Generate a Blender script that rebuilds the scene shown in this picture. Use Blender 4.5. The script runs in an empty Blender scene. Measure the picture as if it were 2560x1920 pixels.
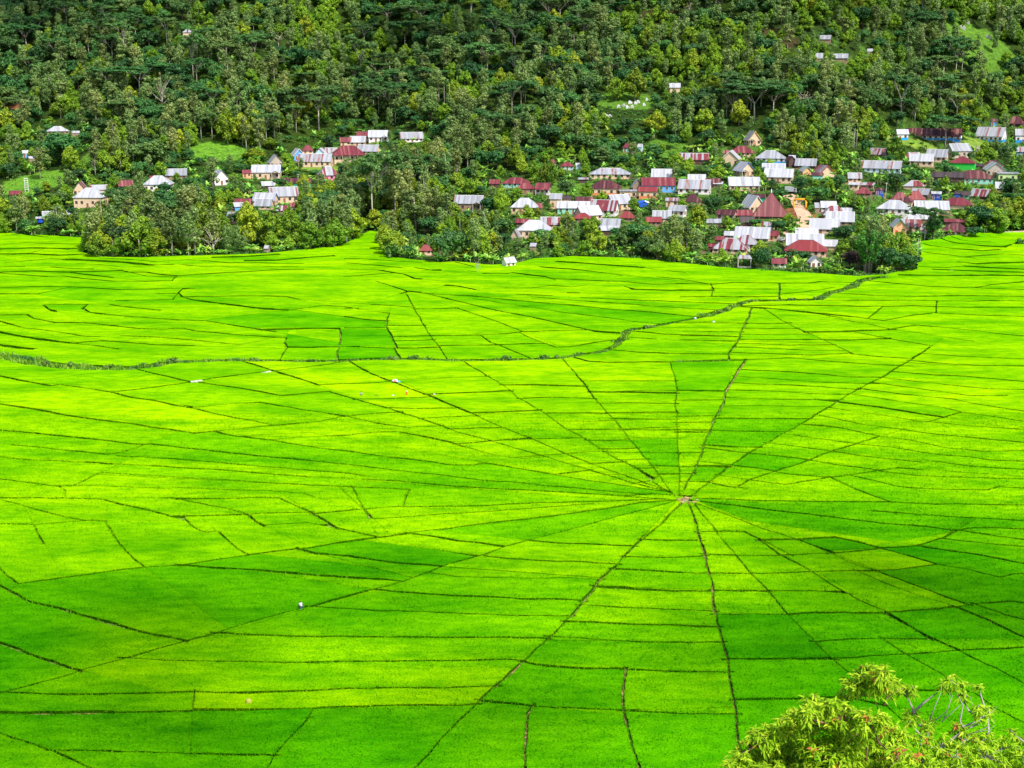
import bpy, math, random
import numpy as np
from mathutils import Vector, noise as mnoise
from mathutils.geometry import delaunay_2d_cdt
random.seed(11)
rng = np.random.default_rng(11)
C = bpy.context.scene.collection
SC = bpy.context.scene

# ------------------------------------------------------------------ camera
CAMZ = 70.0
FPX = 3200.0
PITCH = math.radians(13.4)
cam = bpy.data.cameras.new('camera')
cam.sensor_width = 36.0
cam.lens = 36.0 * FPX / 2560.0
cam.clip_start = 0.5
cam.clip_end = 6000.0
camo = bpy.data.objects.new('camera', cam)
camo.location = (0, 0, CAMZ)
camo.rotation_euler = (math.pi / 2 - PITCH, 0, 0)
C.objects.link(camo)
SC.camera = camo

# ------------------------------------------------------------------ sky, sun, exposure
SUN_EL = math.radians(52)
SUN_AZ = math.radians(142)        # compass style: 0 = +Y (away from the camera), 90 = +X (right)
w = bpy.data.worlds.new('World')
SC.world = w
w.use_nodes = True
nt = w.node_tree
bg = nt.nodes['Background']
sky = nt.nodes.new('ShaderNodeTexSky')
sky.sky_type = 'NISHITA'
sky.sun_disc = False
sky.sun_elevation = SUN_EL
sky.sun_rotation = SUN_AZ
sky.air_density = 1.0
sky.dust_density = 2.5
nt.links.new(sky.outputs['Color'], bg.inputs['Color'])
bg.inputs['Strength'].default_value = 0.15
sl = bpy.data.lights.new('sun', 'SUN')
sl.energy = 4.2
sl.angle = math.radians(1.2)
sl.color = (1.0, 0.95, 0.86)
so = bpy.data.objects.new('sun', sl)
sd = Vector((math.sin(SUN_AZ) * math.cos(SUN_EL), math.cos(SUN_AZ) * math.cos(SUN_EL), math.sin(SUN_EL)))
so.rotation_euler = (-sd).to_track_quat('-Z', 'Y').to_euler()
so.location = (120, -150, 300)
C.objects.link(so)
SC.view_settings.view_transform = 'Standard'
SC.view_settings.look = 'None'
SC.view_settings.exposure = 0.45
SC.view_settings.gamma = 1.0

# ------------------------------------------------------------------ pixel <-> world
CP, SP = math.cos(PITCH), math.sin(PITCH)
def ray(px, py):
    x = (px - 1280.0) / FPX
    y = (960.0 - py) / FPX
    return x, CP + y * SP, -SP + y * CP
def project(p):
    x, y, z = p[0], p[1], p[2] - CAMZ
    d = y * CP - z * SP
    u = y * SP + z * CP
    return 1280 + FPX * x / d, 960 - FPX * u / d, d
def flat(px, py):
    dx, dy, dz = ray(px, py)
    t = -CAMZ / dz
    return dx * t, dy * t

# ------------------------------------------------------------------ terrain
def knots(pts):
    out = []
    for px, py in pts:
        X, Y = flat(px, py)
        out.append((X / Y, Y))
    return np.array(out)
BASE = knots([(-700, 592), (-250, 592), (0, 592), (180, 598), (300, 625), (560, 632), (760, 622), (880, 598), (950, 590), (1020, 622),
              (1150, 645), (1300, 648), (1450, 640), (1640, 645), (1840, 660), (2100, 655), (2240, 640), (2320, 618), (2420, 600), (2560, 590), (3300, 586)])
_us = np.linspace(-1.2, 1.2, 961)
_bs = np.interp(_us, BASE[:, 0], BASE[:, 1])
_k = np.hanning(65); _k /= _k.sum()
_bs = np.convolve(np.pad(_bs, 32, mode='edge'), _k, mode='valid')
def bdepth(u): return float(np.interp(u, _us, _bs))
def ramp(s):
    # metres of rise against metres past the edge of the fields
    if s <= 0: return 0.0
    z = 0.20 * s * s / (s + 18.0)
    if s > 165: z += 0.19 * (s - 165) ** 2 / ((s - 165) + 45)
    if s > 250: z += 0.16 * (s - 250) ** 2 / ((s - 250) + 60)
    return z
def T_raw(x, y):
    if y < 72:
        z = 66.0 - 0.98 * max(0.0, y + 2.0)
        z = max(0.0, z) if y > -2 else 66.0 + 0.02 * min(-y, 40)
        return z + (0.5 * mnoise.noise((x * .2, y * .2, 3.0)) if z > 0.6 else 0.0)
    u = x / y
    s = y - bdepth(u)
    if s <= 0: return 0.0
    z = ramp(s)
    a = min(1.0, s / 240.0)
    z += a * (9.0 * mnoise.noise((x / 130.0 + 3.1, y / 170.0, 0.7)) + 3.5 * mnoise.noise((x / 47.0, y / 60.0, 4.2)))
    return max(0.0, z)
PADS = {}       # level platforms the houses are cut into: cell -> (x, y, half width, half depth, turn, z)
def add_pad(x, y, hw, hd, rz, z):
    r = max(hw, hd) + 6
    for i in range(int((x - r) // 20), int((x + r) // 20) + 1):
        for j in range(int((y - r) // 20), int((y + r) // 20) + 1):
            PADS.setdefault((i, j), []).append((x, y, hw, hd, math.cos(rz), math.sin(rz), z))
def pad_dist(q, x, y):
    dx, dy = x - q[0], y - q[1]
    u, v = abs(dx * q[4] + dy * q[5]) - q[2], abs(-dx * q[5] + dy * q[4]) - q[3]
    return max(u, v)
def T(x, y):
    z = T_raw(x, y)
    c = PADS.get((int(x // 20), int(y // 20)))
    if c:
        sw = 0.0; sz = 0.0; mw = 0.0
        for q in c:
            d = pad_dist(q, x, y)
            if d < 4.5:
                w_ = 1.0 if d <= 0.6 else max(0.0, 1 - (d - 0.6) / 3.9)
                w_ = w_ * w_ * (3 - 2 * w_)
                sw += w_ * w_; sz += w_ * w_ * q[6]; mw = max(mw, w_)
        if sw > 1e-6: z += (sz / sw - z) * mw
    return z
def hit(px, py, lo=90.0, hi=1300.0, raw=False):
    T = T_raw if raw else globals()['T']
    dx, dy, dz = ray(px, py)
    y = lo
    while y < hi:
        t = y / dy
        if CAMZ + dz * t <= T(dx * t, y): break
        y += 2.0
    a, b = y - 2.0, y
    for _ in range(12):
        m = (a + b) / 2
        t = m / dy
        if CAMZ + dz * t <= T(dx * t, m): b = m
        else: a = m
    t = b / dy
    return Vector((dx * t, b, T(dx * t, b)))

# ------------------------------------------------------------------ things, parts, meshes
def tag(o, label=None, cat=None, group=None, kind=None):
    if label: o['label'] = label
    if cat: o['category'] = cat
    if group: o['group'] = group
    if kind: o['kind'] = kind
    return o
def empty(name, loc=(0, 0, 0), rz=0.0):
    o = bpy.data.objects.new(name, None)
    o.empty_display_size = 0.5
    o.location = loc
    o.rotation_euler = (0, 0, rz)
    C.objects.link(o)
    return o
def link(name, me, parent=None, loc=None, rz=None):
    o = bpy.data.objects.new(name, me)
    C.objects.link(o)
    if parent is not None: o.parent = parent
    if loc is not None: o.location = loc
    if rz is not None: o.rotation_euler = (0, 0, rz)
    return o
def np_mesh(name, V, F, mats, smooth=False, mi=None):
    """V (n,3) array, F (m,k) array of equal-sized faces"""
    me = bpy.data.meshes.new(name)
    V = np.asarray(V, dtype=np.float32); F = np.asarray(F, dtype=np.int32)
    k = F.shape[1]
    me.vertices.add(len(V)); me.vertices.foreach_set('co', V.ravel())
    me.loops.add(F.size); me.loops.foreach_set('vertex_index', F.ravel())
    me.polygons.add(len(F))
    me.polygons.foreach_set('loop_start', np.arange(0, F.size, k, dtype=np.int32))
    me.polygons.foreach_set('use_smooth', np.full(len(F), smooth, dtype=bool))
    for m in mats: me.materials.append(m)
    if mi is not None: me.polygons.foreach_set('material_index', np.asarray(mi, dtype=np.int32))
    me.update(calc_edges=True)
    return me
def attr(me, name, data, typ='FLOAT', dom='POINT'):
    a = me.attributes.new(name, typ, dom)
    key = {'FLOAT': 'value', 'FLOAT_COLOR': 'color', 'FLOAT_VECTOR': 'vector'}[typ]
    a.data.foreach_set(key, np.asarray(data, dtype=np.float32).ravel())
class MB:
    """collects boxes, prisms and tubes into ONE mesh"""
    def __init__(s): s.v = []; s.f = []; s.m = []
    def add(s, vs, fs, m=0):
        b = len(s.v)
        s.v += [tuple(v) for v in vs]
        s.f += [[b + i for i in f] for f in fs]
        s.m += [m] * len(fs)
        return s
    def box(s, x0, x1, y0, y1, z0, z1, m=0):
        return s.add([(x0, y0, z0), (x1, y0, z0), (x1, y1, z0), (x0, y1, z0), (x0, y0, z1), (x1, y0, z1), (x1, y1, z1), (x0, y1, z1)],
                     [(0, 3, 2, 1), (4, 5, 6, 7), (0, 1, 5, 4), (1, 2, 6, 5), (2, 3, 7, 6), (3, 0, 4, 7)], m)
    def tube(s, pts, rad, n=6, m=0, cap=True):
        pts = [Vector(p) for p in pts]
        vs = []
        for i, p in enumerate(pts):
            d = (pts[min(i + 1, len(pts) - 1)] - pts[max(i - 1, 0)])
            d = d.normalized() if d.length > 1e-6 else Vector((0, 0, 1))
            a = d.orthogonal().normalized() if abs(d.z) < .9 else Vector((1, 0, 0)) - d * d.x
            a.normalize()
            b = d.cross(a)
            r = rad[i] if isinstance(rad, (list, tuple)) else rad
            for k in range(n):
                t = 2 * math.pi * k / n
                vs.append(p + (a * math.cos(t) + b * math.sin(t)) * r)
        fs = []
        for i in range(len(pts) - 1):
            for k in range(n):
                k2 = (k + 1) % n
                fs.append((i * n + k, i * n + k2, (i + 1) * n + k2, (i + 1) * n + k))
        if cap:
            fs.append(tuple(range(n - 1, -1, -1)))
            fs.append(tuple(range((len(pts) - 1) * n, len(pts) * n)))
        return s.add(vs, fs, m)
    def build(s, name, mats, parent=None, smooth=False, link_it=True):
        me = bpy.data.meshes.new(name)
        me.from_pydata(s.v, [], s.f)
        if not isinstance(mats, (list, tuple)): mats = [mats]
        for m in mats: me.materials.append(m)
        me.polygons.foreach_set('material_index', s.m)
        if smooth: me.polygons.foreach_set('use_smooth', [True] * len(s.f))
        me.update()
        return link(name, me, parent) if link_it else me

# ------------------------------------------------------------------ materials
def srgb(r, g, b):
    def c(v):
        v /= 255.0
        return v / 12.92 if v <= .04045 else ((v + .055) / 1.055) ** 2.4
    return (c(r), c(g), c(b), 1.0)
def new_mat(name):
    m = bpy.data.materials.new(name)
    m.use_nodes = True
    return m, m.node_tree.nodes, m.node_tree.links, m.node_tree.nodes['Principled BSDF']
def ramp_node(n, stops):
    r = n.new('ShaderNodeValToRGB')
    e = r.color_ramp.elements
    while len(e) < len(stops): e.new(0.5)
    for i, (p, c) in enumerate(stops):
        e[i].position = p
        e[i].color = c
    return r
def plain(name, col, rough=0.7, var=0.18, scale=1.5, metal=0.0, spec=0.3):
    """colour with weathering blotches of the thing's own"""
    m, n, l, p = new_mat(name)
    tc = n.new('ShaderNodeTexCoord')
    nz = n.new('ShaderNodeTexNoise'); nz.inputs['Scale'].default_value = scale; nz.inputs['Detail'].default_value = 5
    l.new(tc.outputs['Object'], nz.inputs['Vector'])
    a = tuple(c * (1 - var) for c in col[:3]) + (1,)
    b = tuple(min(1, c * (1 + var)) for c in col[:3]) + (1,)
    r = ramp_node(n, [(0.3, a), (0.7, b)])
    l.new(nz.outputs['Fac'], r.inputs['Fac'])
    l.new(r.outputs['Color'], p.inputs['Base Color'])
    p.inputs['Roughness'].default_value = rough
    p.inputs['Metallic'].default_value = metal
    p.inputs['Specular IOR Level'].default_value = spec
    return m
def leaf_mat(name, dark, mid, light, trans=0.25, objvar=0.35):
    m, n, l, p = new_mat(name)
    at = n.new('ShaderNodeAttribute'); at.attribute_name = 'rnd'
    oi = n.new('ShaderNodeObjectInfo')
    r = ramp_node(n, [(0.0, dark), (0.5, mid), (1.0, light)])
    # face value + object value
    mul = n.new('ShaderNodeMath'); mul.operation = 'MULTIPLY_ADD'
    mul.inputs[1].default_value = objvar; mul.inputs[2].default_value = -objvar / 2
    l.new(oi.outputs['Random'], mul.inputs[0])
    ad = n.new('ShaderNodeMath'); ad.operation = 'ADD'; ad.use_clamp = True
    l.new(at.outputs['Fac'], ad.inputs[0]); l.new(mul.outputs[0], ad.inputs[1])
    l.new(ad.outputs[0], r.inputs['Fac'])
    hs = n.new('ShaderNodeHueSaturation')
    m2 = n.new('ShaderNodeMath'); m2.operation = 'MULTIPLY_ADD'; m2.inputs[1].default_value = 0.05; m2.inputs[2].default_value = 0.480
    fr = n.new('ShaderNodeMath'); fr.operation = 'FRACT'
    m3 = n.new('ShaderNodeMath'); m3.operation = 'MULTIPLY'; m3.inputs[1].default_value = 7.31
    l.new(oi.outputs['Random'], m3.inputs[0]); l.new(m3.outputs[0], fr.inputs[0]); l.new(fr.outputs[0], m2.inputs[0])
    l.new(m2.outputs[0], hs.inputs['Hue'])
    l.new(r.outputs['Color'], hs.inputs['Color'])
    l.new(hs.outputs['Color'], p.inputs['Base Color'])
    p.inputs['Roughness'].default_value = 0.55
    p.inputs['Specular IOR Level'].default_value = 0.25
    tr = n.new('ShaderNodeBsdfTranslucent')
    l.new(hs.outputs['Color'], tr.inputs['Color'])
    mx = n.new('ShaderNodeMixShader'); mx.inputs['Fac'].default_value = trans
    l.new(p.outputs[0], mx.inputs[1]); l.new(tr.outputs[0], mx.inputs[2])
    l.new(mx.outputs[0], n['Material Output'].inputs['Surface'])
    return m
# ------------------------------------------------------------------ the setting: terrain sheet
PATCH = [  # open ground on the slope: pixel box centre, half size, colour kind
    (545, 378, 70, 26, 'terrace'), (80, 460, 95, 26, 'terrace'), (262, 385, 60, 34, 'grass'), (470, 365, 30, 14, 'grass'),
    (1570, 252, 80, 22, 'grass'), (2440, 120, 110, 60, 'grass'), (2300, 362, 120, 12, 'lawn'), (2480, 372, 80, 14, 'lawn'),
    (1665, 370, 55, 22, 'grass'), (1430, 470, 60, 20, 'grass'), (1510, 478, 60, 16, 'grass'), (30, 285, 28, 28, 'soil'), (800, 420, 80, 10, 'lawn'),
    (1650, 60, 60, 40, 'soil2'), (1930, 100, 60, 30, 'soil2'), (2000, 535, 40, 14, 'soil'), (1880, 560, 50, 10, 'lawn'), (2330, 560, 60, 10, 'lawn'), (870, 588, 40, 8, 'lawn')]
PCOL = {'terrace': (0.11, 0.26, 0.018), 'grass': (0.085, 0.19, 0.018), 'lawn': (0.15, 0.24, 0.03), 'soil': (0.20, 0.085, 0.035), 'soil2': (0.05, 0.04, 0.015)}
PATCHW = []
for px, py, hx, hy, k in PATCH:
    c = hit(px, py); a = hit(px, py + hy); b = hit(px, py - hy)
    PATCHW.append((c.x, (a.y + b.y) / 2, hx / FPX * c.y, min(26.0, max(4.0, (b.y - a.y) / 2)), k))
def patch_at(x, y):
    for cx, cy, hx, hy, k in PATCHW:
        d = ((x - cx) / hx) ** 2 + ((y - cy) / hy) ** 2
        d += 0.35 * mnoise.noise((x / 6.0, y / 6.0, 9.0))
        if d < 1.0: return k
    return None
def yard(x, y):
    # trodden earth and short grass round the houses
    best = 99
    for q in PADS.get((int(x // 20), int(y // 20)), ()): best = min(best, pad_dist(q, x, y))
    if best > 9: return None
    e = best + 3.2 * mnoise.noise((x / 5.0, y / 5.0, 5.0))
    if e < 0.9: return (0.17, 0.115, 0.07)
    if e < 4.0: return (0.060, 0.135, 0.018)
    return None
def build_ground():
    us = np.linspace(-0.62, 0.62, 420)
    ys = np.concatenate([np.linspace(-60, 96, 40), np.linspace(100, 440, 30), np.linspace(446, 940, 300), np.linspace(950, 1500, 40)])
    V = []; COL = []
    for y in ys:
        for u in us:
            x = u * max(y, 130.0)
            z = T(x, y)
            V.append((x, y, z - (0.02 if z < 0.3 else 0.0)))
            k = patch_at(x, y) if 430 < y < 960 else None
            if k: c = PCOL[k]
            elif y < 100: c = (0.07, 0.11, 0.02)
            elif yard(x, y): c = yard(x, y)
            else:
                q = 0.5 + 0.5 * mnoise.noise((x / 25.0, y / 25.0, 1.0))
                c = (0.016 + 0.020 * q, 0.034 + 0.036 * q, 0.006)
            COL.append((c[0], c[1], c[2], 1))
    nu = len(us)
    I = np.arange(len(ys) * nu).reshape(len(ys), nu)
    F = np.stack([I[:-1, :-1], I[:-1, 1:], I[1:, 1:], I[1:, :-1]], -1).reshape(-1, 4)
    m, n, l, p = new_mat('ground_cover')
    at = n.new('ShaderNodeAttribute'); at.attribute_name = 'tint'
    tc = n.new('ShaderNodeTexCoord')
    nz = n.new('ShaderNodeTexNoise'); nz.inputs['Scale'].default_value = 0.45; nz.inputs['Detail'].default_value = 8
    l.new(tc.outputs['Object'], nz.inputs['Vector'])
    rr = ramp_node(n, [(0.3, (0.45, 0.5, 0.5, 1)), (0.55, (1, 1, 1, 1)), (0.8, (1.5, 1.3, 1.1, 1))])
    l.new(nz.outputs['Fac'], rr.inputs['Fac'])
    mx = n.new('ShaderNodeMix'); mx.data_type = 'RGBA'; mx.blend_type = 'MULTIPLY'; mx.inputs['Factor'].default_value = 1.0
    l.new(at.outputs['Color'], mx.inputs['A']); l.new(rr.outputs['Color'], mx.inputs['B'])
    l.new(mx.outputs['Result'], p.inputs['Base Color'])
    p.inputs['Roughness'].default_value = 0.9; p.inputs['Specular IOR Level'].default_value = 0.1
    bp = n.new('ShaderNodeBump'); bp.inputs['Strength'].default_value = 0.8; bp.inputs['Distance'].default_value = 0.6
    l.new(nz.outputs['Fac'], bp.inputs['Height']); l.new(bp.outputs[0], p.inputs['Normal'])
    me = np_mesh('ground', V, F, [m], smooth=True)
    attr(me, 'tint', COL, 'FLOAT_COLOR')
    tag(link('ground', me), kind='structure')

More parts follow.
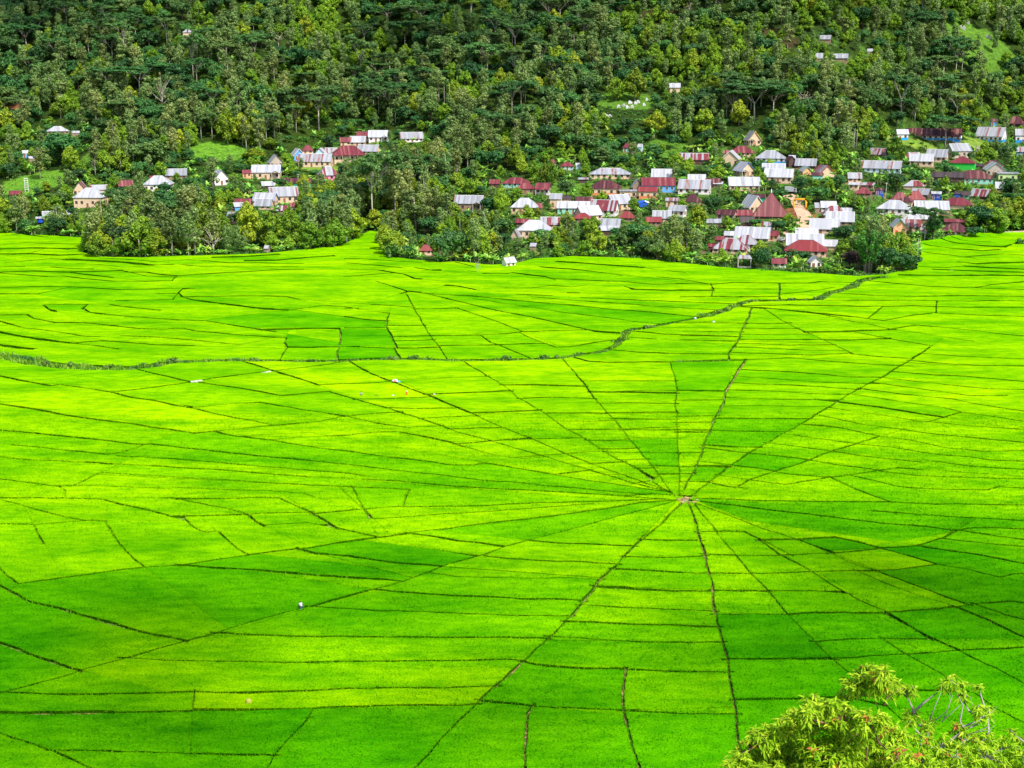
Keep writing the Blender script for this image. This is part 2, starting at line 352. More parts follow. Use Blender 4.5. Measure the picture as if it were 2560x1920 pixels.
# ------------------------------------------------------------------ rice fields: traced bunds on the valley floor
TILE = {'A': (0, 900, 2.765), 'B': (800, 900, 2.765), 'C': (1600, 900, 2.304), 'D': (0, 1400, 2.765), 'E': (800, 1400, 2.765),
        'F': (1600, 1300, 2.304), 'U': (0, 580, 2.458), 'V': (860, 600, 2.458), 'W': (1700, 580, 2.572)}
BUNDS = '''
U 0,40 130,28 280,45 350,30 480,52 640,45
U 0,95 150,80 330,85 560,90
U 30,205 180,190 310,178 400,182 520,172
U 40,160 200,140 280,115
U 0,230 160,226
U 470,208 600,215 760,232 900,222 1070,215
U 600,175 760,182 960,197 1150,185 1280,192 1400,205 1600,205 1800,212 1870,207
U 1110,215 1250,228 1500,232 1700,228 1840,228
U 310,230 450,240 580,242
U 700,262 900,262 1010,278 1100,285 1260,272 1460,262 1700,248 1870,245
U 740,250 900,285 1060,290
U 100,275 300,290 380,285 500,300 700,318 900,318 1060,316 1080,288
U 500,273 700,296
U 0,355 200,352 400,350 560,358 740,370 960,365
U 1120,360 1200,362
U 0,395 230,395 290,383
U 960,395 1100,392
Ut 1130,362 1095,390 1120,415 1180,432 1300,448 1450,465 1550,478 1700,492 1780,494
U 1780,494 1900,480 1980,467 2100,472 2212,490
U 1260,412 1500,408 1760,412 1850,432
Ug 270,465 300,490 350,508
U 270,462 420,460 540,460
Ug 540,460 510,485 550,508 640,520
U 640,520 780,533 950,545 1100,555 1270,562 1400,582 1550,605 1700,630
U 710,438 850,435 1060,432 1090,400
U 680,462 800,478 990,497
U 0,525 170,522 210,545 340,572 500,572
Ut 0,562 60,580 150,605
U 150,605 250,615 400,635 520,655 620,660
U 500,572 700,590 850,608 1000,612 1130,605 1200,622 1450,645 1700,662 1760,665
Ut 0,632 130,655 250,675 440,700
U 440,700 560,710 740,735
Ut 0,710 100,725 220,735
U 480,695 620,685 760,692 950,708 1200,715
U 740,652 900,658 1070,668 1250,685 1480,708 1620,680
Ut 1820,610 1950,606 2090,608
Ug 1760,665 1750,700 1765,725 1740,770
Ug 2090,615 2095,680 2075,740 2075,780
U 1765,722 1900,724 2080,722 2212,718
Vg 0,755 200,745 450,745 700,755 850,758 1000,755 1150,748 1340,740 1480,715 1600,695 1680,660
U 1020,828 1150,812 1400,803 1600,802 1800,803 2000,808 2150,808 2212,800
Vt 200,268 280,295 370,325
Vs 345,345 400,330 470,335
Vt 615,292 700,298 810,320
V 380,345 430,430 470,500 530,605 580,670 620,725
Vt 480,340 650,380 900,440 1150,490 1400,545 1550,578 1650,585
V 480,340 600,350 820,360
V 680,430 800,470 950,520 1100,580
V 440,440 600,438 680,435
V 530,605 700,602 840,600 1000,592 1090,580 1250,575 1480,567
V 840,605 900,645 960,665 1080,715
V 1090,590 1200,640 1300,675 1380,672 1550,645 1680,628
V 570,665 750,662 950,660 1100,655 1230,653
V 790,375 950,400 1150,430 1350,462 1600,490 1800,520 1860,525
V 920,372 1150,395 1400,415 1650,440 1900,460 2180,488
V 1150,365 1400,385 1700,405 1950,425 2212,440
V 1060,348 1280,358
V 1370,340 1450,342
V 1450,368 1700,380 2000,392 2212,400
V 990,310 1150,310 1270,295 1400,305 1500,290
Vt 1720,300 1780,318 2000,325 2212,325
V 1500,262 1700,270 1900,288 2080,285
V 1920,240 2060,255 2212,280
Vt 1300,145 1500,160 1760,178
V 1790,175 1900,195 2100,215
Vs 1200,180 1400,195 1540,210
Vt 1540,210 1620,222 1710,235
Vs 1030,215 1130,228 1240,240
V 1240,240 1300,262
V 850,220 1000,222 1030,215
Vt 680,150 740,163 800,178
V 0,240 150,228
V 30,195 250,200
V 0,130 110,130 250,140 480,155
V 20,155 200,170 360,185
Vg 430,185 540,200
Vt 540,200 600,200
Vg 290,212 370,225 430,250 480,255
V 0,435 100,435 200,455 280,465
Vg 280,465 265,520 260,555 290,600 310,640
V 170,410 280,418 380,425
V 0,485 150,505 265,512
V 0,555 240,555
V 300,540 470,540
V 0,672 150,675 300,680 560,675
V 310,633 420,633 510,630
Vg 310,680 340,725
V 1340,740 1400,815 1470,885 1520,955
Vt 1430,740 1500,760 1620,768 1800,765 2000,765 2212,760
V 1650,690 1800,705 2000,712 2212,715
V 1780,615 1920,625
V 1820,580 1970,595 2150,600 2212,602
V 1625,880 1800,880 2030,882
V 1540,950 1700,945 1900,940 2040,940
Ut 0,120 200,112 420,118 560,108
Ut 0,150 180,148 360,158 520,150
Ut 0,262 200,255 420,262 600,256
Ut 1300,170 1500,166 1720,150
Ut 1500,190 1700,188 1900,170 2060,160
Ut 560,190 760,200 900,215
Ut 1840,112 2000,100 2150,88
Wt 1560,95 1760,122 1950,135 2060,128
Wt 1620,255 1800,262 2000,270 2212,276
Wt 1400,290 1700,296 2000,292 2212,298
W 1910,30 2000,45 2150,65 2212,70
Wt 1660,65 1800,90 1950,105 2080,112 2130,95
W 1700,50 1850,75 2000,80
Wt 1530,135 1600,150 1750,165 1900,185
W 1960,165 2080,155 2212,165
Wt 1780,205 1900,220 2000,215 2212,210
Wt 1820,235 2000,245 2212,255
W 1530,238 1700,245 1820,236
W 1330,340 1600,365 1880,375 2000,355 2212,335
W 1910,375 2212,385
W 1050,410 1250,425 1500,430 1800,425 2212,430
W 900,455 1200,455 1500,455 1850,462 2000,455 2212,460
W 450,490 700,485 1000,490 1180,495 1310,492 1240,545
W 1310,495 1500,490 1650,495 1850,500 2212,500
W 1650,495 1650,535 1500,550 1320,585
W 1650,537 1900,550 2212,560
Wt 450,500 600,510 800,530 1000,550 1150,565 1320,587
W 740,525 900,545 1050,570
W 990,570 1200,605 1350,640 1500,660 1700,690 1890,720
W 1350,640 1520,615 1700,630 1900,650 2100,675 2212,685
W 1200,675 1400,712 1610,748
Ws 840,660 1000,660 1200,650 1350,645
Ws 920,710 1100,710 1320,702
W 545,515 640,575 760,640 900,700 1080,785
Wg 450,535 430,590 400,640 380,710 340,765 315,800 315,830
W 410,600 600,605 720,600
W 400,635 600,637 770,637
W 390,675 600,675 830,672
W 385,708 600,710 880,708
W 380,730 700,742 940,742
W 365,757 600,765 800,775 1030,778
W 330,790 600,800 850,808 1000,800
W 420,835 700,825 1000,850 1300,870 1500,880
W 1080,785 1100,800 1300,820 1490,830 1550,795 1610,755
W 1550,797 1800,815 2212,832
W 1490,845 1800,870 2212,880
W 0,600 200,600 410,605
W 0,655 380,658
W 0,683 380,688
W 0,710 380,718
W 0,800 150,800 315,803
W 0,345 200,352 350,340 600,345 820,345 900,335 1100,340
W 200,345 210,380 200,430 350,435 400,430
W 0,390 190,390
W 210,378 400,382 630,385
Wg 640,360 640,430
W 650,415 800,400 910,385 1000,370
W 480,432 640,430
W 0,432 190,432
Cs 600,25 545,110 500,190
Cg 500,190 480,270 420,370 380,470 340,590 320,640 285,700 260,760
C 610,70 900,85 1200,110 1390,115
C 560,108 800,125 1000,140 1330,150
C 520,185 800,195 1000,208 1210,212
C 500,230 760,240 1120,243
C 490,280 700,278 1060,285
C 440,350 700,352 960,353
C 400,420 650,425 850,425
Cs 390,505 550,517 680,518
Cs 345,625 490,630
Ct 290,715 400,720 500,745 620,755
C 640,150 1000,165 1200,180
C 1570,5 1380,120 1240,190 1080,290 900,400 700,510 520,620 400,720 310,790
C 1450,80 1700,100 1900,110 2212,138
C 1530,30 1800,45 2212,48
C 1390,115 1700,150 2000,180 2212,185
C 1380,150 1600,180 1900,220 2120,218
C 1280,180 1500,210 1800,240 1940,270 2212,310
C 1240,215 1500,255 1750,290 1850,315
Ct 1130,255 1300,275 1500,305 1750,345
C 1750,345 1850,315 2000,335 2212,370
C 1130,295 1350,325 1600,365 1900,395 2212,415
C 1110,350 1300,390 1500,415 1680,440 1900,460 2212,490
C 940,385 1150,405 1390,455 1560,478 1750,520 2000,545 2212,535
C 1390,455 1260,495 1110,540 960,595 800,650 650,700 560,745
C 840,440 1000,465 1240,495 1450,520 1700,560 1900,575 2000,590 2212,598
C 740,495 900,515 1110,540 1300,570 1620,605
C 620,550 800,570 960,590 1150,620 1390,648 1480,635 1620,645
C 520,620 700,640 850,670 1100,692 1250,670 1390,648
C 1680,600 1900,625 2212,645
C 1390,655 1600,680 1800,690 2212,700
C 640,705 750,720 840,732 940,715
C 1100,692 1250,760 1420,825
C 1260,690 1500,745 1700,760 2000,762 2060,745 2212,755
Ct 370,815 700,825 1100,830 1420,832 1700,845 2000,850 2212,852
C 380,835 600,860 900,895 1200,930 1400,955 1650,975 1820,1000
C 1330,885 1600,905 1900,925 2212,940
C 1820,1000 1900,985 2000,980 2212,990
C 1820,1000 1750,1040 1600,1085 1380,1098
C 300,835 500,910 700,985 900,1050
Cg 700,1055 900,1050 1120,1035 1250,1060 1380,1098
C 370,1005 500,1000 600,1005 700,1055
C 1380,1098 1550,1140 1720,1195 1900,1225 2070,1265 2150,1248 2212,1245
C 1120,1130 1250,1115 1380,1100
C 1600,1085 1800,1115 2000,1145 2212,1190
C 1750,1045 2000,1070 2212,1090
C 1850,1000 2000,1020 2212,1050
C 380,1135 600,1140 830,1140 1120,1130
C 400,1240 700,1245 1000,1235 1260,1230 1500,1220 1720,1195
C 410,1340 580,1345 750,1345
Cs 278,845 310,910 335,1020 360,1090 385,1180
C 20,1048 150,1055 330,1055
Ct 0,1150 200,1152 365,1145
C 0,1230 200,1240 390,1243
C 0,1335 200,1345 410,1345
C 240,840 150,930 20,1050
C 300,835 380,930 455,1015
C 900,1050 1080,1120 1200,1180 1350,1225
C 0,135 200,135
Cg 0,200 210,203
C 0,265 200,265
C 0,322 205,322
C 0,355 205,357
C 0,418 210,418
C 0,465 210,465
C 0,548 220,552
Ct 80,625 228,628
C 0,640 80,640
Ct 115,672 228,670
Cg 215,190 500,192
C 210,245 490,243
C 215,340 430,335
C 215,375 410,372
Ct 215,430 390,430
C 225,548 345,548
C 230,630 325,630
C 232,670 300,672
C 235,715 290,715
C 0,720 60,710 100,685
C 0,790 60,785 150,790
C 175,28 200,110 210,200 205,280 212,400 220,540 228,640 230,775
B 1675,10 1750,95 1830,190 1890,275 1990,385 2080,490 2140,570 2212,655
C 0,545 90,650 185,780
B 1030,50 1150,125 1270,195 1380,285 1550,385 1700,490 1850,570 2000,670 2212,780
C 0,655 60,705 120,745 180,785
Bg 210,30 340,105 500,170 620,215 740,260 900,325 1040,385 
B 1040,385 1250,480 1440,550 1600,620 1750,690 1900,745 2080,810 2200,850 2350,900
B 0,240 60,235 250,290 480,355 640,400 800,460 950,515 1150,565 1250,595 1420,645 1560,690 1780,755 2000,820 2130,860 2330,905
B 0,380 180,405 400,455 600,485
Bg 540,515 750,555 900,585 1000,620
B 1000,620 1200,675 1400,700 1550,690
B 170,405 400,385 520,378
B 600,485 800,475
B 0,545 140,545 350,520 540,515
B 0,628 200,650 450,685 700,715 900,745 1060,745 1130,730 1300,755 1620,810 1830,785
B 1620,810 1850,850 2100,885
Bt 0,720 250,745 500,780 800,810 1100,845 1500,880 1800,905 2212,945
B 0,785 200,800 320,820
B 290,842 600,860 900,890 1300,915 1700,930 2000,950 2180,965
Bt 0,885 300,900 620,912 605,955
B 260,975 300,1050
Bg 300,1050 370,1115
B 300,1050 500,1032 800,1030 1100,1025 1500,1005 1900,995 2212,985
B 370,1115 700,1095 1000,1075 1500,1040 1900,1010
Bt 0,1160 150,1190 300,1225 400,1245
B 400,1245 600,1215 900,1180 1200,1140 1600,1095 1900,1055 2212,1005 2400,990
B 0,1305 150,1280 400,1245
B 2420,1000 2212,1060 1900,1140 1650,1210 1450,1265 1280,1310 1110,1370 840,1445 730,1490 540,1555 370,1605
Bg 640,1220 800,1240 950,1270 1100,1285 1280,1310
Bg 0,1355 200,1375 450,1410 700,1435 840,1445
Bg 0,1505 200,1520 460,1540 540,1550
Bt 1450,1265 1650,1285 1900,1290 2165,1305
Bt 1110,1370 1300,1395 1600,1415 1850,1418 2050,1430
B 730,1490 950,1515 1250,1520 1500,1530 1720,1525 1935,1535
B 2110,1375 2212,1380
B 2040,1460 2212,1470
B 1920,1585 2100,1585 2212,1600
B 2250,1225 2170,1310 2110,1370 2030,1460 1930,1545 1840,1640
B 510,155 800,145 1000,135 1150,130
Bg 775,255 1000,245 1270,235
Bg 1040,385 1300,375 1510,365
B 1200,575 1500,562 1800,555
B 1500,680 1700,665 1950,648
B 1880,735 2080,722
B 2080,810 2190,805
Bg 1270,190 1500,188 1830,198
Bg 1380,283 1600,275 1890,283
B 1550,385 1750,383 1990,385
B 1620,440 1850,440 2030,438
B 1700,497 1900,497 2070,495
B 1860,570 2000,572 2140,568
B 1950,632 2180,628
B 2090,708 2212,705
Bg 1890,235 2212,242
B 1930,315 2212,315
B 1990,382 2212,380
B 2090,495 2212,490
B 0,188 250,180 490,170
B 290,288 500,283 750,275
B 480,350 700,352 900,350
B 740,420 900,412 1050,408
B 940,495 1100,488 1250,485
B 1030,590 1190,575
Ag 0,130 150,160 350,195 420,188
At 420,188 600,210 770,240
Ag 770,240 900,275 1050,295 1200,330 1330,350
A 1330,350 1420,375 1600,415 1750,440 1900,470
A 990,90 1150,130 1310,165
Ag 770,240 1000,215 1200,185 1330,168 1500,140 1700,115 1870,95 2050,72 2212,55 2400,25
A 1400,175 1600,205 1800,235 1960,265 2212,240
Ag 1700,30 1850,75 1950,110 2100,155 2212,195
A 1340,345 1500,330 1650,318 1790,310 1950,335 2212,380
A 1900,470 2050,455 2212,440 2382,405
A 1900,470 1700,490 1500,508
Ag 0,320 150,345 300,370 480,405 680,432 
At 680,432 900,460 1100,490 1350,525 1490,510 1560,535 1700,555 1850,568
A 1850,568 2000,595 2212,628
A 1880,570 2050,550 2212,545
At 0,500 250,525 500,550 750,575 900,595 1000,600 1050,595 1300,630 1600,660 1900,690 2212,720
A 80,605 300,625 500,645 740,670 850,655 1000,600
A 0,690 200,710 400,715 580,725
At 590,720 700,735 790,738
A 1050,750 1200,760 1600,785 1900,805 2160,825
A 800,680 1200,700 1700,745 2212,785
At 700,795 1000,815 1300,832 1700,855 2212,885
A 700,795 600,840 540,870 500,885
At 0,840 150,860 400,892 550,885 800,893 1170,908 1200,898 1500,910 1800,920 2090,938 2175,963
A 410,892 450,925 450,965 400,975 200,970 0,970
A 500,975 700,978 850,1015 1050,1060 1180,1100
A 0,985 150,1020 300,1060 450,1100 580,1125 740,1132
At 1100,970 1270,972
A 1270,985 1450,1020 1600,1050 1710,1085 1900,1075 2130,1070
A 1180,1100 1400,1095 1710,1085
A 1500,975 1800,970 1930,972 2050,1025 2140,1065
Ag 2140,1065 2212,1110
Ag 1720,1090 1780,1140 1840,1168
A 740,1132 740,1160 800,1240
A 800,1240 850,1310 920,1390 1000,1450
A 1275,1105 1300,1155 1380,1200 1430,1210 1500,1205
A 1500,1205 1560,1260 1650,1325 1720,1365 1900,1340 2100,1320
A 2100,1320 2212,1305
Ag 2075,1325 2212,1360
A 235,1155 270,1220 310,1290
A 0,1450 50,1510 120,1570 400,1530 700,1490 1000,1450 1300,1430 1700,1368
A 0,1150 235,1155 580,1130
Ag 1300,1440 1550,1460 1850,1475 2212,1505
Dg 0,200 40,220 200,300 450,365 700,435 900,490 1100,545 1250,575
Dg 0,600 150,655 350,720 480,765
Dt 480,765 560,785
D 900,705 1200,718 1600,720 2212,735
E 0,725 500,715 1000,710 1270,705 1410,715
D 1510,525 1800,540 2212,548
E 0,548 300,550 800,552 1300,555 1560,565
E 0,345 400,370 800,380 1100,388 1400,402 1715,405
D 90,940 300,945 700,945 1200,935 1700,940 2212,920
E 0,918 400,910 800,905 1200,890
Ds 0,1080 400,1075 800,1070 
D 800,1070 1300,1065 1800,1055 2165,1050 2100,1140 2000,1240 1900,1360 1860,1438
E 0,1042 300,1035 700,1025 1060,1020
D 2165,1050 2212,1050
D 0,1215 200,1285 380,1350 480,1390 580,1438
D 400,1340 700,1338 1100,1352 1500,1360 1880,1375
D 1340,965 1335,1065
D 2212,325 2080,355 1900,405 1700,455 1500,520 1270,580 1050,640 850,700 600,770 450,825 200,890 0,940
E 370,220 200,265 0,322
E 370,220 500,240 850,260 1100,270 1400,285 1600,285 1810,300
Es 2030,75 1930,160 1810,315
E 1810,315 1700,440 1560,570 1410,715
Es 1410,715 1260,855
E 1260,855 1110,985 1050,1050 900,1200 670,1435
E 2040,80 2212,88
E 1920,200 2212,215
E 1810,330 2000,340 2212,350
E 1700,445 2212,465
E 1590,550 1800,560 2212,580
Et 1410,725 1500,745 1800,765 2110,775 2212,780
Es 2110,780 2090,900 2085,1000 2090,1080 2130,1200 2200,1438
Et 1130,990 1300,1010 1480,1030
E 1480,1030 1700,1045 2080,1065 2212,1060
Es 1470,1035 1440,1080 1430,1200 1420,1320 1410,1438
Fs 385,270 420,390 430,540 460,680 500,810 510,900 545,1050 560,1200 580,1429
F 0,522 200,532 425,540
F 0,617 430,632
F 0,714 460,720
F 0,882 250,888 500,895
F 0,1125 300,1135 545,1135
F 450,95 550,210 640,325 740,430 850,560 960,670 1010,720 1100,810 1190,885 1350,1030 1500,1170
F 690,135 800,212 970,300 1100,390 1250,470 1420,545
F 1420,545 1500,590 1600,655
F 1600,655 1740,725 1850,770
F 1260,315 1450,390 1620,460 1820,515
F 1350,300 1600,395 1760,460 1880,500
F 1820,515 1950,497 2150,485 2212,495
Fg 1820,520 2000,590 2212,690
F 1950,510 2100,560 2212,590
F 440,560 650,558 850,560 1000,550 1400,548 1600,540 1810,520
F 1010,715 1200,700 1400,695 1700,700
F 1100,810 1300,800 1500,790 1800,770 2000,760 2212,748
F 1400,698 1540,795 1720,900 1900,1010
F 1900,800 2050,870 2212,960
Ft 520,820 800,820 1100,820
Ft 550,1050 750,1045 920,1050 1190,1040 1420,1090
F 430,420 600,420 740,428 1000,425 1180,440
F 1600,1000 1920,1010 2050,1100 2212,1190
'''
CANAL_W = [  # overgrown canal, pixel points on the valley floor and half width in metres
    ([(-260, 870), (0, 897), (45, 902), (90, 912), (142, 920), (203, 924), (260, 926), (325, 926), (386, 920), (415, 912)], 2.7),
    ([(415, 912), (470, 910), (570, 907), (690, 907), (790, 909), (860, 907), (941, 903), (1043, 903), (1145, 907)], 1.2),
    ([(1145, 907), (1267, 904), (1327, 904), (1405, 901), (1462, 891), (1511, 883), (1543, 868)], 0.9),
    ([(1543, 868), (1560, 848), (1568, 832), (1617, 826), (1674, 814), (1735, 803), (1760, 797)], 1.15),
    ([(1760, 797), (1809, 782), (1848, 767), (1875, 759), (1953, 757), (2042, 755), (2073, 739), (2128, 724), (2151, 708), (2186, 700), (2214, 699)], 1.8),
    ([(1700, 910), (1758, 908), (1817, 906), (1855, 908)], 0.5)]
BOUND = [(-260, 588), (0, 586), (116, 594), (225, 600), (208, 638), (246, 648), (362, 649), (434, 646), (560, 643), (664, 639), (762, 629),
         (835, 622), (867, 613), (893, 597), (922, 583), (994, 583), (1008, 590), (975, 600), (957, 622), (959, 643), (1008, 652), (1101, 661),
         (1139, 660), (1230, 668), (1295, 662), (1335, 652), (1429, 646), (1600, 651), (1727, 665), (1840, 677), (1980, 685), (2081, 691), (2140, 696),
         (2210, 692), (2244, 684), (2292, 679), (2297, 658), (2303, 631), (2276, 612), (2340, 605), (2372, 595), (2438, 588), (2531, 586), (2830, 583),
         (2830, 1250), (3300, 2060), (-740, 2060), (-260, 1250)]
def cam_ground(px, py):
    # valley floor is level; only the inlet beside the grove climbs a little
    h = hit(px, py)
    return (h.x, h.y)
def nz2(x, y, s): return mnoise.noise((x * s, y * s, 7.7))
lines = []
for ln in BUNDS.strip().splitlines():
    tk = ln.split()
    ox, oy, sc = TILE[tk[0][0]]
    sty = tk[0][1:] or 'd'
    pts = []
    for q in tk[1:]:
        a, b = q.split(',')
        pts.append((ox + float(a) / sc, oy + float(b) / sc))
    def ext(p, q):
        d = math.hypot(p[0] - q[0], p[1] - q[1]) + 1e-6
        return (p[0] + (p[0] - q[0]) / d * 130, p[1] + (p[1] - q[1]) / d * 130)
    if pts[0][0] < 5 or pts[0][0] > 2553: pts.insert(0, ext(pts[0], pts[1]))
    if pts[-1][0] < 5 or pts[-1][0] > 2553 or pts[-1][1] > 1914: pts.append(ext(pts[-1], pts[-2]))
    lines.append((sty, [flat(*p) for p in pts]))
for pts, hw in CANAL_W:
    lines.append(('C%g' % hw, [flat(*p) for p in pts]))
VIRT = []      # where a bund peters out, the rice still changes colour along its line
def seg_hit(p, d, L, skip):
    best = None
    for i, (sty, P) in enumerate(lines):
        if i == skip: continue
        for a, b in zip(P[:-1], P[1:]):
            ex, ey = b[0] - a[0], b[1] - a[1]
            den = d[0] * ey - d[1] * ex
            if abs(den) < 1e-9: continue
            wx, wy = a[0] - p[0], a[1] - p[1]
            t = (wx * ey - wy * ex) / den
            s_ = (wx * d[1] - wy * d[0]) / den
            if -0.02 <= s_ <= 1.02 and 0.02 < t < L and (best is None or t < best): best = t
    return best
for i, (sty, P) in enumerate(lines):
    if sty[0] == 'C': continue
    for end in (0, -1):
        p = P[end]; q = P[1] if end == 0 else P[-2]
        d = Vector((p[0] - q[0], p[1] - q[1]))
        if d.length < 1e-6: continue
        d.normalize()
        L = (2.0 + p[1] * 0.012) * (1.0 + 0.8 * abs(d.y)) * (1.6 if abs(d.x) > .9 else 1.0)
        t = seg_hit(p, d, 60.0, i)
        if t is not None and t >= L:
            VIRT.append((p, (p[0] + d.x * (t + 0.2), p[1] + d.y * (t + 0.2)), q)); continue
        if t is not None:
            e = (p[0] + d.x * (t + 0.7), p[1] + d.y * (t + 0.7))
            if end == 0: P.insert(0, e)
            else: P.append(e)
def resample(P, step):
    out = [Vector(P[0])]
    for a, b in zip(P[:-1], P[1:]):
        a = Vector(a); b = Vector(b)
        st = step * max(0.5, (a.y + b.y) / 2 / 200.0)
        k = max(1, int((b - a).length / st))
        for i in range(1, k + 1): out.append(a.lerp(b, i / k))
    return out
def inpoly(x, y, P):
    r = False
    j = len(P) - 1
    for i in range(len(P)):
        xi, yi = P[i]; xj, yj = P[j]
        if (yi > y) != (yj > y) and x < (xj - xi) * (y - yi) / (yj - yi) + xi: r = not r
        j = i
    return r
CV = []; CE = []; CF = []; FST = []
BPOLY = [cam_ground(*p) if p[1] < 1000 else flat(*p) for p in BOUND]
bb = []
for i in range(len(BPOLY)):
    a = Vector(BPOLY[i]); b = Vector(BPOLY[(i + 1) % len(BPOLY)])
    k = max(1, int((b - a).length / 3.0)) if a.y > 300 and b.y > 300 else max(1, int((b - a).length / 20.0))
    for t in range(k):
        q = a.lerp(b, t / k)
        if q.y > 300: q = q + Vector((nz2(q.x, q.y, .3), nz2(q.y, q.x, .3))) * 0.9
        bb.append(q)
BPOLY2 = [(q.x, q.y) for q in bb]
i0 = len(CV)
CV += bb
for i in range(len(bb)): CE.append((i0 + i, i0 + (i + 1) % len(bb)))
BUNDPTS = []           # (x, y, style) for weeds
for sty, P in lines:
    R = resample(P, 1.5)
    if len(R) < 2: continue
    L = []
    for i, q in enumerate(R):
        d = (R[min(i + 1, len(R) - 1)] - R[max(i - 1, 0)])
        if d.length < 1e-6: d = Vector((1, 0))
        d.normalize()
        nrm = Vector((-d.y, d.x))
        dist = q.y
        if sty[0] == 'C': hw = float(sty[1:])
        else:
            hw = {'d': 0.17, 't': 0.25, 'g': 0.28, 's': 0.36}[sty] * (0.62 + dist / 300.0) * (0.46 + 0.50 * abs(d.x) * (1.0 + dist / 300.0))
            # rows that run across the view want a little more width far off, where old terraces are wider
        hw *= (0.45 + 0.75 * abs(nz2(q.x, q.y, 0.22)) + 0.5 * abs(nz2(q.x, q.y, 0.6)) + 0.25 * random.random()) if sty[0] != 'C' else (0.75 + .5 * random.random())
        if sty[0] in 'dt' and dist < 230: hw = min(hw, .25)
        if sty[0] in 'dtg' and dist > 330 and abs(d.x) > .8: hw *= 1.35 if sty[0] != 't' else 1.9
        off = nz2(q.x + 50, q.y, 0.12) * 0.35 + nz2(q.x, q.y + 9, 0.5) * 0.10
        c = q + nrm * off
        L.append((c - nrm * hw, c + nrm * hw))
        BUNDPTS.append((c.x, c.y, sty, hw, d.x, d.y))
    b = len(CV)
    for a_, b_ in L: CV += [a_, b_]
    for i in range(len(L) - 1):
        for f3 in ([b + 2 * i, b + 2 * i + 2, b + 2 * i + 3], [b + 2 * i, b + 2 * i + 3, b + 2 * i + 1]):
            p0, p1, p2 = (CV[j] for j in f3)
            ar = (p1.x - p0.x) * (p2.y - p0.y) - (p2.x - p0.x) * (p1.y - p0.y)
            if abs(ar) < 1e-5: continue
            CF.append(f3 if ar > 0 else f3[::-1])
            FST.append(sty)
VE0 = len(CE)
for p, e, q in VIRT:
    CV += [Vector(p), Vector(e)]
    CE.append((len(CV) - 2, len(CV) - 1))
y = 112.0
while y < 590:
    st = 1.5 + (y - 110) * 0.011
    wq = 0.66 if y < 230 else 0.5
    x = -wq * y
    while x < wq * y:
        q = Vector((x + random.uniform(-.4, .4) * st, y + random.uniform(-.4, .4) * st))
        CV.append(q)
        x += st
    y += st
rv, re_, rf, ov, oe, of = delaunay_2d_cdt(CV, CE, CF, 0, 1e-4)
print("cdt", len(CV), len(rv), len(rf), sum(1 for o in of if len(o)))
RV = np.array([(v.x, v.y) for v in rv])
RF = np.array(rf, dtype=np.int64)
isb = np.array([1 if len(o) else 0 for o in of])
sty_of = [FST[o[0]] if len(o) else '' for o in of]
cen = RV[RF].mean(1)
inside = np.zeros(len(RF), bool)
bp_ = np.array(BPOLY2)
# vectorised point in polygon
xj = np.roll(bp_[:, 0], 1); yj = np.roll(bp_[:, 1], 1)
for (xi, yi, xk, yk) in zip(bp_[:, 0], bp_[:, 1], xj, yj):
    if yi == yk: continue
    cnd = ((yi > cen[:, 1]) != (yk > cen[:, 1])) & (cen[:, 0] < (xk - xi) * (cen[:, 1] - yi) / (yk - yi) + xi)
    inside ^= cnd
tri_area = 0.5 * np.abs((RV[RF[:, 1], 0] - RV[RF[:, 0], 0]) * (RV[RF[:, 2], 1] - RV[RF[:, 0], 1]) - (RV[RF[:, 2], 0] - RV[RF[:, 0], 0]) * (RV[RF[:, 1], 1] - RV[RF[:, 0], 1]))
rice = inside & (isb == 0)
# connected paddies
edge = {}
for fi in np.nonzero(rice)[0]:
    a, b, c = RF[fi]
    for e in ((a, b), (b, c), (c, a)):
        edge.setdefault((min(e), max(e)), []).append(fi)
comp = -np.ones(len(RF), int)
BAR = set()
nin = len(CE)
for (a, b), o in zip(re_, oe):
    if any(VE0 <= k < nin for k in o): BAR.add((min(a, b), max(a, b)))
nbr = {}
for e, fs in edge.items():
    if len(fs) == 2 and e not in BAR:
        nbr.setdefault(fs[0], []).append(fs[1]); nbr.setdefault(fs[1], []).append(fs[0])
nc = 0
for fi in np.nonzero(rice)[0]:
    if comp[fi] >= 0: continue
    st = [fi]; comp[fi] = nc
    while st:
        g = st.pop()
        for h in nbr.get(g, ()):
            if comp[h] < 0: comp[h] = nc; st.append(h)
    nc += 1
carea = np.bincount(comp[rice], weights=tri_area[rice], minlength=nc)
small = carea < 2.5
rice = rice & ~small[np.where(comp >= 0, comp, 0)]
ccx = np.bincount(comp[comp >= 0], weights=(cen[:, 0] * tri_area)[comp >= 0], minlength=nc) / np.maximum(carea, 1e-6)
ccy = np.bincount(comp[comp >= 0], weights=(cen[:, 1] * tri_area)[comp >= 0], minlength=nc) / np.maximum(carea, 1e-6)
print('paddies', nc, 'largest', sorted(carea)[-5:], 'tris', len(RF), 'rice', rice.sum())
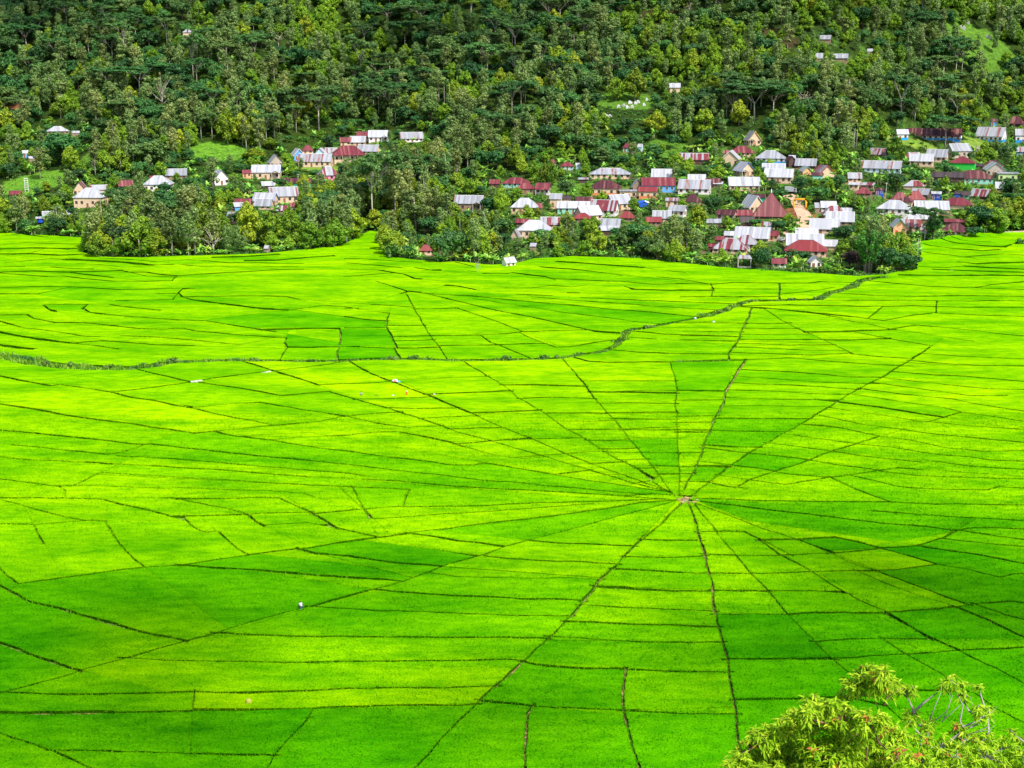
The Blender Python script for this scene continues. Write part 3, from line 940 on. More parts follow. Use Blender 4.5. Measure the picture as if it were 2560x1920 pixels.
TONE = [  # paddy greens, with cloud shade at lower left and right put into them: pixel, tone 0 deep green .. 1 yellow green
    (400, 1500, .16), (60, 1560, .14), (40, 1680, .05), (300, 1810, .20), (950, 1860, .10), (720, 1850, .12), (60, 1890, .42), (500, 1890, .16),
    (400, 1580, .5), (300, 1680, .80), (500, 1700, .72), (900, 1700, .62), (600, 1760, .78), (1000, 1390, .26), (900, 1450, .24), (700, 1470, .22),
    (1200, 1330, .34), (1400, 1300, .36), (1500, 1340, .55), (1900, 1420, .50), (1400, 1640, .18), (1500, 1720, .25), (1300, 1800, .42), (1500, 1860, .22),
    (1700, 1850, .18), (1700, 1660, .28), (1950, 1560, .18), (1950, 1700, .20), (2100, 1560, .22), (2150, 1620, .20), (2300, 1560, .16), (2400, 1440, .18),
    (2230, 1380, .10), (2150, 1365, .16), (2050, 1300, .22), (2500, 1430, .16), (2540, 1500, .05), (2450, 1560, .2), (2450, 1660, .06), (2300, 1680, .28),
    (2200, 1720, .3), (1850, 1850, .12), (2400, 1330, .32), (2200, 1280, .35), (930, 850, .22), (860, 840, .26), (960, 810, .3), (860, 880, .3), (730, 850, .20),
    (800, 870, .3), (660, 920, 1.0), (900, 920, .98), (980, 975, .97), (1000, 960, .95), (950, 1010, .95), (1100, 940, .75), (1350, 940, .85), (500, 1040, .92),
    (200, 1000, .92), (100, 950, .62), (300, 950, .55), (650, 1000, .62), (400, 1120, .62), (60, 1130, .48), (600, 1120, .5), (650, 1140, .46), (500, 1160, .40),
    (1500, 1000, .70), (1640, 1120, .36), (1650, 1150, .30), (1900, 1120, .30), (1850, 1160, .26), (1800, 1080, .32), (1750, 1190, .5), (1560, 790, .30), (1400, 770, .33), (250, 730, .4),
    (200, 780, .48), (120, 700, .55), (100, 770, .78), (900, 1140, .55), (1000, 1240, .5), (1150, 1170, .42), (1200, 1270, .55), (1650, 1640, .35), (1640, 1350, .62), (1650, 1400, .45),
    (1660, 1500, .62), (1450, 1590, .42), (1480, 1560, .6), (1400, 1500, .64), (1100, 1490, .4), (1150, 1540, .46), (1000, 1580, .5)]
tone = np.zeros(nc)
for c in range(nc):
    px, py, d = project((ccx[c], ccy[c], 0.4))
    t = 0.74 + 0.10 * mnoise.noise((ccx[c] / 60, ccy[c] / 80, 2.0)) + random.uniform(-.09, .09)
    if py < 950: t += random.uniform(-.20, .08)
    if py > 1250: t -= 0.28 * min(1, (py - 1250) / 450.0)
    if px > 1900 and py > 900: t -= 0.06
    tone[c] = t
def comp_at(x, y):
    d = (cen[:, 0] - x) ** 2 + (cen[:, 1] - y) ** 2
    d[~rice] = 1e9
    i = int(np.argmin(d))
    return comp[i]
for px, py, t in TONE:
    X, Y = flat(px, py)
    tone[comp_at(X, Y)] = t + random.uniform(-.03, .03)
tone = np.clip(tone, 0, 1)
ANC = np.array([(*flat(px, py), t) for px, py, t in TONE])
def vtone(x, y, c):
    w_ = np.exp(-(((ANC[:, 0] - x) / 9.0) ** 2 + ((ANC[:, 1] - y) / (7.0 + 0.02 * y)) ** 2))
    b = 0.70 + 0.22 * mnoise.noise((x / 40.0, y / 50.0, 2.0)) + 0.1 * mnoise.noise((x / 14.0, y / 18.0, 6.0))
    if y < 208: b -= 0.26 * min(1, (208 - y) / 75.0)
    f_ = float(np.clip((b * 0.25 + (w_ * ANC[:, 2]).sum()) / (0.25 + w_.sum()), 0, 1))  # blends in the anchors, their painted cloud shade included
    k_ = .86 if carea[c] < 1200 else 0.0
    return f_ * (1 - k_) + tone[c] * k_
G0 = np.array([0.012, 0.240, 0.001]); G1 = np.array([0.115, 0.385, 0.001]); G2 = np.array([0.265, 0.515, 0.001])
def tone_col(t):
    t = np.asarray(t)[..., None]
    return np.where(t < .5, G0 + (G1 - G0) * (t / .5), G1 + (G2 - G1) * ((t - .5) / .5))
height = np.array([random.uniform(0.34, 0.44) + (random.uniform(0, 1) * 0.0006 * max(0, ccy[c] - 300) if carea[c] < 3000 else 0.0) for c in range(nc)])
def hplus(y): return 0.0016 * np.maximum(0, y - 150)
# rice canopy: top sheet and stem walls down to the bund
vmap = {}
RVV = []; RCOL = []
def rv_id(v, c):
    k = (v, c)
    if k not in vmap:
        vmap[k] = len(RVV)
        x, y = RV[v]
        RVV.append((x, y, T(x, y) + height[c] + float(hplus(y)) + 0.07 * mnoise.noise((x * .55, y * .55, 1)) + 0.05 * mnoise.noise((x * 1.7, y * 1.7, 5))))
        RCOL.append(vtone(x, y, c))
    return vmap[k]
TF = []
bedge = {}
for fi in np.nonzero(rice)[0]:
    c = comp[fi]
    a, b, d = (rv_id(v, c) for v in RF[fi])
    TF.append((a, b, d))
    vv = RF[fi]
    for e in ((vv[0], vv[1]), (vv[1], vv[2]), (vv[2], vv[0])):
        k = (min(e), max(e))
        if len(edge[k]) == 1 or not (rice[edge[k][0]] and rice[edge[k][1]]): bedge[k] = (e, c)
        elif comp[edge[k][0]] != comp[edge[k][1]] and height[c] == max(height[comp[edge[k][0]]], height[comp[edge[k][1]]]): bedge[k] = (e, c)
WV = []; WF = []; WCOL = []
for e, c in bedge.values():
    a, b = RVV[vmap[(e[0], c)]], RVV[vmap[(e[1], c)]]
    i = len(WV)
    WV += [(a[0], a[1], T(a[0], a[1]) - .02), (b[0], b[1], T(b[0], b[1]) - .02), b, a]
    WCOL += [tone[c]] * 4
    WF.append((i, i + 1, i + 2, i + 3))
def rice_mat(name, wall):
    m, n, l, p = new_mat(name)
    at = n.new('ShaderNodeAttribute'); at.attribute_name = 'tint'
    tc = n.new('ShaderNodeTexCoord')
    def noise(scale, sx, sy, det):
        mp = n.new('ShaderNodeMapping'); mp.inputs['Scale'].default_value = (sx, sy, 1)
        l.new(tc.outputs['Object'], mp.inputs['Vector'])
        z = n.new('ShaderNodeTexNoise'); z.inputs['Scale'].default_value = scale; z.inputs['Detail'].default_value = det; z.inputs['Roughness'].default_value = .62
        l.new(mp.outputs[0], z.inputs['Vector'])
        return z
    def mult(src, z, lo, hi, a=.3, b=.7):
        r = ramp_node(n, [(a, lo), (b, hi)])
        l.new(z.outputs['Fac'], r.inputs['Fac'])
        x = n.new('ShaderNodeMix'); x.data_type = 'RGBA'; x.blend_type = 'MULTIPLY'; x.inputs['Factor'].default_value = 1
        l.new(src, x.inputs['A']); l.new(r.outputs['Color'], x.inputs['B'])
        return x.outputs['Result']
    o = at.outputs['Color']
    if wall:
        z = noise(1.0, 3.0, 3.0, 4)
        o = mult(o, z, (0.09, 0.15, 0.10, 1), (0.42, 0.46, 0.38, 1), .35, .75)  # stem green, with the shade of the gaps darkened into it
    else:
        o = mult(o, noise(0.05, 0.7, 2.2, 5), (0.50, 0.74, 0.9, 1), (1.25, 1.10, 1.0, 1), .34, .60)   # uneven growth
        o = mult(o, noise(0.35, 0.8, 2.0, 4), (0.62, 0.80, 0.9, 1), (1.20, 1.10, 1, 1), .32, .60)
        o = mult(o, noise(4.5, 1, 1, 4), (0.58, 0.72, .8, 1), (1.20, 1.12, 1, 1), .36, .60)      # single hills of rice
    l.new(o, p.inputs['Base Color'])
    p.inputs['Roughness'].default_value = 0.75
    p.inputs['Specular IOR Level'].default_value = 0.0
    bn = noise(3.0, 1, 1, 4)
    bp = n.new('ShaderNodeBump'); bp.inputs['Strength'].default_value = 0.55; bp.inputs['Distance'].default_value = 0.18
    l.new(bn.outputs['Fac'], bp.inputs['Height']); l.new(bp.outputs[0], p.inputs['Normal'])
    return m
M_rice = rice_mat('rice_leaf', False)
M_stem = rice_mat('rice_stem', True)
# tufts standing out of the sheet in the nearer fields, along every cut edge and across the paddies
tri = np.nonzero(rice & (cen[:, 1] < 265) & (np.abs(cen[:, 0]) < 0.44 * cen[:, 1] + 4))[0]
dens = np.where(cen[tri, 1] < 175, 5.5, 3.2)
wgt = tri_area[tri] * dens
NT = int(min(130000, wgt.sum()))
pick = rng.choice(tri, NT, p=wgt / wgt.sum())
r1 = np.sqrt(rng.random(NT)); r2 = rng.random(NT)
P0 = RV[RF[pick, 0]]; P1 = RV[RF[pick, 1]]; P2 = RV[RF[pick, 2]]
PT = P0 * (1 - r1)[:, None] + P1 * (r1 * (1 - r2))[:, None] + P2 * (r1 * r2)[:, None]
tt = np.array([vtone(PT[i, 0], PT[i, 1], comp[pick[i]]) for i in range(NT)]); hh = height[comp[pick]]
# edge tufts
ek = list(bedge.values())
ex = []; et = []; eh = []
for e, c in ek:
    a, b = RV[e[0]], RV[e[1]]
    if a[1] > 420: continue
    k = int(np.hypot(*(a - b)) * (4.0 if a[1] < 260 else 1.6)) + 1
    for _ in range(k):
        q = a + (b - a) * random.random()
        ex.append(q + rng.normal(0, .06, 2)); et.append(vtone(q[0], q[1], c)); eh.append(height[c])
PT = np.concatenate([PT, np.array(ex)]); tt = np.concatenate([tt, et]); hh = np.concatenate([hh, eh]) + hplus(PT[:, 1])
n_ = len(PT)
BV = []; BT = []
for k in range(3):
    ang = rng.random(n_) * 6.283
    lean = rng.random(n_) * 0.16
    wd = (0.05 + 0.05 * rng.random(n_)) * np.where(PT[:, 1] > 190, 1.5, 1.0)
    top = hh + 0.02 + 0.22 * rng.random(n_)
    cx, sx = np.cos(ang), np.sin(ang)
    a = np.stack([PT[:, 0] - sx * wd, PT[:, 1] + cx * wd, hh - .12], 1)
    b = np.stack([PT[:, 0] + sx * wd, PT[:, 1] - cx * wd, hh - .12], 1)
    c = np.stack([PT[:, 0] + cx * lean, PT[:, 1] + sx * lean, top], 1)
    BV.append(np.stack([a, b, c], 1)); BT.append(np.clip(tt + rng.normal(0.05, .08, n_), 0, 1.1))
BV = np.concatenate(BV).reshape(-1, 3); BT = np.repeat(np.concatenate(BT), 3)
allV = np.concatenate([np.array(RVV), np.array(WV), BV])
allT = np.concatenate([np.array(RCOL), np.array(WCOL), BT])
o1 = len(RVV); o2 = o1 + len(WV)
wf = np.array(WF) + o1
wtri = np.concatenate([wf[:, [0, 1, 2]], wf[:, [0, 2, 3]]])
btri = np.arange(len(BV)).reshape(-1, 3) + o2
allF = np.concatenate([np.array(TF), wtri, btri])
mi = np.concatenate([np.zeros(len(TF)), np.ones(len(wtri)), np.zeros(len(btri))])
me = np_mesh('rice_crop', allV, allF, [M_rice, M_stem], mi=mi)
sm = np.zeros(len(allF), bool); sm[:len(TF)] = True
me.polygons.foreach_set('use_smooth', sm)
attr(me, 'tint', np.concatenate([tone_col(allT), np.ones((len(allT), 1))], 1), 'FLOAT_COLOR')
tag(link('rice_crop', me), 'bright green young rice standing in wedge shaped paddies of the valley floor', 'rice', kind='stuff')
# bunds: the earth banks between the paddies
bm_ = inside & ~rice
bi = np.nonzero(bm_)[0]
uv, inv = np.unique(RF[bi].ravel(), return_inverse=True)
BVV = np.array([(RV[v][0], RV[v][1], T(*RV[v]) + 0.015 + 0.05 * abs(nz2(RV[v][0], RV[v][1], .8))) for v in uv])
def earth_mat(name, a, b, c, scale=1.2):
    m, n, l, p = new_mat(name)
    tc = n.new('ShaderNodeTexCoord')
    z = n.new('ShaderNodeTexNoise'); z.inputs['Scale'].default_value = scale; z.inputs['Detail'].default_value = 6
    l.new(tc.outputs['Object'], z.inputs['Vector'])
    r = ramp_node(n, [(0.32, a), (0.5, b), (0.68, c)])
    l.new(z.outputs['Fac'], r.inputs['Fac']); l.new(r.outputs['Color'], p.inputs['Base Color'])
    p.inputs['Roughness'].default_value = .95; p.inputs['Specular IOR Level'].default_value = .1
    return m
M_b = [earth_mat('bund_mud', (0.06, 0.14, 0.010, 1), (0.09, 0.24, 0.010, 1), (0.17, 0.33, 0.015, 1)),
       earth_mat('bund_grass', (0.06, 0.10, 0.02, 1), (0.16, 0.30, 0.03, 1), (0.28, 0.34, 0.10, 1)),
       earth_mat('bund_soil', (0.07, 0.09, 0.015, 1), (0.30, 0.23, 0.07, 1), (0.52, 0.41, 0.16, 1)),
       earth_mat('canal_bank', (0.06, 0.15, 0.01, 1), (0.13, 0.28, 0.02, 1), (0.26, 0.42, 0.05, 1))]
bmi = [{'d': 0, 't': 0, 'g': 1, 's': 2, 'C': 3, '': 1}[(sty_of[i][:1])] for i in bi]
me = np_mesh('field_bunds', BVV, inv.reshape(-1, 3), M_b, mi=bmi, smooth=True)
tag(link('field_bunds', me), kind='structure')
# grass and weeds on the banks and along the canal
GV = []; GT = []
def blade(x, y, z, h, wd, t):
    a = random.random() * 6.283
    cx, sx = math.cos(a), math.sin(a)
    ln = h * random.uniform(.1, .6); b = random.random() * 6.283
    GV.extend([(x - cx * wd, y - sx * wd, z), (x + cx * wd, y + sx * wd, z), (x + math.cos(b) * ln, y + math.sin(b) * ln, z + h)])
    GT.extend([t] * 3)
for x, y, sty, hw, dx, dy in BUNDPTS:
    if sty[0] == 'C':
        k = int(52 * hw) if hw > 1.2 else int(70 * hw)
        for _ in range(k):
            q = random.uniform(-1.15, 1.15) * hw; a = random.uniform(-1.2, 1.2)
            X, Y = x - dy * q + dx * a, y + dx * q + dy * a
            lump = max(0.0, nz2(X, Y, .25) + .45)
            blade(X, Y, 0, (0.45 + 0.8 * lump * min(1.4, max(.8, hw * .6))) * random.uniform(.6, 1.3), random.uniform(.20, .42), .25 + .75 * random.random())
    elif sty == 'g':
        for _ in range(5):
            q = random.uniform(-1, 1) * hw; a = random.uniform(-.8, .8)
            blade(x - dy * q + dx * a, y + dx * q + dy * a, 0, random.uniform(.25, .62), random.uniform(.05, .11), random.uniform(.5, 1))
    elif random.random() < .9:
        for _ in range(5 if y < 260 else 2):
            q = random.uniform(-1.2, 1.2) * hw; a = random.uniform(-.8, .8)
            blade(x - dy * q + dx * a, y + dx * q + dy * a, 0, random.uniform(.15, .5), random.uniform(.04, .09), random.uniform(.1, .8))
M_weed = leaf_mat('weed_leaf', (0.025, 0.11, 0.010, 1), (0.10, 0.30, 0.015, 1), (0.32, 0.52, 0.04, 1), trans=.25, objvar=0)
me = np_mesh('bank_weeds', GV, np.arange(len(GV)).reshape(-1, 3), [M_weed])
attr(me, 'rnd', GT)
tag(link('bank_weeds', me), 'tangled grass and weeds on the canal banks and field bunds', 'weeds', kind='stuff')
# ------------------------------------------------------------------ trees: a few meshes of each kind, shared by every tree of that kind
def leaf_cloud(centers, radii, per, size, flat_=1.0, shell=0.55, up=0.25, tipvar=0.25, seed=0, elong=1.6, jit=0.36):
    """leaf-sized quads through the volume of many lobes; returns verts, faces, per-vertex value"""
    g = np.random.default_rng(seed)
    Vs = []; Rs = []
    for c, r in zip(centers, radii):
        k = max(6, int(per * r * r))
        d = g.normal(size=(k, 3)); d /= np.linalg.norm(d, axis=1)[:, None]
        rad = (shell + (1 - shell) * g.random(k)) ** 0.8
        P = np.array(c) + d * rad[:, None] * np.array([r, r, r * flat_])
        nrm = d + g.normal(size=(k, 3)) * jit + np.array([0, 0, up]); nrm /= np.linalg.norm(nrm, axis=1)[:, None]
        t = np.cross(nrm, g.normal(size=(k, 3))); t /= np.linalg.norm(t, axis=1)[:, None]
        b = np.cross(nrm, t)
        s = size * (0.6 + 0.8 * g.random(k))[:, None]
        q = np.stack([P - t * s * elong * .5, P + b * s * .5, P + t * s * elong * .5, P - b * s * .5], 1)
        Vs.append(q)
        v = 0.5 + .62 * tipvar * g.normal(size=k) + g.normal() * 0.10
        Rs.append(np.repeat(np.clip(v, 0, 1), 4))
    V = np.concatenate(Vs).reshape(-1, 3)
    return V, np.arange(len(V)).reshape(-1, 4), np.concatenate(Rs)
def crown_mesh(name, mat, V, F, R):
    me = np_mesh(name, V, F, [mat])
    attr(me, 'rnd', R)
    return me
def bark(name, a, b): return plain(name, ((a[0] + b[0]) / 2, (a[1] + b[1]) / 2, (a[2] + b[2]) / 2), .9, .35, 2.0)
BK_dark = plain('bark_dark', (0.09, 0.065, 0.045), .9, .4, 2)
BK_grey = plain('bark_grey', (0.26, 0.23, 0.19), .9, .3, 2)
BK_pale = plain('bark_pale', (0.40, 0.37, 0.31), .85, .25, 2)
LF = {
    'clove': leaf_mat('leaf_clove', (0.060, 0.135, 0.010, 1), (0.195, 0.310, 0.016, 1), (0.420, 0.520, 0.030, 1), 0.28, 0.5),
    'broad': leaf_mat('leaf_broad', (0.020, 0.070, 0.022, 1), (0.060, 0.160, 0.038, 1), (0.155, 0.300, 0.062, 1), 0.24, 0.6),
    'slender': leaf_mat('leaf_slender', (0.078, 0.135, 0.034, 1), (0.190, 0.275, 0.068, 1), (0.350, 0.430, 0.130, 1), 0.28, 0.55),
    'umbrella': leaf_mat('leaf_umbrella', (0.028, 0.090, 0.022, 1), (0.072, 0.175, 0.038, 1), (0.170, 0.300, 0.070, 1), 0.28, 0.45),
    'banana': leaf_mat('leaf_banana', (0.10, 0.25, 0.02, 1), (0.24, 0.48, 0.04, 1), (0.45, 0.65, 0.12, 1), 0.35, 0.35),
    'palm': leaf_mat('leaf_palm', (0.02, 0.06, 0.01, 1), (0.07, 0.15, 0.02, 1), (0.18, 0.26, 0.04, 1), .25, .3),
    'bamboo': leaf_mat('leaf_bamboo', (0.03, 0.09, 0.01, 1), (0.075, 0.19, 0.018, 1), (0.17, 0.33, 0.04, 1), .25, .3),
    'shrub': leaf_mat('leaf_shrub', (0.030, 0.100, 0.016, 1), (0.090, 0.220, 0.028, 1), (0.220, 0.390, 0.055, 1), 0.25, 0.6),
    'dry': leaf_mat('leaf_dry', (0.10, 0.10, 0.03, 1), (0.20, 0.20, 0.07, 1), (0.34, 0.33, 0.14, 1), .2, .3),
    'purple': leaf_mat('leaf_purple', (0.02, 0.012, 0.012, 1), (0.05, 0.03, 0.028, 1), (0.10, 0.07, 0.05, 1), .2, .2),
}
PROTO = {}     # kind -> list of (crown mesh, trunk mesh, nominal height, nominal crown width)
def trunk_mesh(name, mat, tubes):
    mb = MB()
    for pts, rad in tubes: mb.tube(pts, rad, 6)
    return mb.build(name, mat, smooth=True, link_it=False)
def proto(kind, crown, trunk, h, w_): PROTO.setdefault(kind, []).append((crown, trunk, h, w_))
for i in range(6):        # clove: dense egg shape, 9 m tall
    g = np.random.default_rng(100 + i)
    H = 9.0; cs = []; rs = []
    sharp = 0.55 + 0.9 * g.random(); fat = .85 + .4 * g.random()
    for k in range(46):
        t = g.random() ** 0.9
        prof = (math.sin(math.pi * min(1, t * .80 + .16)) ** sharp) * (1.0 if t < .5 else 1.0 - 0.25 * (t - .5))
        a = g.random() * 6.283
        rr_ = 2.75 * fat * prof * (0.55 + .45 * g.random())
        cs.append((rr_ * math.cos(a), rr_ * math.sin(a), 1.5 + t * 7.0)); rs.append(0.75 + 0.55 * g.random() * prof)
    V, F, R = leaf_cloud(cs, rs, 60, .38, 1.0, .6, .3, .20, 100 + i)
    proto('clove', crown_mesh('clove_crown', LF['clove'], V, F, R), trunk_mesh('clove_trunk', BK_grey, [([(0, 0, -1.5), (0.05, 0, 1.5), (0, .1, 6.5)], [.22, .17, .05])]), H, 6.2)
for i in range(5):        # broad dark tree, 11 m
    g = np.random.default_rng(200 + i)
    cs = []; rs = []; tb = [([(0, 0, -2), (.2, 0, 2.5), (.1, .2, 5)], [.32, .25, .15])]
    for k in range(9):
        a = g.random() * 6.283; rr_ = 3.0 * math.sqrt(g.random()); z = 5.0 + 4.2 * g.random() * (1 - rr_ / 6)
        tb.append(([(.15, .1, 3.6), (rr_ * .5 * math.cos(a), rr_ * .5 * math.sin(a), z - 1.6), (rr_ * math.cos(a), rr_ * math.sin(a), z)], [.14, .09, .03]))
        for q in range(5):
            d = g.normal(size=3) * (1.0, 1.0, .75)
            cs.append((rr_ * math.cos(a) + d[0], rr_ * math.sin(a) + d[1], z + d[2])); rs.append(.8 + .85 * g.random())
    V, F, R = leaf_cloud(cs, rs, 34, .48, .8, .55, .35, .22, 200 + i)
    proto('broad', crown_mesh('broad_crown', LF['broad'], V, F, R), trunk_mesh('broad_trunk', BK_dark, tb), 11.0, 8.4)
for i in range(5):        # slender tree, 15 m, bare pale trunk below
    g = np.random.default_rng(300 + i)
    cs = []; rs = []; ln = g.normal() * .35
    tb = [([(0, 0, -2), (ln * .3, 0, 4), (ln, .1, 9), (ln * 1.3, 0, 14)], [.22, .19, .13, .03])]
    for k in range(34):
        t = g.random(); z = 4.8 + 9.4 * t
        rr_ = (2.1 - 1.5 * abs(t - .4)) * (0.35 + .65 * g.random()); a = g.random() * 6.283
        cs.append((ln + rr_ * math.cos(a), rr_ * math.sin(a), z)); rs.append(.65 + .7 * g.random())
        if k % 3 == 0: tb.append(([(ln * z / 14, 0, z - 1.8), (ln + rr_ * math.cos(a), rr_ * math.sin(a), z)], [.08, .02]))
    V, F, R = leaf_cloud(cs, rs, 40, .42, 1.1, .35, .1, .24, 300 + i)
    proto('slender', crown_mesh('slender_crown', LF['slender'], V, F, R), trunk_mesh('slender_trunk', BK_pale, tb), 15.0, 5.4)
for i in range(4):        # umbrella tree: layered flat crown on white forking limbs, 15 m
    g = np.random.default_rng(400 + i)
    cs = []; rs = []
    tb = [([(0, 0, -2), (.2, 0, 3), (.3, .1, 7.5)], [.30, .22, .15])]
    nb = 6
    for k in range(nb):
        a = 6.283 * k / nb + g.normal() * .3; R_ = 3.0 + 3.4 * g.random(); z = 11.0 + 3.2 * g.random() - R_ * .12
        m_ = (R_ * .4 * math.cos(a), R_ * .4 * math.sin(a), 9.2 + .5 * g.random())
        e = (R_ * math.cos(a), R_ * math.sin(a), z)
        tb.append(([(.25, .05, 6.0 + g.random()), m_, e], [.11, .08, .03]))
        for q in range(3):
            e2 = (e[0] + g.normal() * 1.8, e[1] + g.normal() * 1.8, z + .5 + g.normal() * .5)
            tb.append(([m_, ((m_[0] + e2[0]) / 2, (m_[1] + e2[1]) / 2, (m_[2] + e2[2]) / 2 + .3), e2], [.05, .035, .012]))
            for u in range(6):
                cs.append((e2[0] + g.normal() * 1.1, e2[1] + g.normal() * 1.1, e2[2] + .25 + g.normal() * .30)); rs.append(1.0 + .8 * g.random())
    V, F, R = leaf_cloud(cs, rs, 34, .38, .30, .2, .9, .2, 400 + i)
    proto('umbrella', crown_mesh('umbrella_crown', LF['umbrella'], V, F, R), trunk_mesh('umbrella_trunk', BK_pale, tb), 14.5, 14.0)
def frond_leaf(base, d_az, length, rise, droop, width, seg=6, fold=.12):
    """one arching leaf blade as a folded strip of quads"""
    vs = []; fs = []
    ca, sa = math.cos(d_az), math.sin(d_az)
    for i in range(seg + 1):
        t = i / seg
        r = length * (t * math.cos(rise) + .12 * t)
        z = length * (math.sin(rise) * t - droop * t * t)
        ww = width * math.sin(math.pi * min(.98, .10 + .86 * t)) ** .6
        x, y = base[0] + ca * r, base[1] + sa * r
        vs += [(x - sa * ww, y + ca * ww, base[2] + z - fold * ww), (x, y, base[2] + z), (x + sa * ww, y - ca * ww, base[2] + z - fold * ww)]
    for i in range(seg):
        fs += [(3 * i, 3 * i + 1, 3 * i + 4, 3 * i + 3), (3 * i + 1, 3 * i + 2, 3 * i + 5, 3 * i + 4)]
    return vs, fs
for i in range(4):        # banana: 4.5 m, broad arching leaves
    g = random.Random(500 + i); VV = []; FF = []; RR = []; tb = []
    for s in range(3):
        bx, by = g.uniform(-.9, .9), g.uniform(-.9, .9); hh_ = g.uniform(1.3, 2.6)
        tb.append(([(bx, by, -1), (bx, by, hh_)], [.16, .11]))
        for k in range(g.randint(6, 8)):
            vs, fs = frond_leaf((bx, by, hh_ - .1), g.uniform(0, 6.283), g.uniform(1.7, 2.6), g.uniform(.55, 1.25), g.uniform(.25, .75), g.uniform(.28, .42))
            b = len(VV); VV += vs; FF += [[b + j for j in f] for f in fs]; RR += [g.uniform(.2, .95)] * len(vs)
    proto('banana', crown_mesh('banana_leaves', LF['banana'], VV, FF, RR), trunk_mesh('banana_stem', plain('banana_stem', (.22, .27, .1), .7) if i == 0 else bpy.data.materials['banana_stem'], tb), 4.3, 4.4)
for i in range(3):        # areca style palm: thin pole, small head, 12 m
    g = random.Random(600 + i); VV = []; FF = []; RR = []
    hh_ = 10.0
    for k in range(14):
        vs, fs = frond_leaf((0, 0, hh_), k * .45 + g.uniform(-.2, .2), g.uniform(2.0, 2.9), g.uniform(.2, 1.2), g.uniform(.5, .95), g.uniform(.28, .4), 6, .7)
        b = len(VV); VV += vs; FF += [[b + j for j in f] for f in fs]; RR += [g.uniform(.2, .9)] * len(vs)
    proto('palm', crown_mesh('palm_fronds', LF['palm'], VV, FF, RR), trunk_mesh('palm_trunk', BK_pale, [([(0, 0, -2), (.1, 0, 5), (0, 0, hh_ + .2)], [.15, .12, .10])]), 12.0, 5.0)
for i in range(3):        # bamboo: drooping plumes
    g = np.random.default_rng(700 + i); cs = []; rs = []; tb = []
    for k in range(16):
        a = g.random() * 6.283; R_ = 1.0 + 3.0 * g.random(); hz = 8 + 4 * g.random()
        p0 = (.8 * math.cos(a), .8 * math.sin(a), -1); p1 = (R_ * .4 * math.cos(a), R_ * .4 * math.sin(a), hz * .7); p2 = (R_ * math.cos(a), R_ * math.sin(a), hz)
        tb.append(([p0, p1, p2], [.07, .06, .02]))
        for q in range(7):
            t = .35 + .65 * q / 6
            x = p0[0] + (p2[0] - p0[0]) * t ** 1.3; y = p0[1] + (p2[1] - p0[1]) * t ** 1.3
            cs.append((x + g.normal() * .3, y + g.normal() * .3, hz * t ** .8 - .2)); rs.append(.5 + .4 * g.random())
    V, F, R = leaf_cloud(cs, rs, 40, .34, 1.2, .3, -.2, .22, 700 + i, 2.4)
    proto('bamboo', crown_mesh('bamboo_leaves', LF['bamboo'], V, F, R), trunk_mesh('bamboo_stems', BK_grey, tb), 12.0, 7.5)
for i in range(5):        # shrub 2 m
    g = np.random.default_rng(800 + i); cs = []; rs = []
    for k in range(10):
        a = g.random() * 6.283; R_ = 1.1 * math.sqrt(g.random())
        cs.append((R_ * math.cos(a), R_ * math.sin(a), .45 + .9 * g.random())); rs.append(.35 + .35 * g.random())
    V, F, R = leaf_cloud(cs, rs, 95, .26, .85, .4, .4, .25, 800 + i)
    proto('shrub', crown_mesh('shrub_leaves', LF['shrub'], V, F, R), trunk_mesh('shrub_stems', BK_dark, [([(0, 0, -.5), (.2, 0, .9)], [.06, .02]), ([(0, 0, -.5), (-.3, .2, .9)], [.05, .02])]), 2.0, 2.6)
for i in range(2):        # bare white tree with a few leaves
    g = np.random.default_rng(900 + i); tb = [([(0, 0, -1), (.1, 0, 2), (0, .1, 4.5)], [.2, .17, .12])]; cs = []; rs = []
    for k in range(16):
        a = g.random() * 6.283; el = .5 + .7 * g.random(); L = 2.0 + 2.4 * g.random(); z0 = 1.8 + 2.7 * g.random()
        e = (L * math.cos(el) * math.cos(a), L * math.cos(el) * math.sin(a), z0 + L * math.sin(el))
        tb.append(([(0, 0, z0), (e[0] * .5 + .1, e[1] * .5, (z0 + e[2]) / 2 - .1), e], [.09, .06, .015]))
        cs.append(e); rs.append(.45 + .25 * g.random())
    V, F, R = leaf_cloud(cs, rs, 26, .26, .9, .2, .1, .2, 900 + i)
    proto('bare', crown_mesh('sparse_leaves', LF['dry'], V, F, R), trunk_mesh('bare_limbs', BK_pale, tb), 7.5, 5.0)
KIND = {  # kind -> object name, crown part, trunk part, category, words
    'clove': ('clove_tree', 'crown', 'trunk', 'tree'), 'broad': ('broadleaf_tree', 'crown', 'trunk', 'tree'), 'slender': ('slender_tree', 'crown', 'trunk', 'tree'),
    'umbrella': ('umbrella_tree', 'crown', 'trunk', 'tree'), 'banana': ('banana_plant', 'leaves', 'stem', 'banana plant'), 'palm': ('palm_tree', 'fronds', 'trunk', 'palm tree'),
    'bamboo': ('bamboo_clump', 'leaves', 'stems', 'bamboo'), 'shrub': ('shrub', 'leaves', 'stems', 'shrub'), 'bare': ('bare_tree', 'leaves', 'limbs', 'tree')}
PLANTS = []   # dict records, turned into objects once the whole list is known
def plant(kind, p, h, wpx=None, wm=None, want=None, mat=None):
    k = random.randrange(len(PROTO[kind]))
    nh, nw = PROTO[kind][k][2:4]
    sz = h / nh
    sx = (wm / nw) if wm else sz * random.uniform(.88, 1.15)
    PLANTS.append(dict(kind=kind, k=k, p=p, h=h, w=sx * nw, sz=sz, sx=sx, rz=random.uniform(0, 6.283), want=want, mat=mat))
    return PLANTS[-1]
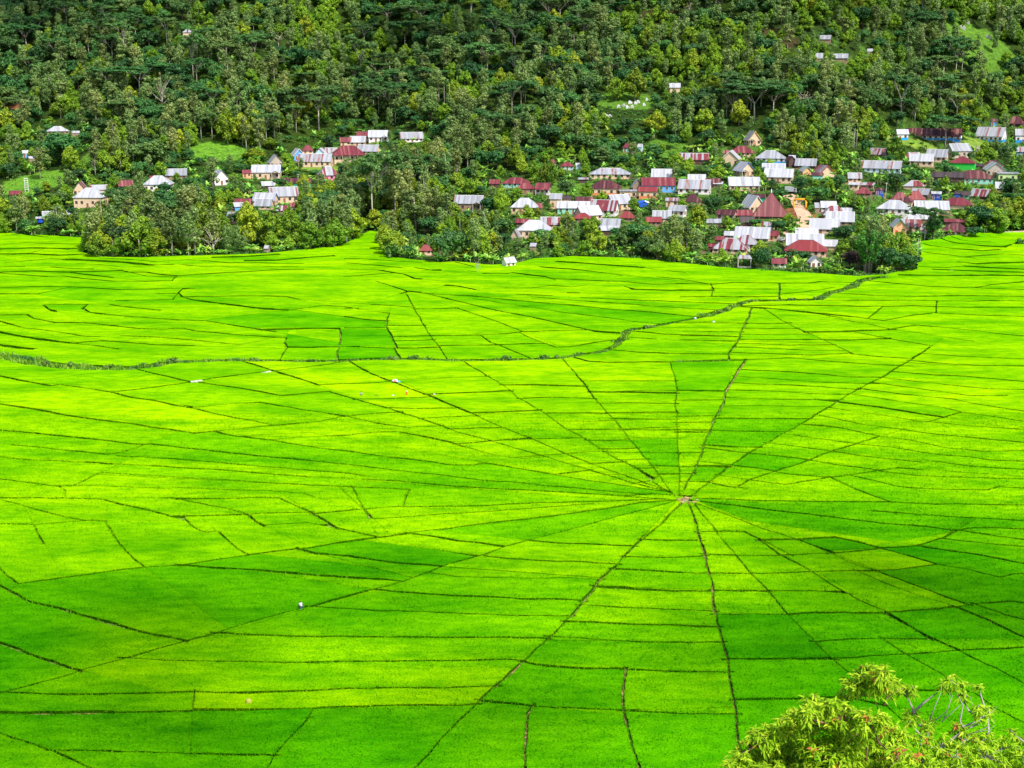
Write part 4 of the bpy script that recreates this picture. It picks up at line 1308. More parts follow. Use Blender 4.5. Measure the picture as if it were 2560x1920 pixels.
# ------------------------------------------------------------------ houses
ZINC = {'w': 0, 'g': 1, 'r': 2, 'R': 3, 's': 4, 'S': 5, 'm': 6, 'k': 7}
def roof_mat(name, cols, thr, sheet=0.85, rough=0.45, metal=0.0):
    """corrugated sheets laid side by side: each sheet has its own weathering (r runs along the eave, v down the slope)"""
    m, n, l, p = new_mat(name)
    at = n.new('ShaderNodeAttribute'); at.attribute_name = 'ruv'
    oi = n.new('ShaderNodeObjectInfo')
    sp = n.new('ShaderNodeSeparateXYZ'); l.new(at.outputs['Vector'], sp.inputs[0])
    dv = n.new('ShaderNodeMath'); dv.operation = 'DIVIDE'; dv.inputs[1].default_value = sheet
    l.new(sp.outputs[0], dv.inputs[0])
    fl = n.new('ShaderNodeMath'); fl.operation = 'FLOOR'; l.new(dv.outputs[0], fl.inputs[0])
    ad = n.new('ShaderNodeMath'); ad.operation = 'MULTIPLY_ADD'; ad.inputs[1].default_value = 91.0
    l.new(oi.outputs['Random'], ad.inputs[0]); l.new(fl.outputs[0], ad.inputs[2])
    wn = n.new('ShaderNodeTexWhiteNoise'); wn.noise_dimensions = '1D'; l.new(ad.outputs[0], wn.inputs['W'])
    mp = n.new('ShaderNodeMapping'); mp.inputs['Scale'].default_value = (1.6, .22, 1); l.new(at.outputs['Vector'], mp.inputs['Vector'])
    av = n.new('ShaderNodeVectorMath'); av.operation = 'ADD'; l.new(mp.outputs[0], av.inputs[0])
    cb = n.new('ShaderNodeCombineXYZ'); l.new(ad.outputs[0], cb.inputs[2]); l.new(cb.outputs[0], av.inputs[1])
    nz = n.new('ShaderNodeTexNoise'); nz.inputs['Scale'].default_value = 1.0; nz.inputs['Detail'].default_value = 5
    l.new(av.outputs[0], nz.inputs['Vector'])
    mxv = n.new('ShaderNodeMath'); mxv.operation = 'MULTIPLY_ADD'; mxv.inputs[1].default_value = 0.55
    l.new(nz.outputs['Fac'], mxv.inputs[0])
    hf = n.new('ShaderNodeMath'); hf.operation = 'MULTIPLY'; hf.inputs[1].default_value = .62; l.new(wn.outputs['Value'], hf.inputs[0])
    l.new(hf.outputs[0], mxv.inputs[2])
    r = ramp_node(n, list(zip(thr, cols)))
    l.new(mxv.outputs[0], r.inputs['Fac'])
    l.new(r.outputs['Color'], p.inputs['Base Color'])
    p.inputs['Roughness'].default_value = rough; p.inputs['Metallic'].default_value = metal; p.inputs['Specular IOR Level'].default_value = .3
    wv = n.new('ShaderNodeMath'); wv.operation = 'SINE'
    ml = n.new('ShaderNodeMath'); ml.operation = 'MULTIPLY'; ml.inputs[1].default_value = 6.283 / .2; l.new(sp.outputs[0], ml.inputs[0]); l.new(ml.outputs[0], wv.inputs[0])
    bp = n.new('ShaderNodeBump'); bp.inputs['Strength'].default_value = .25; bp.inputs['Distance'].default_value = .03
    l.new(wv.outputs[0], bp.inputs['Height']); l.new(bp.outputs[0], p.inputs['Normal'])
    return m
Wz = (.33, .345, .385, 1); Wz2 = (.43, .44, .48, 1); Gz = (.16, .175, .20, 1); Gz2 = (.25, .262, .295, 1)
Rd = (.13, .020, .030, 1); Rd2 = (.19, .036, .048, 1); Mr = (.055, .016, .022, 1); Mr2 = (.10, .028, .032, 1); Br = (.20, .030, .034, 1); Br2 = (.28, .09, .08, 1)
Ru = (.26, .13, .10, 1)
ROOF = {
    'w': roof_mat('roof_white_zinc', [Gz, Gz2, Wz, Wz2], [.14, .26, .42, .85]),
    'g': roof_mat('roof_grey_zinc', [Gz, Gz2, Wz], [.2, .5, .85]),
    'r': roof_mat('roof_dark_red', [Mr2, Rd, Rd2, Ru], [.15, .4, .75, .98]),
    'R': roof_mat('roof_bright_red', [Rd, Br, Br, Br2], [.12, .3, .7, .95]),
    's': roof_mat('roof_red_white_stripes', [Rd, Rd2, Ru, Gz2, Wz], [.25, .52, .56, .62, .85], sheet=.95),
    'S': roof_mat('roof_rusty_zinc', [Rd2, Ru, Gz2, Gz2, Wz], [.22, .36, .42, .58, .85]),
    'm': roof_mat('roof_maroon', [Mr, Mr, Mr2, Ru], [.1, .4, .7, .97]),
    'k': roof_mat('roof_charcoal', [(.03, .022, .025, 1), (.05, .035, .04, 1), (.07, .05, .05, 1)], [.2, .5, .8])}
WALL = {k: plain('wall_' + nm, c, .85, .12, .8) for k, nm, c in [
    ('c', 'cream', (.62, .47, .32)), ('p', 'pink', (.72, .22, .38)), ('W', 'white', (.70, .68, .66)), ('b', 'blue', (.02, .08, .48)), ('k', 'sky_blue', (.12, .36, .70)),
    ('G', 'green', (.03, .50, .06)), ('o', 'wood', (.28, .20, .14)), ('t', 'mint', (.25, .58, .45)), ('y', 'lime', (.50, .68, .30)), ('g', 'grey_block', (.42, .36, .30)),
    ('l', 'pale_blue', (.45, .62, .72)), ('O', 'peach', (.72, .40, .22)), ('d', 'dark_wood', (.09, .05, .045)), ('T', 'teal', (.02, .36, .22))]}
M_glass = plain('window_glass', (.025, .03, .04), .15, .1, 1, 0, .5)
M_frame = plain('window_frame', (.34, .22, .15), .6, .1)
M_framew = plain('window_frame_white', (.7, .68, .65), .6, .05)
M_door = plain('door_wood', (.24, .10, .05), .6, .2)
M_doorR = plain('door_red', (.60, .07, .02), .6, .1)
M_post = plain('post_plaster', (.6, .56, .5), .8, .1)
M_conc = plain('concrete', (.36, .33, .29), .9, .2, .6)
M_trim = {'w': plain('trim_white', (.72, .72, .74), .6, .05), 'b': plain('trim_blue', (.03, .16, .5), .6, .05), 'y': plain('trim_yellow', (.75, .45, .08), .6, .05),
          'n': plain('trim_green', (.12, .38, .26), .6, .05), 'r': plain('trim_red', (.42, .06, .04), .6, .05), 'o': plain('trim_orange', (.75, .22, .08), .6, .05), 'd': plain('trim_dark', (.08, .06, .06), .6, .1)}
M_dado = {'k': plain('dado_blue', (.02, .30, .72), .7, .06), 'O': plain('dado_orange', (.62, .22, .10), .8, .1)}
WN = {'c': 'cream', 'p': 'bright pink', 'W': 'white', 'b': 'deep blue', 'k': 'sky blue', 'G': 'bright green', 'o': 'plank', 't': 'mint green', 'y': 'lime green', 'g': 'grey block', 'l': 'pale blue', 'O': 'peach', 'd': 'dark timber', 'T': 'teal'}
RN = {'w': 'white zinc', 'g': 'grey zinc', 'r': 'dark red', 'R': 'bright red', 's': 'red and white striped', 'S': 'rust streaked zinc', 'm': 'maroon', 'k': 'charcoal'}
TN = {'hip': 'hipped', 'gx': 'long gabled', 'gy': 'gable fronted', 'pyr': 'pyramid', 'shed': 'lean to', 'flat': 'flat'}
def roof_obj(name, polys, mat, parent, th=.10):
    """polys: list of top faces (3 or 4 points, first edge along the eave)"""
    V = []; F = []; U = []
    for P in polys:
        P = [Vector(p) for p in P]
        n_ = (P[1] - P[0]).cross(P[-1] - P[0]).normalized()
        if n_.z < 0: n_ = -n_; P = [P[1], P[0]] + P[2:][::-1] if len(P) == 4 else [P[1], P[0], P[2]]
        ea = (P[1] - P[0]).normalized(); dn = n_.cross(ea)
        b = len(V)
        k = len(P)
        for q in P: V.append(tuple(q)); U.append(((q - P[0]).dot(ea) + b * .13, (q - P[0]).dot(dn), b * .7))
        for q in P: V.append(tuple(q - Vector((0, 0, th)))); U.append(((q - P[0]).dot(ea) + b * .13, (q - P[0]).dot(dn), b * .7))
        F.append([b + i for i in range(k)]); F.append([b + k + i for i in range(k - 1, -1, -1)])
        F.append([b, b + k, b + k + 1, b + 1])
        for i in range(1, k): F.append([b + i, b + k + i, b + k + (i + 1) % k, b + (i + 1) % k])
    me = bpy.data.meshes.new(name)
    me.from_pydata(V, [], F); me.materials.append(mat); me.update()
    attr(me, 'ruv', U, 'FLOAT_VECTOR')
    return link(name, me, parent)
HOUSES = []
def opening(parent, kind, face, u, z0, wd, ht, W, D, mat=None, frame=None):
    """a window or door on the front (f), left (l) or right (r) wall; frame stands proud, pane sits in front of the wall"""
    mb = MB(); pn = MB(); t = .09
    def put(m_, u0, u1, a0, a1, o0, o1):
        if face == 'f': m_.box(u0, u1, -D / 2 - o1, -D / 2 - o0, a0, a1)
        elif face == 'r': m_.box(W / 2 + o0, W / 2 + o1, u0, u1, a0, a1)
        else: m_.box(-W / 2 - o1, -W / 2 - o0, u0, u1, a0, a1)
    u0, u1 = u - wd / 2, u + wd / 2
    put(mb, u0 - t, u0, z0 - (0 if kind == 'door' else t), z0 + ht + t, .0, .07); put(mb, u1, u1 + t, z0 - (0 if kind == 'door' else t), z0 + ht + t, .0, .07)
    put(mb, u0, u1, z0 + ht, z0 + ht + t, .0, .07)
    if kind == 'window':
        put(mb, u0, u1, z0 - t, z0, .0, .09)
        put(mb, u - .03, u + .03, z0, z0 + ht, .03, .06)
        f = mb.build('window', frame or M_frame, parent)
        put(pn, u0, u1, z0, z0 + ht, .0, .03); pn.build('pane', M_glass, f)
    else:
        f = mb.build('door', frame or M_frame, parent)
        put(pn, u0, u1, z0, z0 + ht, .0, .035); pn.build('door_leaf', mat or M_door, f)
def house(x0, x1, ye, yr, typ='gx', roof='w', wall='c', yaw=0.0, hw=2.8, base=None, trim=None, extra='', flatpos=None, note='', name='house', cat='house', depth=None, sub=None):
    """x0..x1 eave ends, ye eave line, yr ridge (photo pixels) - used only to find where the house stands and how big it is"""
    cxp = (x0 + x1) / 2
    s = 4.6
    for _ in range(5):
        yb = base if base else ye + hw * s
        g = hit(cxp, yb, raw=True)
        s = FPX / project(g)[2]
    if base: hw = max(1.8, (base - ye) / s)
    app = (x1 - x0) / s
    ca, sa = abs(math.cos(yaw)), abs(math.sin(yaw))
    k = {'gx': .62, 'hip': .72, 'gy': 1.15, 'pyr': 1.0, 'shed': .6, 'flat': .7}[typ]
    ov = .45 if app > 5 else .25
    Wr = app / (ca + k * sa)
    W = Wr - 2 * ov
    D = depth or min(11.0, max(2.6, W * k))
    rise = max(.5, (ye - yr) / s - .06 * (D if typ != 'gy' else 0))
    if typ in ('gx', 'hip'): rise = min(rise, .55 * D)
    dirv = Vector((g.x, g.y, 0)).normalized()
    off = D / 2 * ca + W / 2 * sa
    cpos = Vector((g.x, g.y, 0)) + dirv * off * .92
    az = math.atan2(dirv.x, dirv.y)
    o = empty(name, (cpos.x, cpos.y, g.z + .15), -az + yaw)
    Dr = D + 2 * ov
    add_pad(cpos.x, cpos.y, W / 2 + .4, D / 2 + .4, -az + yaw, g.z + .05)
    a, b, h = W / 2, D / 2, hw
    A, B = a + ov, b + ov
    drop = rise * ov / (b if typ in ('gx', 'hip') else (a if typ in ('gy',) else max(a, b)))
    ez = h - drop
    wm = WALL[wall]
    mb = MB()
    foot = -3.2
    # walls as one mesh, gable peaks included
    if typ == 'gx':
        mb.add([(-a, -b, foot), (a, -b, foot), (a, b, foot), (-a, b, foot), (-a, -b, h), (a, -b, h), (a, b, h), (-a, b, h), (-a, 0, h + rise - .03), (a, 0, h + rise - .03)],
               [(0, 1, 5, 4), (2, 3, 7, 6), (1, 2, 6, 9, 5), (3, 0, 4, 8, 7)])
        polys = [[(-A, -B, ez), (A, -B, ez), (A, 0, h + rise), (-A, 0, h + rise)], [(A, B, ez), (-A, B, ez), (-A, 0, h + rise + .004), (A, 0, h + rise + .004)]]
        gab = [[(s_ * (A + .02), -B, ez), (s_ * (A + .02), 0, h + rise), (s_ * (A + .02), B, ez)] for s_ in (-1, 1)]
    elif typ == 'gy':
        mb.add([(-a, -b, foot), (a, -b, foot), (a, b, foot), (-a, b, foot), (-a, -b, h), (a, -b, h), (a, b, h), (-a, b, h), (0, -b, h + rise - .03), (0, b, h + rise - .03)],
               [(0, 1, 5, 8, 4), (2, 3, 7, 9, 6), (1, 2, 6, 5), (3, 0, 4, 7)])
        polys = [[(-A, B, ez), (-A, -B, ez), (0, -B, h + rise), (0, B, h + rise)], [(A, -B, ez), (A, B, ez), (0, B, h + rise + .004), (0, -B, h + rise + .004)]]
        gab = [[(-A, s_ * (B + .02), ez), (0, s_ * (B + .02), h + rise), (A, s_ * (B + .02), ez)] for s_ in (-1, 1)]
    else:
        mb.box(-a, a, -b, b, foot, h)
        gab = []
        if typ == 'hip':
            rl = max(.05, a - b * .9)
            R0, R1 = (-rl, 0, h + rise), (rl, 0, h + rise)
            polys = [[(-A, -B, ez), (A, -B, ez), R1, R0], [(A, B, ez), (-A, B, ez), R0, R1], [(A, -B, ez), (A, B, ez), R1], [(-A, B, ez), (-A, -B, ez), R0]]
        elif typ == 'pyr':
            P_ = (0, 0, h + rise)
            polys = [[(-A, -B, ez), (A, -B, ez), P_], [(A, B, ez), (-A, B, ez), P_], [(A, -B, ez), (A, B, ez), P_], [(-A, B, ez), (-A, -B, ez), P_]]
        elif typ == 'shed':
            polys = [[(-A, -B, h + .02), (A, -B, h + .02), (A, B, h + rise), (-A, B, h + rise)]]
        else:
            polys = [[(-A, -B, h + .06), (A, -B, h + .06), (A, B, h + .3), (-A, B, h + .3)]]
    mb.build('wall', wm, o)
    roof_obj('roof', polys, ROOF[roof], o)
    if trim and gab:
        tb = MB()
        for g3 in gab:
            for p, q in zip(g3[:-1], g3[1:]):
                p = Vector(p); q = Vector(q)
                nrm = Vector((1, 0, 0)) if typ == 'gx' else Vector((0, 1, 0))
                for_ = [p + Vector((0, 0, .06)), q + Vector((0, 0, .06)), q - Vector((0, 0, .26)), p - Vector((0, 0, .26))]
                sgn = 1 if (p.x if typ == 'gx' else p.y) > 0 else -1
                tb.add([v for v in for_] + [v + nrm * .08 * sgn for v in for_], [(0, 1, 2, 3), (7, 6, 5, 4), (0, 4, 5, 1), (1, 5, 6, 2), (2, 6, 7, 3), (3, 7, 4, 0)])
        tb.build('trim', M_trim[trim], o)
    if typ in ('gx', 'hip') and W > 5 and 'r' not in extra:
        rc = MB(); rl = A if typ == 'gx' else max(.05, a - b * .9)
        rc.tube([(-rl, 0, h + rise + .03), (rl, 0, h + rise + .03)], .11, 5); rc.build('ridge_cap', M_trim['w'] if roof in 'wgsS' else M_trim['d'], o)
    # openings
    wh = min(1.25, hw * .45)
    fr = M_framew if wall in 'ktlbGT' else M_frame
    if hw > 1.9 and 'n' not in extra and W > 2.2:
        nwin = max(1, int(W / 3.0))
        slots = [(-W / 2) + W * (i + .5) / (nwin + 1) for i in range(nwin + 1)] if W > 3.4 else [0.0]
        dj = (len(slots) - 1) // 2 if 'd' not in extra else len(slots) - 1
        for i, u in enumerate(slots):
            if i == dj and hw > 2.2 and len(slots) > 1: opening(o, 'door', 'f', u, .05, .9, min(2.0, hw * .78), W, D, M_doorR if 'R' in extra else None, fr)
            else: opening(o, 'window', 'f', u, hw * .36, 1.1 if W > 5 else .8, wh, W, D, None, fr)
        if abs(yaw) > .1 and D > 3.5:
            f_ = 'r' if yaw < 0 else 'l'
            opening(o, 'window', f_, -D * .2, hw * .36, 1.0, wh, W, D, None, fr); opening(o, 'window', f_, D * .2, hw * .36, 1.0, wh, W, D, None, fr)
    if 'k' in extra or 'O' in extra:      # painted lower wall
        dd = MB(); t = .03
        zt = hw * .36
        dd.box(-a - t, a + t, -b - t, -b, -1.0, zt); dd.box(a, a + t, -b, b, -1.0, zt); dd.box(-a - t, -a, -b, b, -1.0, zt)
        dd.build('dado', M_dado['k' if 'k' in extra else 'O'], o)
    if 'v' in extra:                        # verandah posts under a front eave
        roof_obj('verandah_roof', [[(-a, -b - 1.7, h - .75), (a, -b - 1.7, h - .75), (a, -b - .02, h - .22), (-a, -b - .02, h - .22)]], ROOF[roof], o)
        for i in range(max(2, int(W / 3))):
            x = -a + .2 + (W - .4) * i / max(1, max(2, int(W / 3)) - 1)
            MB().box(x - .09, x + .09, -b - 1.6, -b - 1.42, -1.2, h - .76).build('post', M_post, o)
    if 'p' in extra or 'q' in extra:        # small gabled porch on the front, right or left
        sx = 1 if 'p' in extra else -1
        if 'c' in extra: sx = 0
        pw = min(3.4, W * .36); cx_ = sx * (a - pw / 2 - .2); ph = h - .35; pr = pw * .30; y0, y1 = -b - 2.0, -b - .05
        roof_obj('porch_roof', [[(cx_ - pw / 2 - .25, y1, ph - .12), (cx_ - pw / 2 - .25, y0 - .3, ph - .12), (cx_, y0 - .3, ph + pr), (cx_, y1, ph + pr)],
                                [(cx_ + pw / 2 + .25, y0 - .3, ph - .12), (cx_ + pw / 2 + .25, y1, ph - .12), (cx_, y1, ph + pr + .004), (cx_, y0 - .3, ph + pr + .004)]], ROOF[roof], o)
        MB().add([(cx_ - pw / 2, y0 - .05, ph), (cx_ + pw / 2, y0 - .05, ph), (cx_, y0 - .05, ph + pr - .14), (cx_ - pw / 2, y0 + .05, ph), (cx_ + pw / 2, y0 + .05, ph), (cx_, y0 + .05, ph + pr - .14)],
                 [(0, 1, 2), (5, 4, 3), (0, 3, 4, 1), (1, 4, 5, 2), (2, 5, 3, 0)]).build('porch_gable', wm, o)
        for q in (-1, 1): MB().box(cx_ + q * pw / 2 - .1, cx_ + q * pw / 2 + .1, y0 - .04, y0 + .16, -1.5, ph - .01).build('post', M_post, o)
    HOUSES.append(dict(o=o, px=cxp, py=(ye + yr) / 2, x0=min(x0, x1), x1=max(x0, x1), y0=yr, y1=(base or ye + hw * s), y=g.y, roof=roof, wall=wall, typ=typ, w=x1 - x0, note=note, cat=cat, name=name, pos=cpos, W=W, D=D))
    return o
VIEW = {1: (0, 250, 3.456), 2: (560, 250, 3.456), 3: (1100, 280, 3.95), 4: (1600, 280, 3.95), 5: (2080, 260, 3.77), 6: (0, 0, 2.572), 7: (840, 0, 2.572), 8: (1700, 0, 2.572)}
def H(v, x0, x1, ye, yr, typ='gx', roof='w', wall='c', base=None, yaw=0.0, **kw):
    ox, oy, sc = VIEW[v]
    if yaw == 0 and x1 - x0 < 400: yaw = ((x0 * 7 + ye * 13) % 19) - 9
    return house(ox + x0 / sc, ox + x1 / sc, oy + ye / sc, oy + yr / sc, typ, roof, wall, yaw=math.radians(yaw), base=(oy + base / sc) if base else None, **kw)
# left slope
H(1, 405, 600, 268, 226, 'hip', 'w', 'o', hw=2.2, note='half hidden behind a dark tree high on the left slope')
H(1, 622, 692, 288, 268, 'shed', 'w', 'o', hw=1.8, name='shed', cat='shed', note='beside the hipped cabin high on the left slope')
H(1, 195, 258, 460, 426, 'gx', 'w', 'k', 500, note='tiny, near the left edge of the slope')
H(1, 250, 305, 508, 488, 'shed', 'w', 'o', hw=1.8, name='shed', cat='shed', note='just below the tiny blue hut by the left edge')
H(1, 628, 778, 782, 712, 'gy', 's', 'c', hw=2.6, yaw=-10, note='behind the white hipped house nearest the left edge')
H(1, 780, 935, 772, 736, 'gx', 's', 'c', 805, note='right behind the white hipped house nearest the left edge')
H(1, 638, 948, 842, 762, 'hip', 'w', 'c', 935, yaw=-22, note='nearest the left edge above the dark hedge')
H(1, 1240, 1512, 728, 656, 'hip', 'w', 'W', 802, yaw=-12, note='broad, alone left of the grove houses')
H(1, 1430, 1625, 648, 596, 'gx', 'g', 'o', hw=2.2, note='above the broad white hipped house on the left')
H(1, 1290, 1350, 678, 655, 'gx', 'r', 'o', hw=1.8, name='shed', cat='shed', note='tucked above the broad white hipped house')
H(1, 1015, 1155, 738, 692, 'gx', 'r', 'o', 775, note='mostly hidden by trees left of the broad white hipped house')
H(1, 1800, 1990, 682, 610, 'gy', 'w', 'W', 738, yaw=18, note='with pale walls between banana plants')
H(1, 372, 620, 996, 960, 'gx', 'S', 'o', 1040, note='low, behind two clove trees at the left field edge')
H(1, 80, 190, 812, 786, 'gx', 'r', 'o', hw=2.0, note='at the far left edge below the steel tower')
# grove houses
H(2, 1145, 1265, 312, 260, 'gx', 'r', 'c', hw=2.6, note='topmost, joined to the white roof beside it')
H(2, 1245, 1430, 318, 262, 'gx', 'w', 'W', 362, extra='p', note='topmost with a small porch at its right end')
H(2, 998, 1105, 358, 322, 'gx', 'r', 'c', hw=2.6, note='left end of the second row from the top of the cluster')
H(2, 1080, 1240, 362, 314, 'gx', 'w', 'c', 398, yaw=-12, note='second row from the top of the cluster')
H(2, 1140, 1362, 442, 388, 'gx', 'g', 'c', 475, yaw=-20, note='right of the big dark red hipped roof')
H(2, 872, 985, 452, 386, 'gx', 'S', 'c', hw=2.6, note='left behind the big dark red hipped roof')
H(2, 922, 1228, 468, 393, 'hip', 'r', 'c', 542, extra='v', note='largest of the hillside cluster, open verandah below')
H(2, 668, 778, 432, 389, 'hip', 'r', 'c', hw=2.4, note='small, at the back of the left cluster')
H(2, 570, 705, 478, 424, 'gy', 'w', 'k', 520, yaw=15, trim='w', note='with a blue gable at the left end of the cluster')
H(2, 765, 915, 478, 420, 'gy', 'w', 'l', 520, yaw=-10, note='behind the long striped roof')
H(2, 635, 955, 532, 464, 'gx', 'S', 'c', 582, yaw=-10, note='long, at the front of the left cluster')
H(2, 368, 520, 542, 480, 'gy', 'S', 'g', 588, yaw=10, note='small, above the long cream house with the porch')
H(2, 158, 240, 632, 592, 'gx', 'r', 'O', 672, note='joined to the left end of the porched cream house')
H(2, 235, 508, 624, 562, 'gx', 'w', 'c', 688, yaw=-8, trim='b', extra='p', note='with blue trim and a pillared porch')
H(2, 800, 1002, 646, 574, 'hip', 's', 'p', 702, yaw=10, note='the only pink house')
H(2, 318, 450, 742, 712, 'gx', 'w', 'd', 768, note='low and dark among banana plants')
H(2, 520, 762, 716, 676, 'gx', 'm', 'T', 752, note='low, behind the round tree below the pink house')
H(2, 382, 650, 828, 753, 'gx', 'S', 'c', 890, yaw=6, note='tall walled, behind the front grove')
H(2, 242, 482, 872, 806, 'gx', 'w', 'c', 912, yaw=-24, trim='b', note='with a blue edged gable behind the front grove')
H(2, 258, 440, 912, 848, 'gx', 'g', 'c', 950, yaw=-18, note='lowest of the three roofs behind the front grove')
H(2, 92, 245, 905, 838, 'gx', 'r', 'W', 935, note='left of the white gabled house behind the grove')
H(2, 82, 178, 932, 896, 'shed', 'w', 'k', 958, name='awning_shed', cat='shed', note='white awning below the dark red roof behind the grove')
H(2, 26, 140, 1000, 946, 'gx', 'S', 'c', 1075, yaw=-25, note='at the left end of the front grove')
H(2, 455, 550, 958, 918, 'shed', 's', 'o', hw=1.8, name='shed', cat='shed', note='striped, in the trees of the front grove')
H(2, 572, 618, 920, 882, 'gx', 'r', 'o', hw=1.8, name='shed', cat='shed', note='small red, right of the striped shed in the grove')
H(2, 1510, 1730, 332, 278, 'gx', 'S', 'W', 366, yaw=8, note='alone in the trees right of the hillside cluster')
H(2, 350, 400, 1282, 1258, 'gx', 'g', 'o', 1330, yaw=-20, name='field_hut', cat='hut', note='tiny plank hut at the foot of the grove', extra='n')
H(2, 1686, 1802, 1294, 1236, 'hip', 'R', 'c', hw=2.3, note='hidden to the eaves in trees at the field edge')
H(2, 1856, 1912, 1290, 1262, 'gx', 'r', 'o', hw=2.0, name='shed', cat='shed', note='beside the red hipped house in the field edge trees')
# middle village
H(3, 135, 448, 902, 826, 'gx', 'g', 'o', 985, yaw=-10, trim='o', extra='p', note='with an orange trimmed porch, leftmost of the middle village')
H(3, 485, 602, 702, 662, 'gx', 'r', 'd', 755, note='dark timber lean to left of the mint walled red roofed house')
H(3, 600, 905, 706, 646, 'hip', 'r', 't', 750, note='joined behind another dark red hipped house')
H(3, 745, 945, 754, 702, 'hip', 'r', 'o', 815, note='front left of a pair of low dark red roofs')
H(3, 935, 1100, 752, 702, 'gx', 'r', 'W', 822, extra='v', note='front right of a pair of low dark red roofs')
H(3, 1180, 1328, 532, 496, 'hip', 'r', 't', 578, note='half hidden in trees above the village')
H(3, 1076, 1150, 500, 468, 'hip', 'r', 'o', hw=2.0, note='only its roof showing above a round tree')
H(3, 1335, 1392, 545, 522, 'gx', 'w', 'l', 562, note='small, right of the half hidden mint house', extra='n')
H(3, 1470, 1890, 614, 552, 'hip', 'S', 'c', 662, note='wide, in the upper middle of the village')
H(3, 1362, 1470, 672, 655, 'shed', 'S', 'd', 705, name='shed', cat='shed', note='left below the wide rusty hipped house')
H(3, 1468, 1802, 752, 673, 'hip', 'm', 'c', 830, extra='O', note='with an orange lower wall')
H(3, 1878, 2010, 738, 668, 'gy', 'w', 'o', 775, yaw=8, note='white gable left of the long dark red roof')
H(4, 0, 352, 724, 646, 'gx', 'r', 'k', 795, yaw=4, note='long, with bright sky blue walls')
H(3, 1955, 2165, 782, 740, 'gx', 'R', 'c', 860, extra='O', note='low bright red roof below the sky blue house')
H(3, 1768, 1950, 785, 768, 'flat', 'g', 'c', 855, note='flat topped with plants on its roof terrace')
H(3, 690, 982, 938, 852, 'hip', 'w', 'c', 1010, yaw=-6, note='with a dark red porch roof on its right')
H(3, 878, 1012, 946, 905, 'gx', 'r', 'o', 980, name='porch_shed', cat='shed', note='dark red porch in front of the white hipped roof', extra='n')
H(3, 1075, 1216, 852, 810, 'gx', 'S', 'c', 945, note='tall narrow cream block')
H(3, 1215, 1300, 862, 832, 'shed', 'k', 'o', 925, name='shed', cat='shed', note='dark lean to right of the tall narrow cream block')
H(3, 1150, 1490, 948, 884, 'gx', 'w', 't', 1010, note='long, in the centre of the middle village')
H(3, 1325, 1530, 888, 840, 'gx', 'm', 'o', hw=2.6, note='behind the long white roof in the centre')
H(3, 1468, 1775, 968, 862, 'gx', 's', 'W', 1030, yaw=-14, note='boldly striped with a white gable on the right')
H(3, 1618, 1902, 905, 800, 'gx', 'g', 'c', 975, yaw=36, trim='d', note='with a large blank cream gable facing left')
H(3, 1310, 1612, 1020, 935, 'gx', 'w', 'c', 1082, yaw=36, note='with a cream gable facing left behind a bright red roof')
H(3, 1305, 1508, 1050, 1000, 'hip', 'R', 'o', hw=2.2, note='low bright red in front of the cream gable')
H(3, 738, 925, 1092, 1058, 'gx', 'r', 'd', 1145, note='dark timber shed house behind the front white hipped roof')
H(3, 750, 1112, 1166, 1070, 'hip', 'w', 'c', 1252, yaw=-4, note='wide, at the front left of the middle village')
H(3, 990, 1205, 1106, 1040, 'gx', 's', 'c', 1160, note='striped, behind the front white hipped roof')
H(3, 1555, 1802, 1136, 1058, 'gx', 'g', 'o', 1180, yaw=-12, note='at the front right of the middle village above dark trees')
H(3, 1580, 1780, 1192, 1150, 'shed', 'w', 'd', 1215, name='shed', cat='shed', note='low white lean to below the grey roof above dark trees')
H(3, 690, 818, 1236, 1172, 'gy', 'S', 'c', 1268, yaw=-20, note='small, left of the front white hipped house')
H(3, 885, 955, 1330, 1300, 'shed', 'g', 'o', hw=1.6, name='shed', cat='shed', note='low, in the plants below the front white hipped house')
H(3, 1760, 1932, 1040, 982, 'hip', 'R', 'o', hw=2.0, note='low, right of the grey roofed gable house')
H(3, 600, 760, 1482, 1432, 'gx', 'w', 'W', 1545, yaw=38, name='field_hut', cat='hut', note='small white hut standing alone on the field edge')
H(3, 1798, 1905, 346, 293, 'hip', 'r', 't', 396, note='high in the trees beside the tall grass patch')
H(3, 1948, 2006, 346, 306, 'gx', 'w', 'l', 392, yaw=-15, note='right of the red hipped mint house high in the trees', extra='n')
H(4, 48, 215, 1080, 1038, 'gx', 'R', 'o', hw=2.2, note='low bright red, left of the grey house above the dark trees')
# right village
H(4, 106, 322, 642, 562, 'gx', 'w', 'c', 672, yaw=-4, note='behind the sky blue house')
H(4, 465, 650, 680, 615, 'gx', 'w', 'c', hw=2.6, note='behind the long rusty roof')
H(4, 640, 800, 697, 656, 'gx', 'm', 'o', hw=2.4, note='right behind the long rusty roof')
H(4, 718, 822, 714, 692, 'shed', 'w', 'o', hw=2.0, name='shed', cat='shed', note='low white, right end of the long rusty roof')
H(4, 366, 710, 756, 668, 'gx', 'S', 'W', 815, note='long, with white walls and many doors')
H(4, 385, 682, 470, 406, 'gx', 's', 'd', 520, note='among banana plants in the upper village')
H(4, 1012, 1202, 278, 196, 'gy', 'g', 'c', 332, yaw=20, trim='y', extra='qR', note='topmost, with yellow trim')
H(4, 868, 1142, 402, 335, 'hip', 'r', 'c', 442, note='upper village, above a white trimmed gable')
H(4, 818, 880, 408, 362, 'gx', 'r', 'o', hw=2.2, note='small dark red, left of the upper hipped red roof')
H(4, 788, 1002, 466, 388, 'gy', 'w', 'c', 538, yaw=-6, trim='w', note='with broad white trim on a cream gable')
H(4, 1130, 1442, 456, 378, 'hip', 'g', 'W', 508, extra='k', note='upper village with blue lower wall')
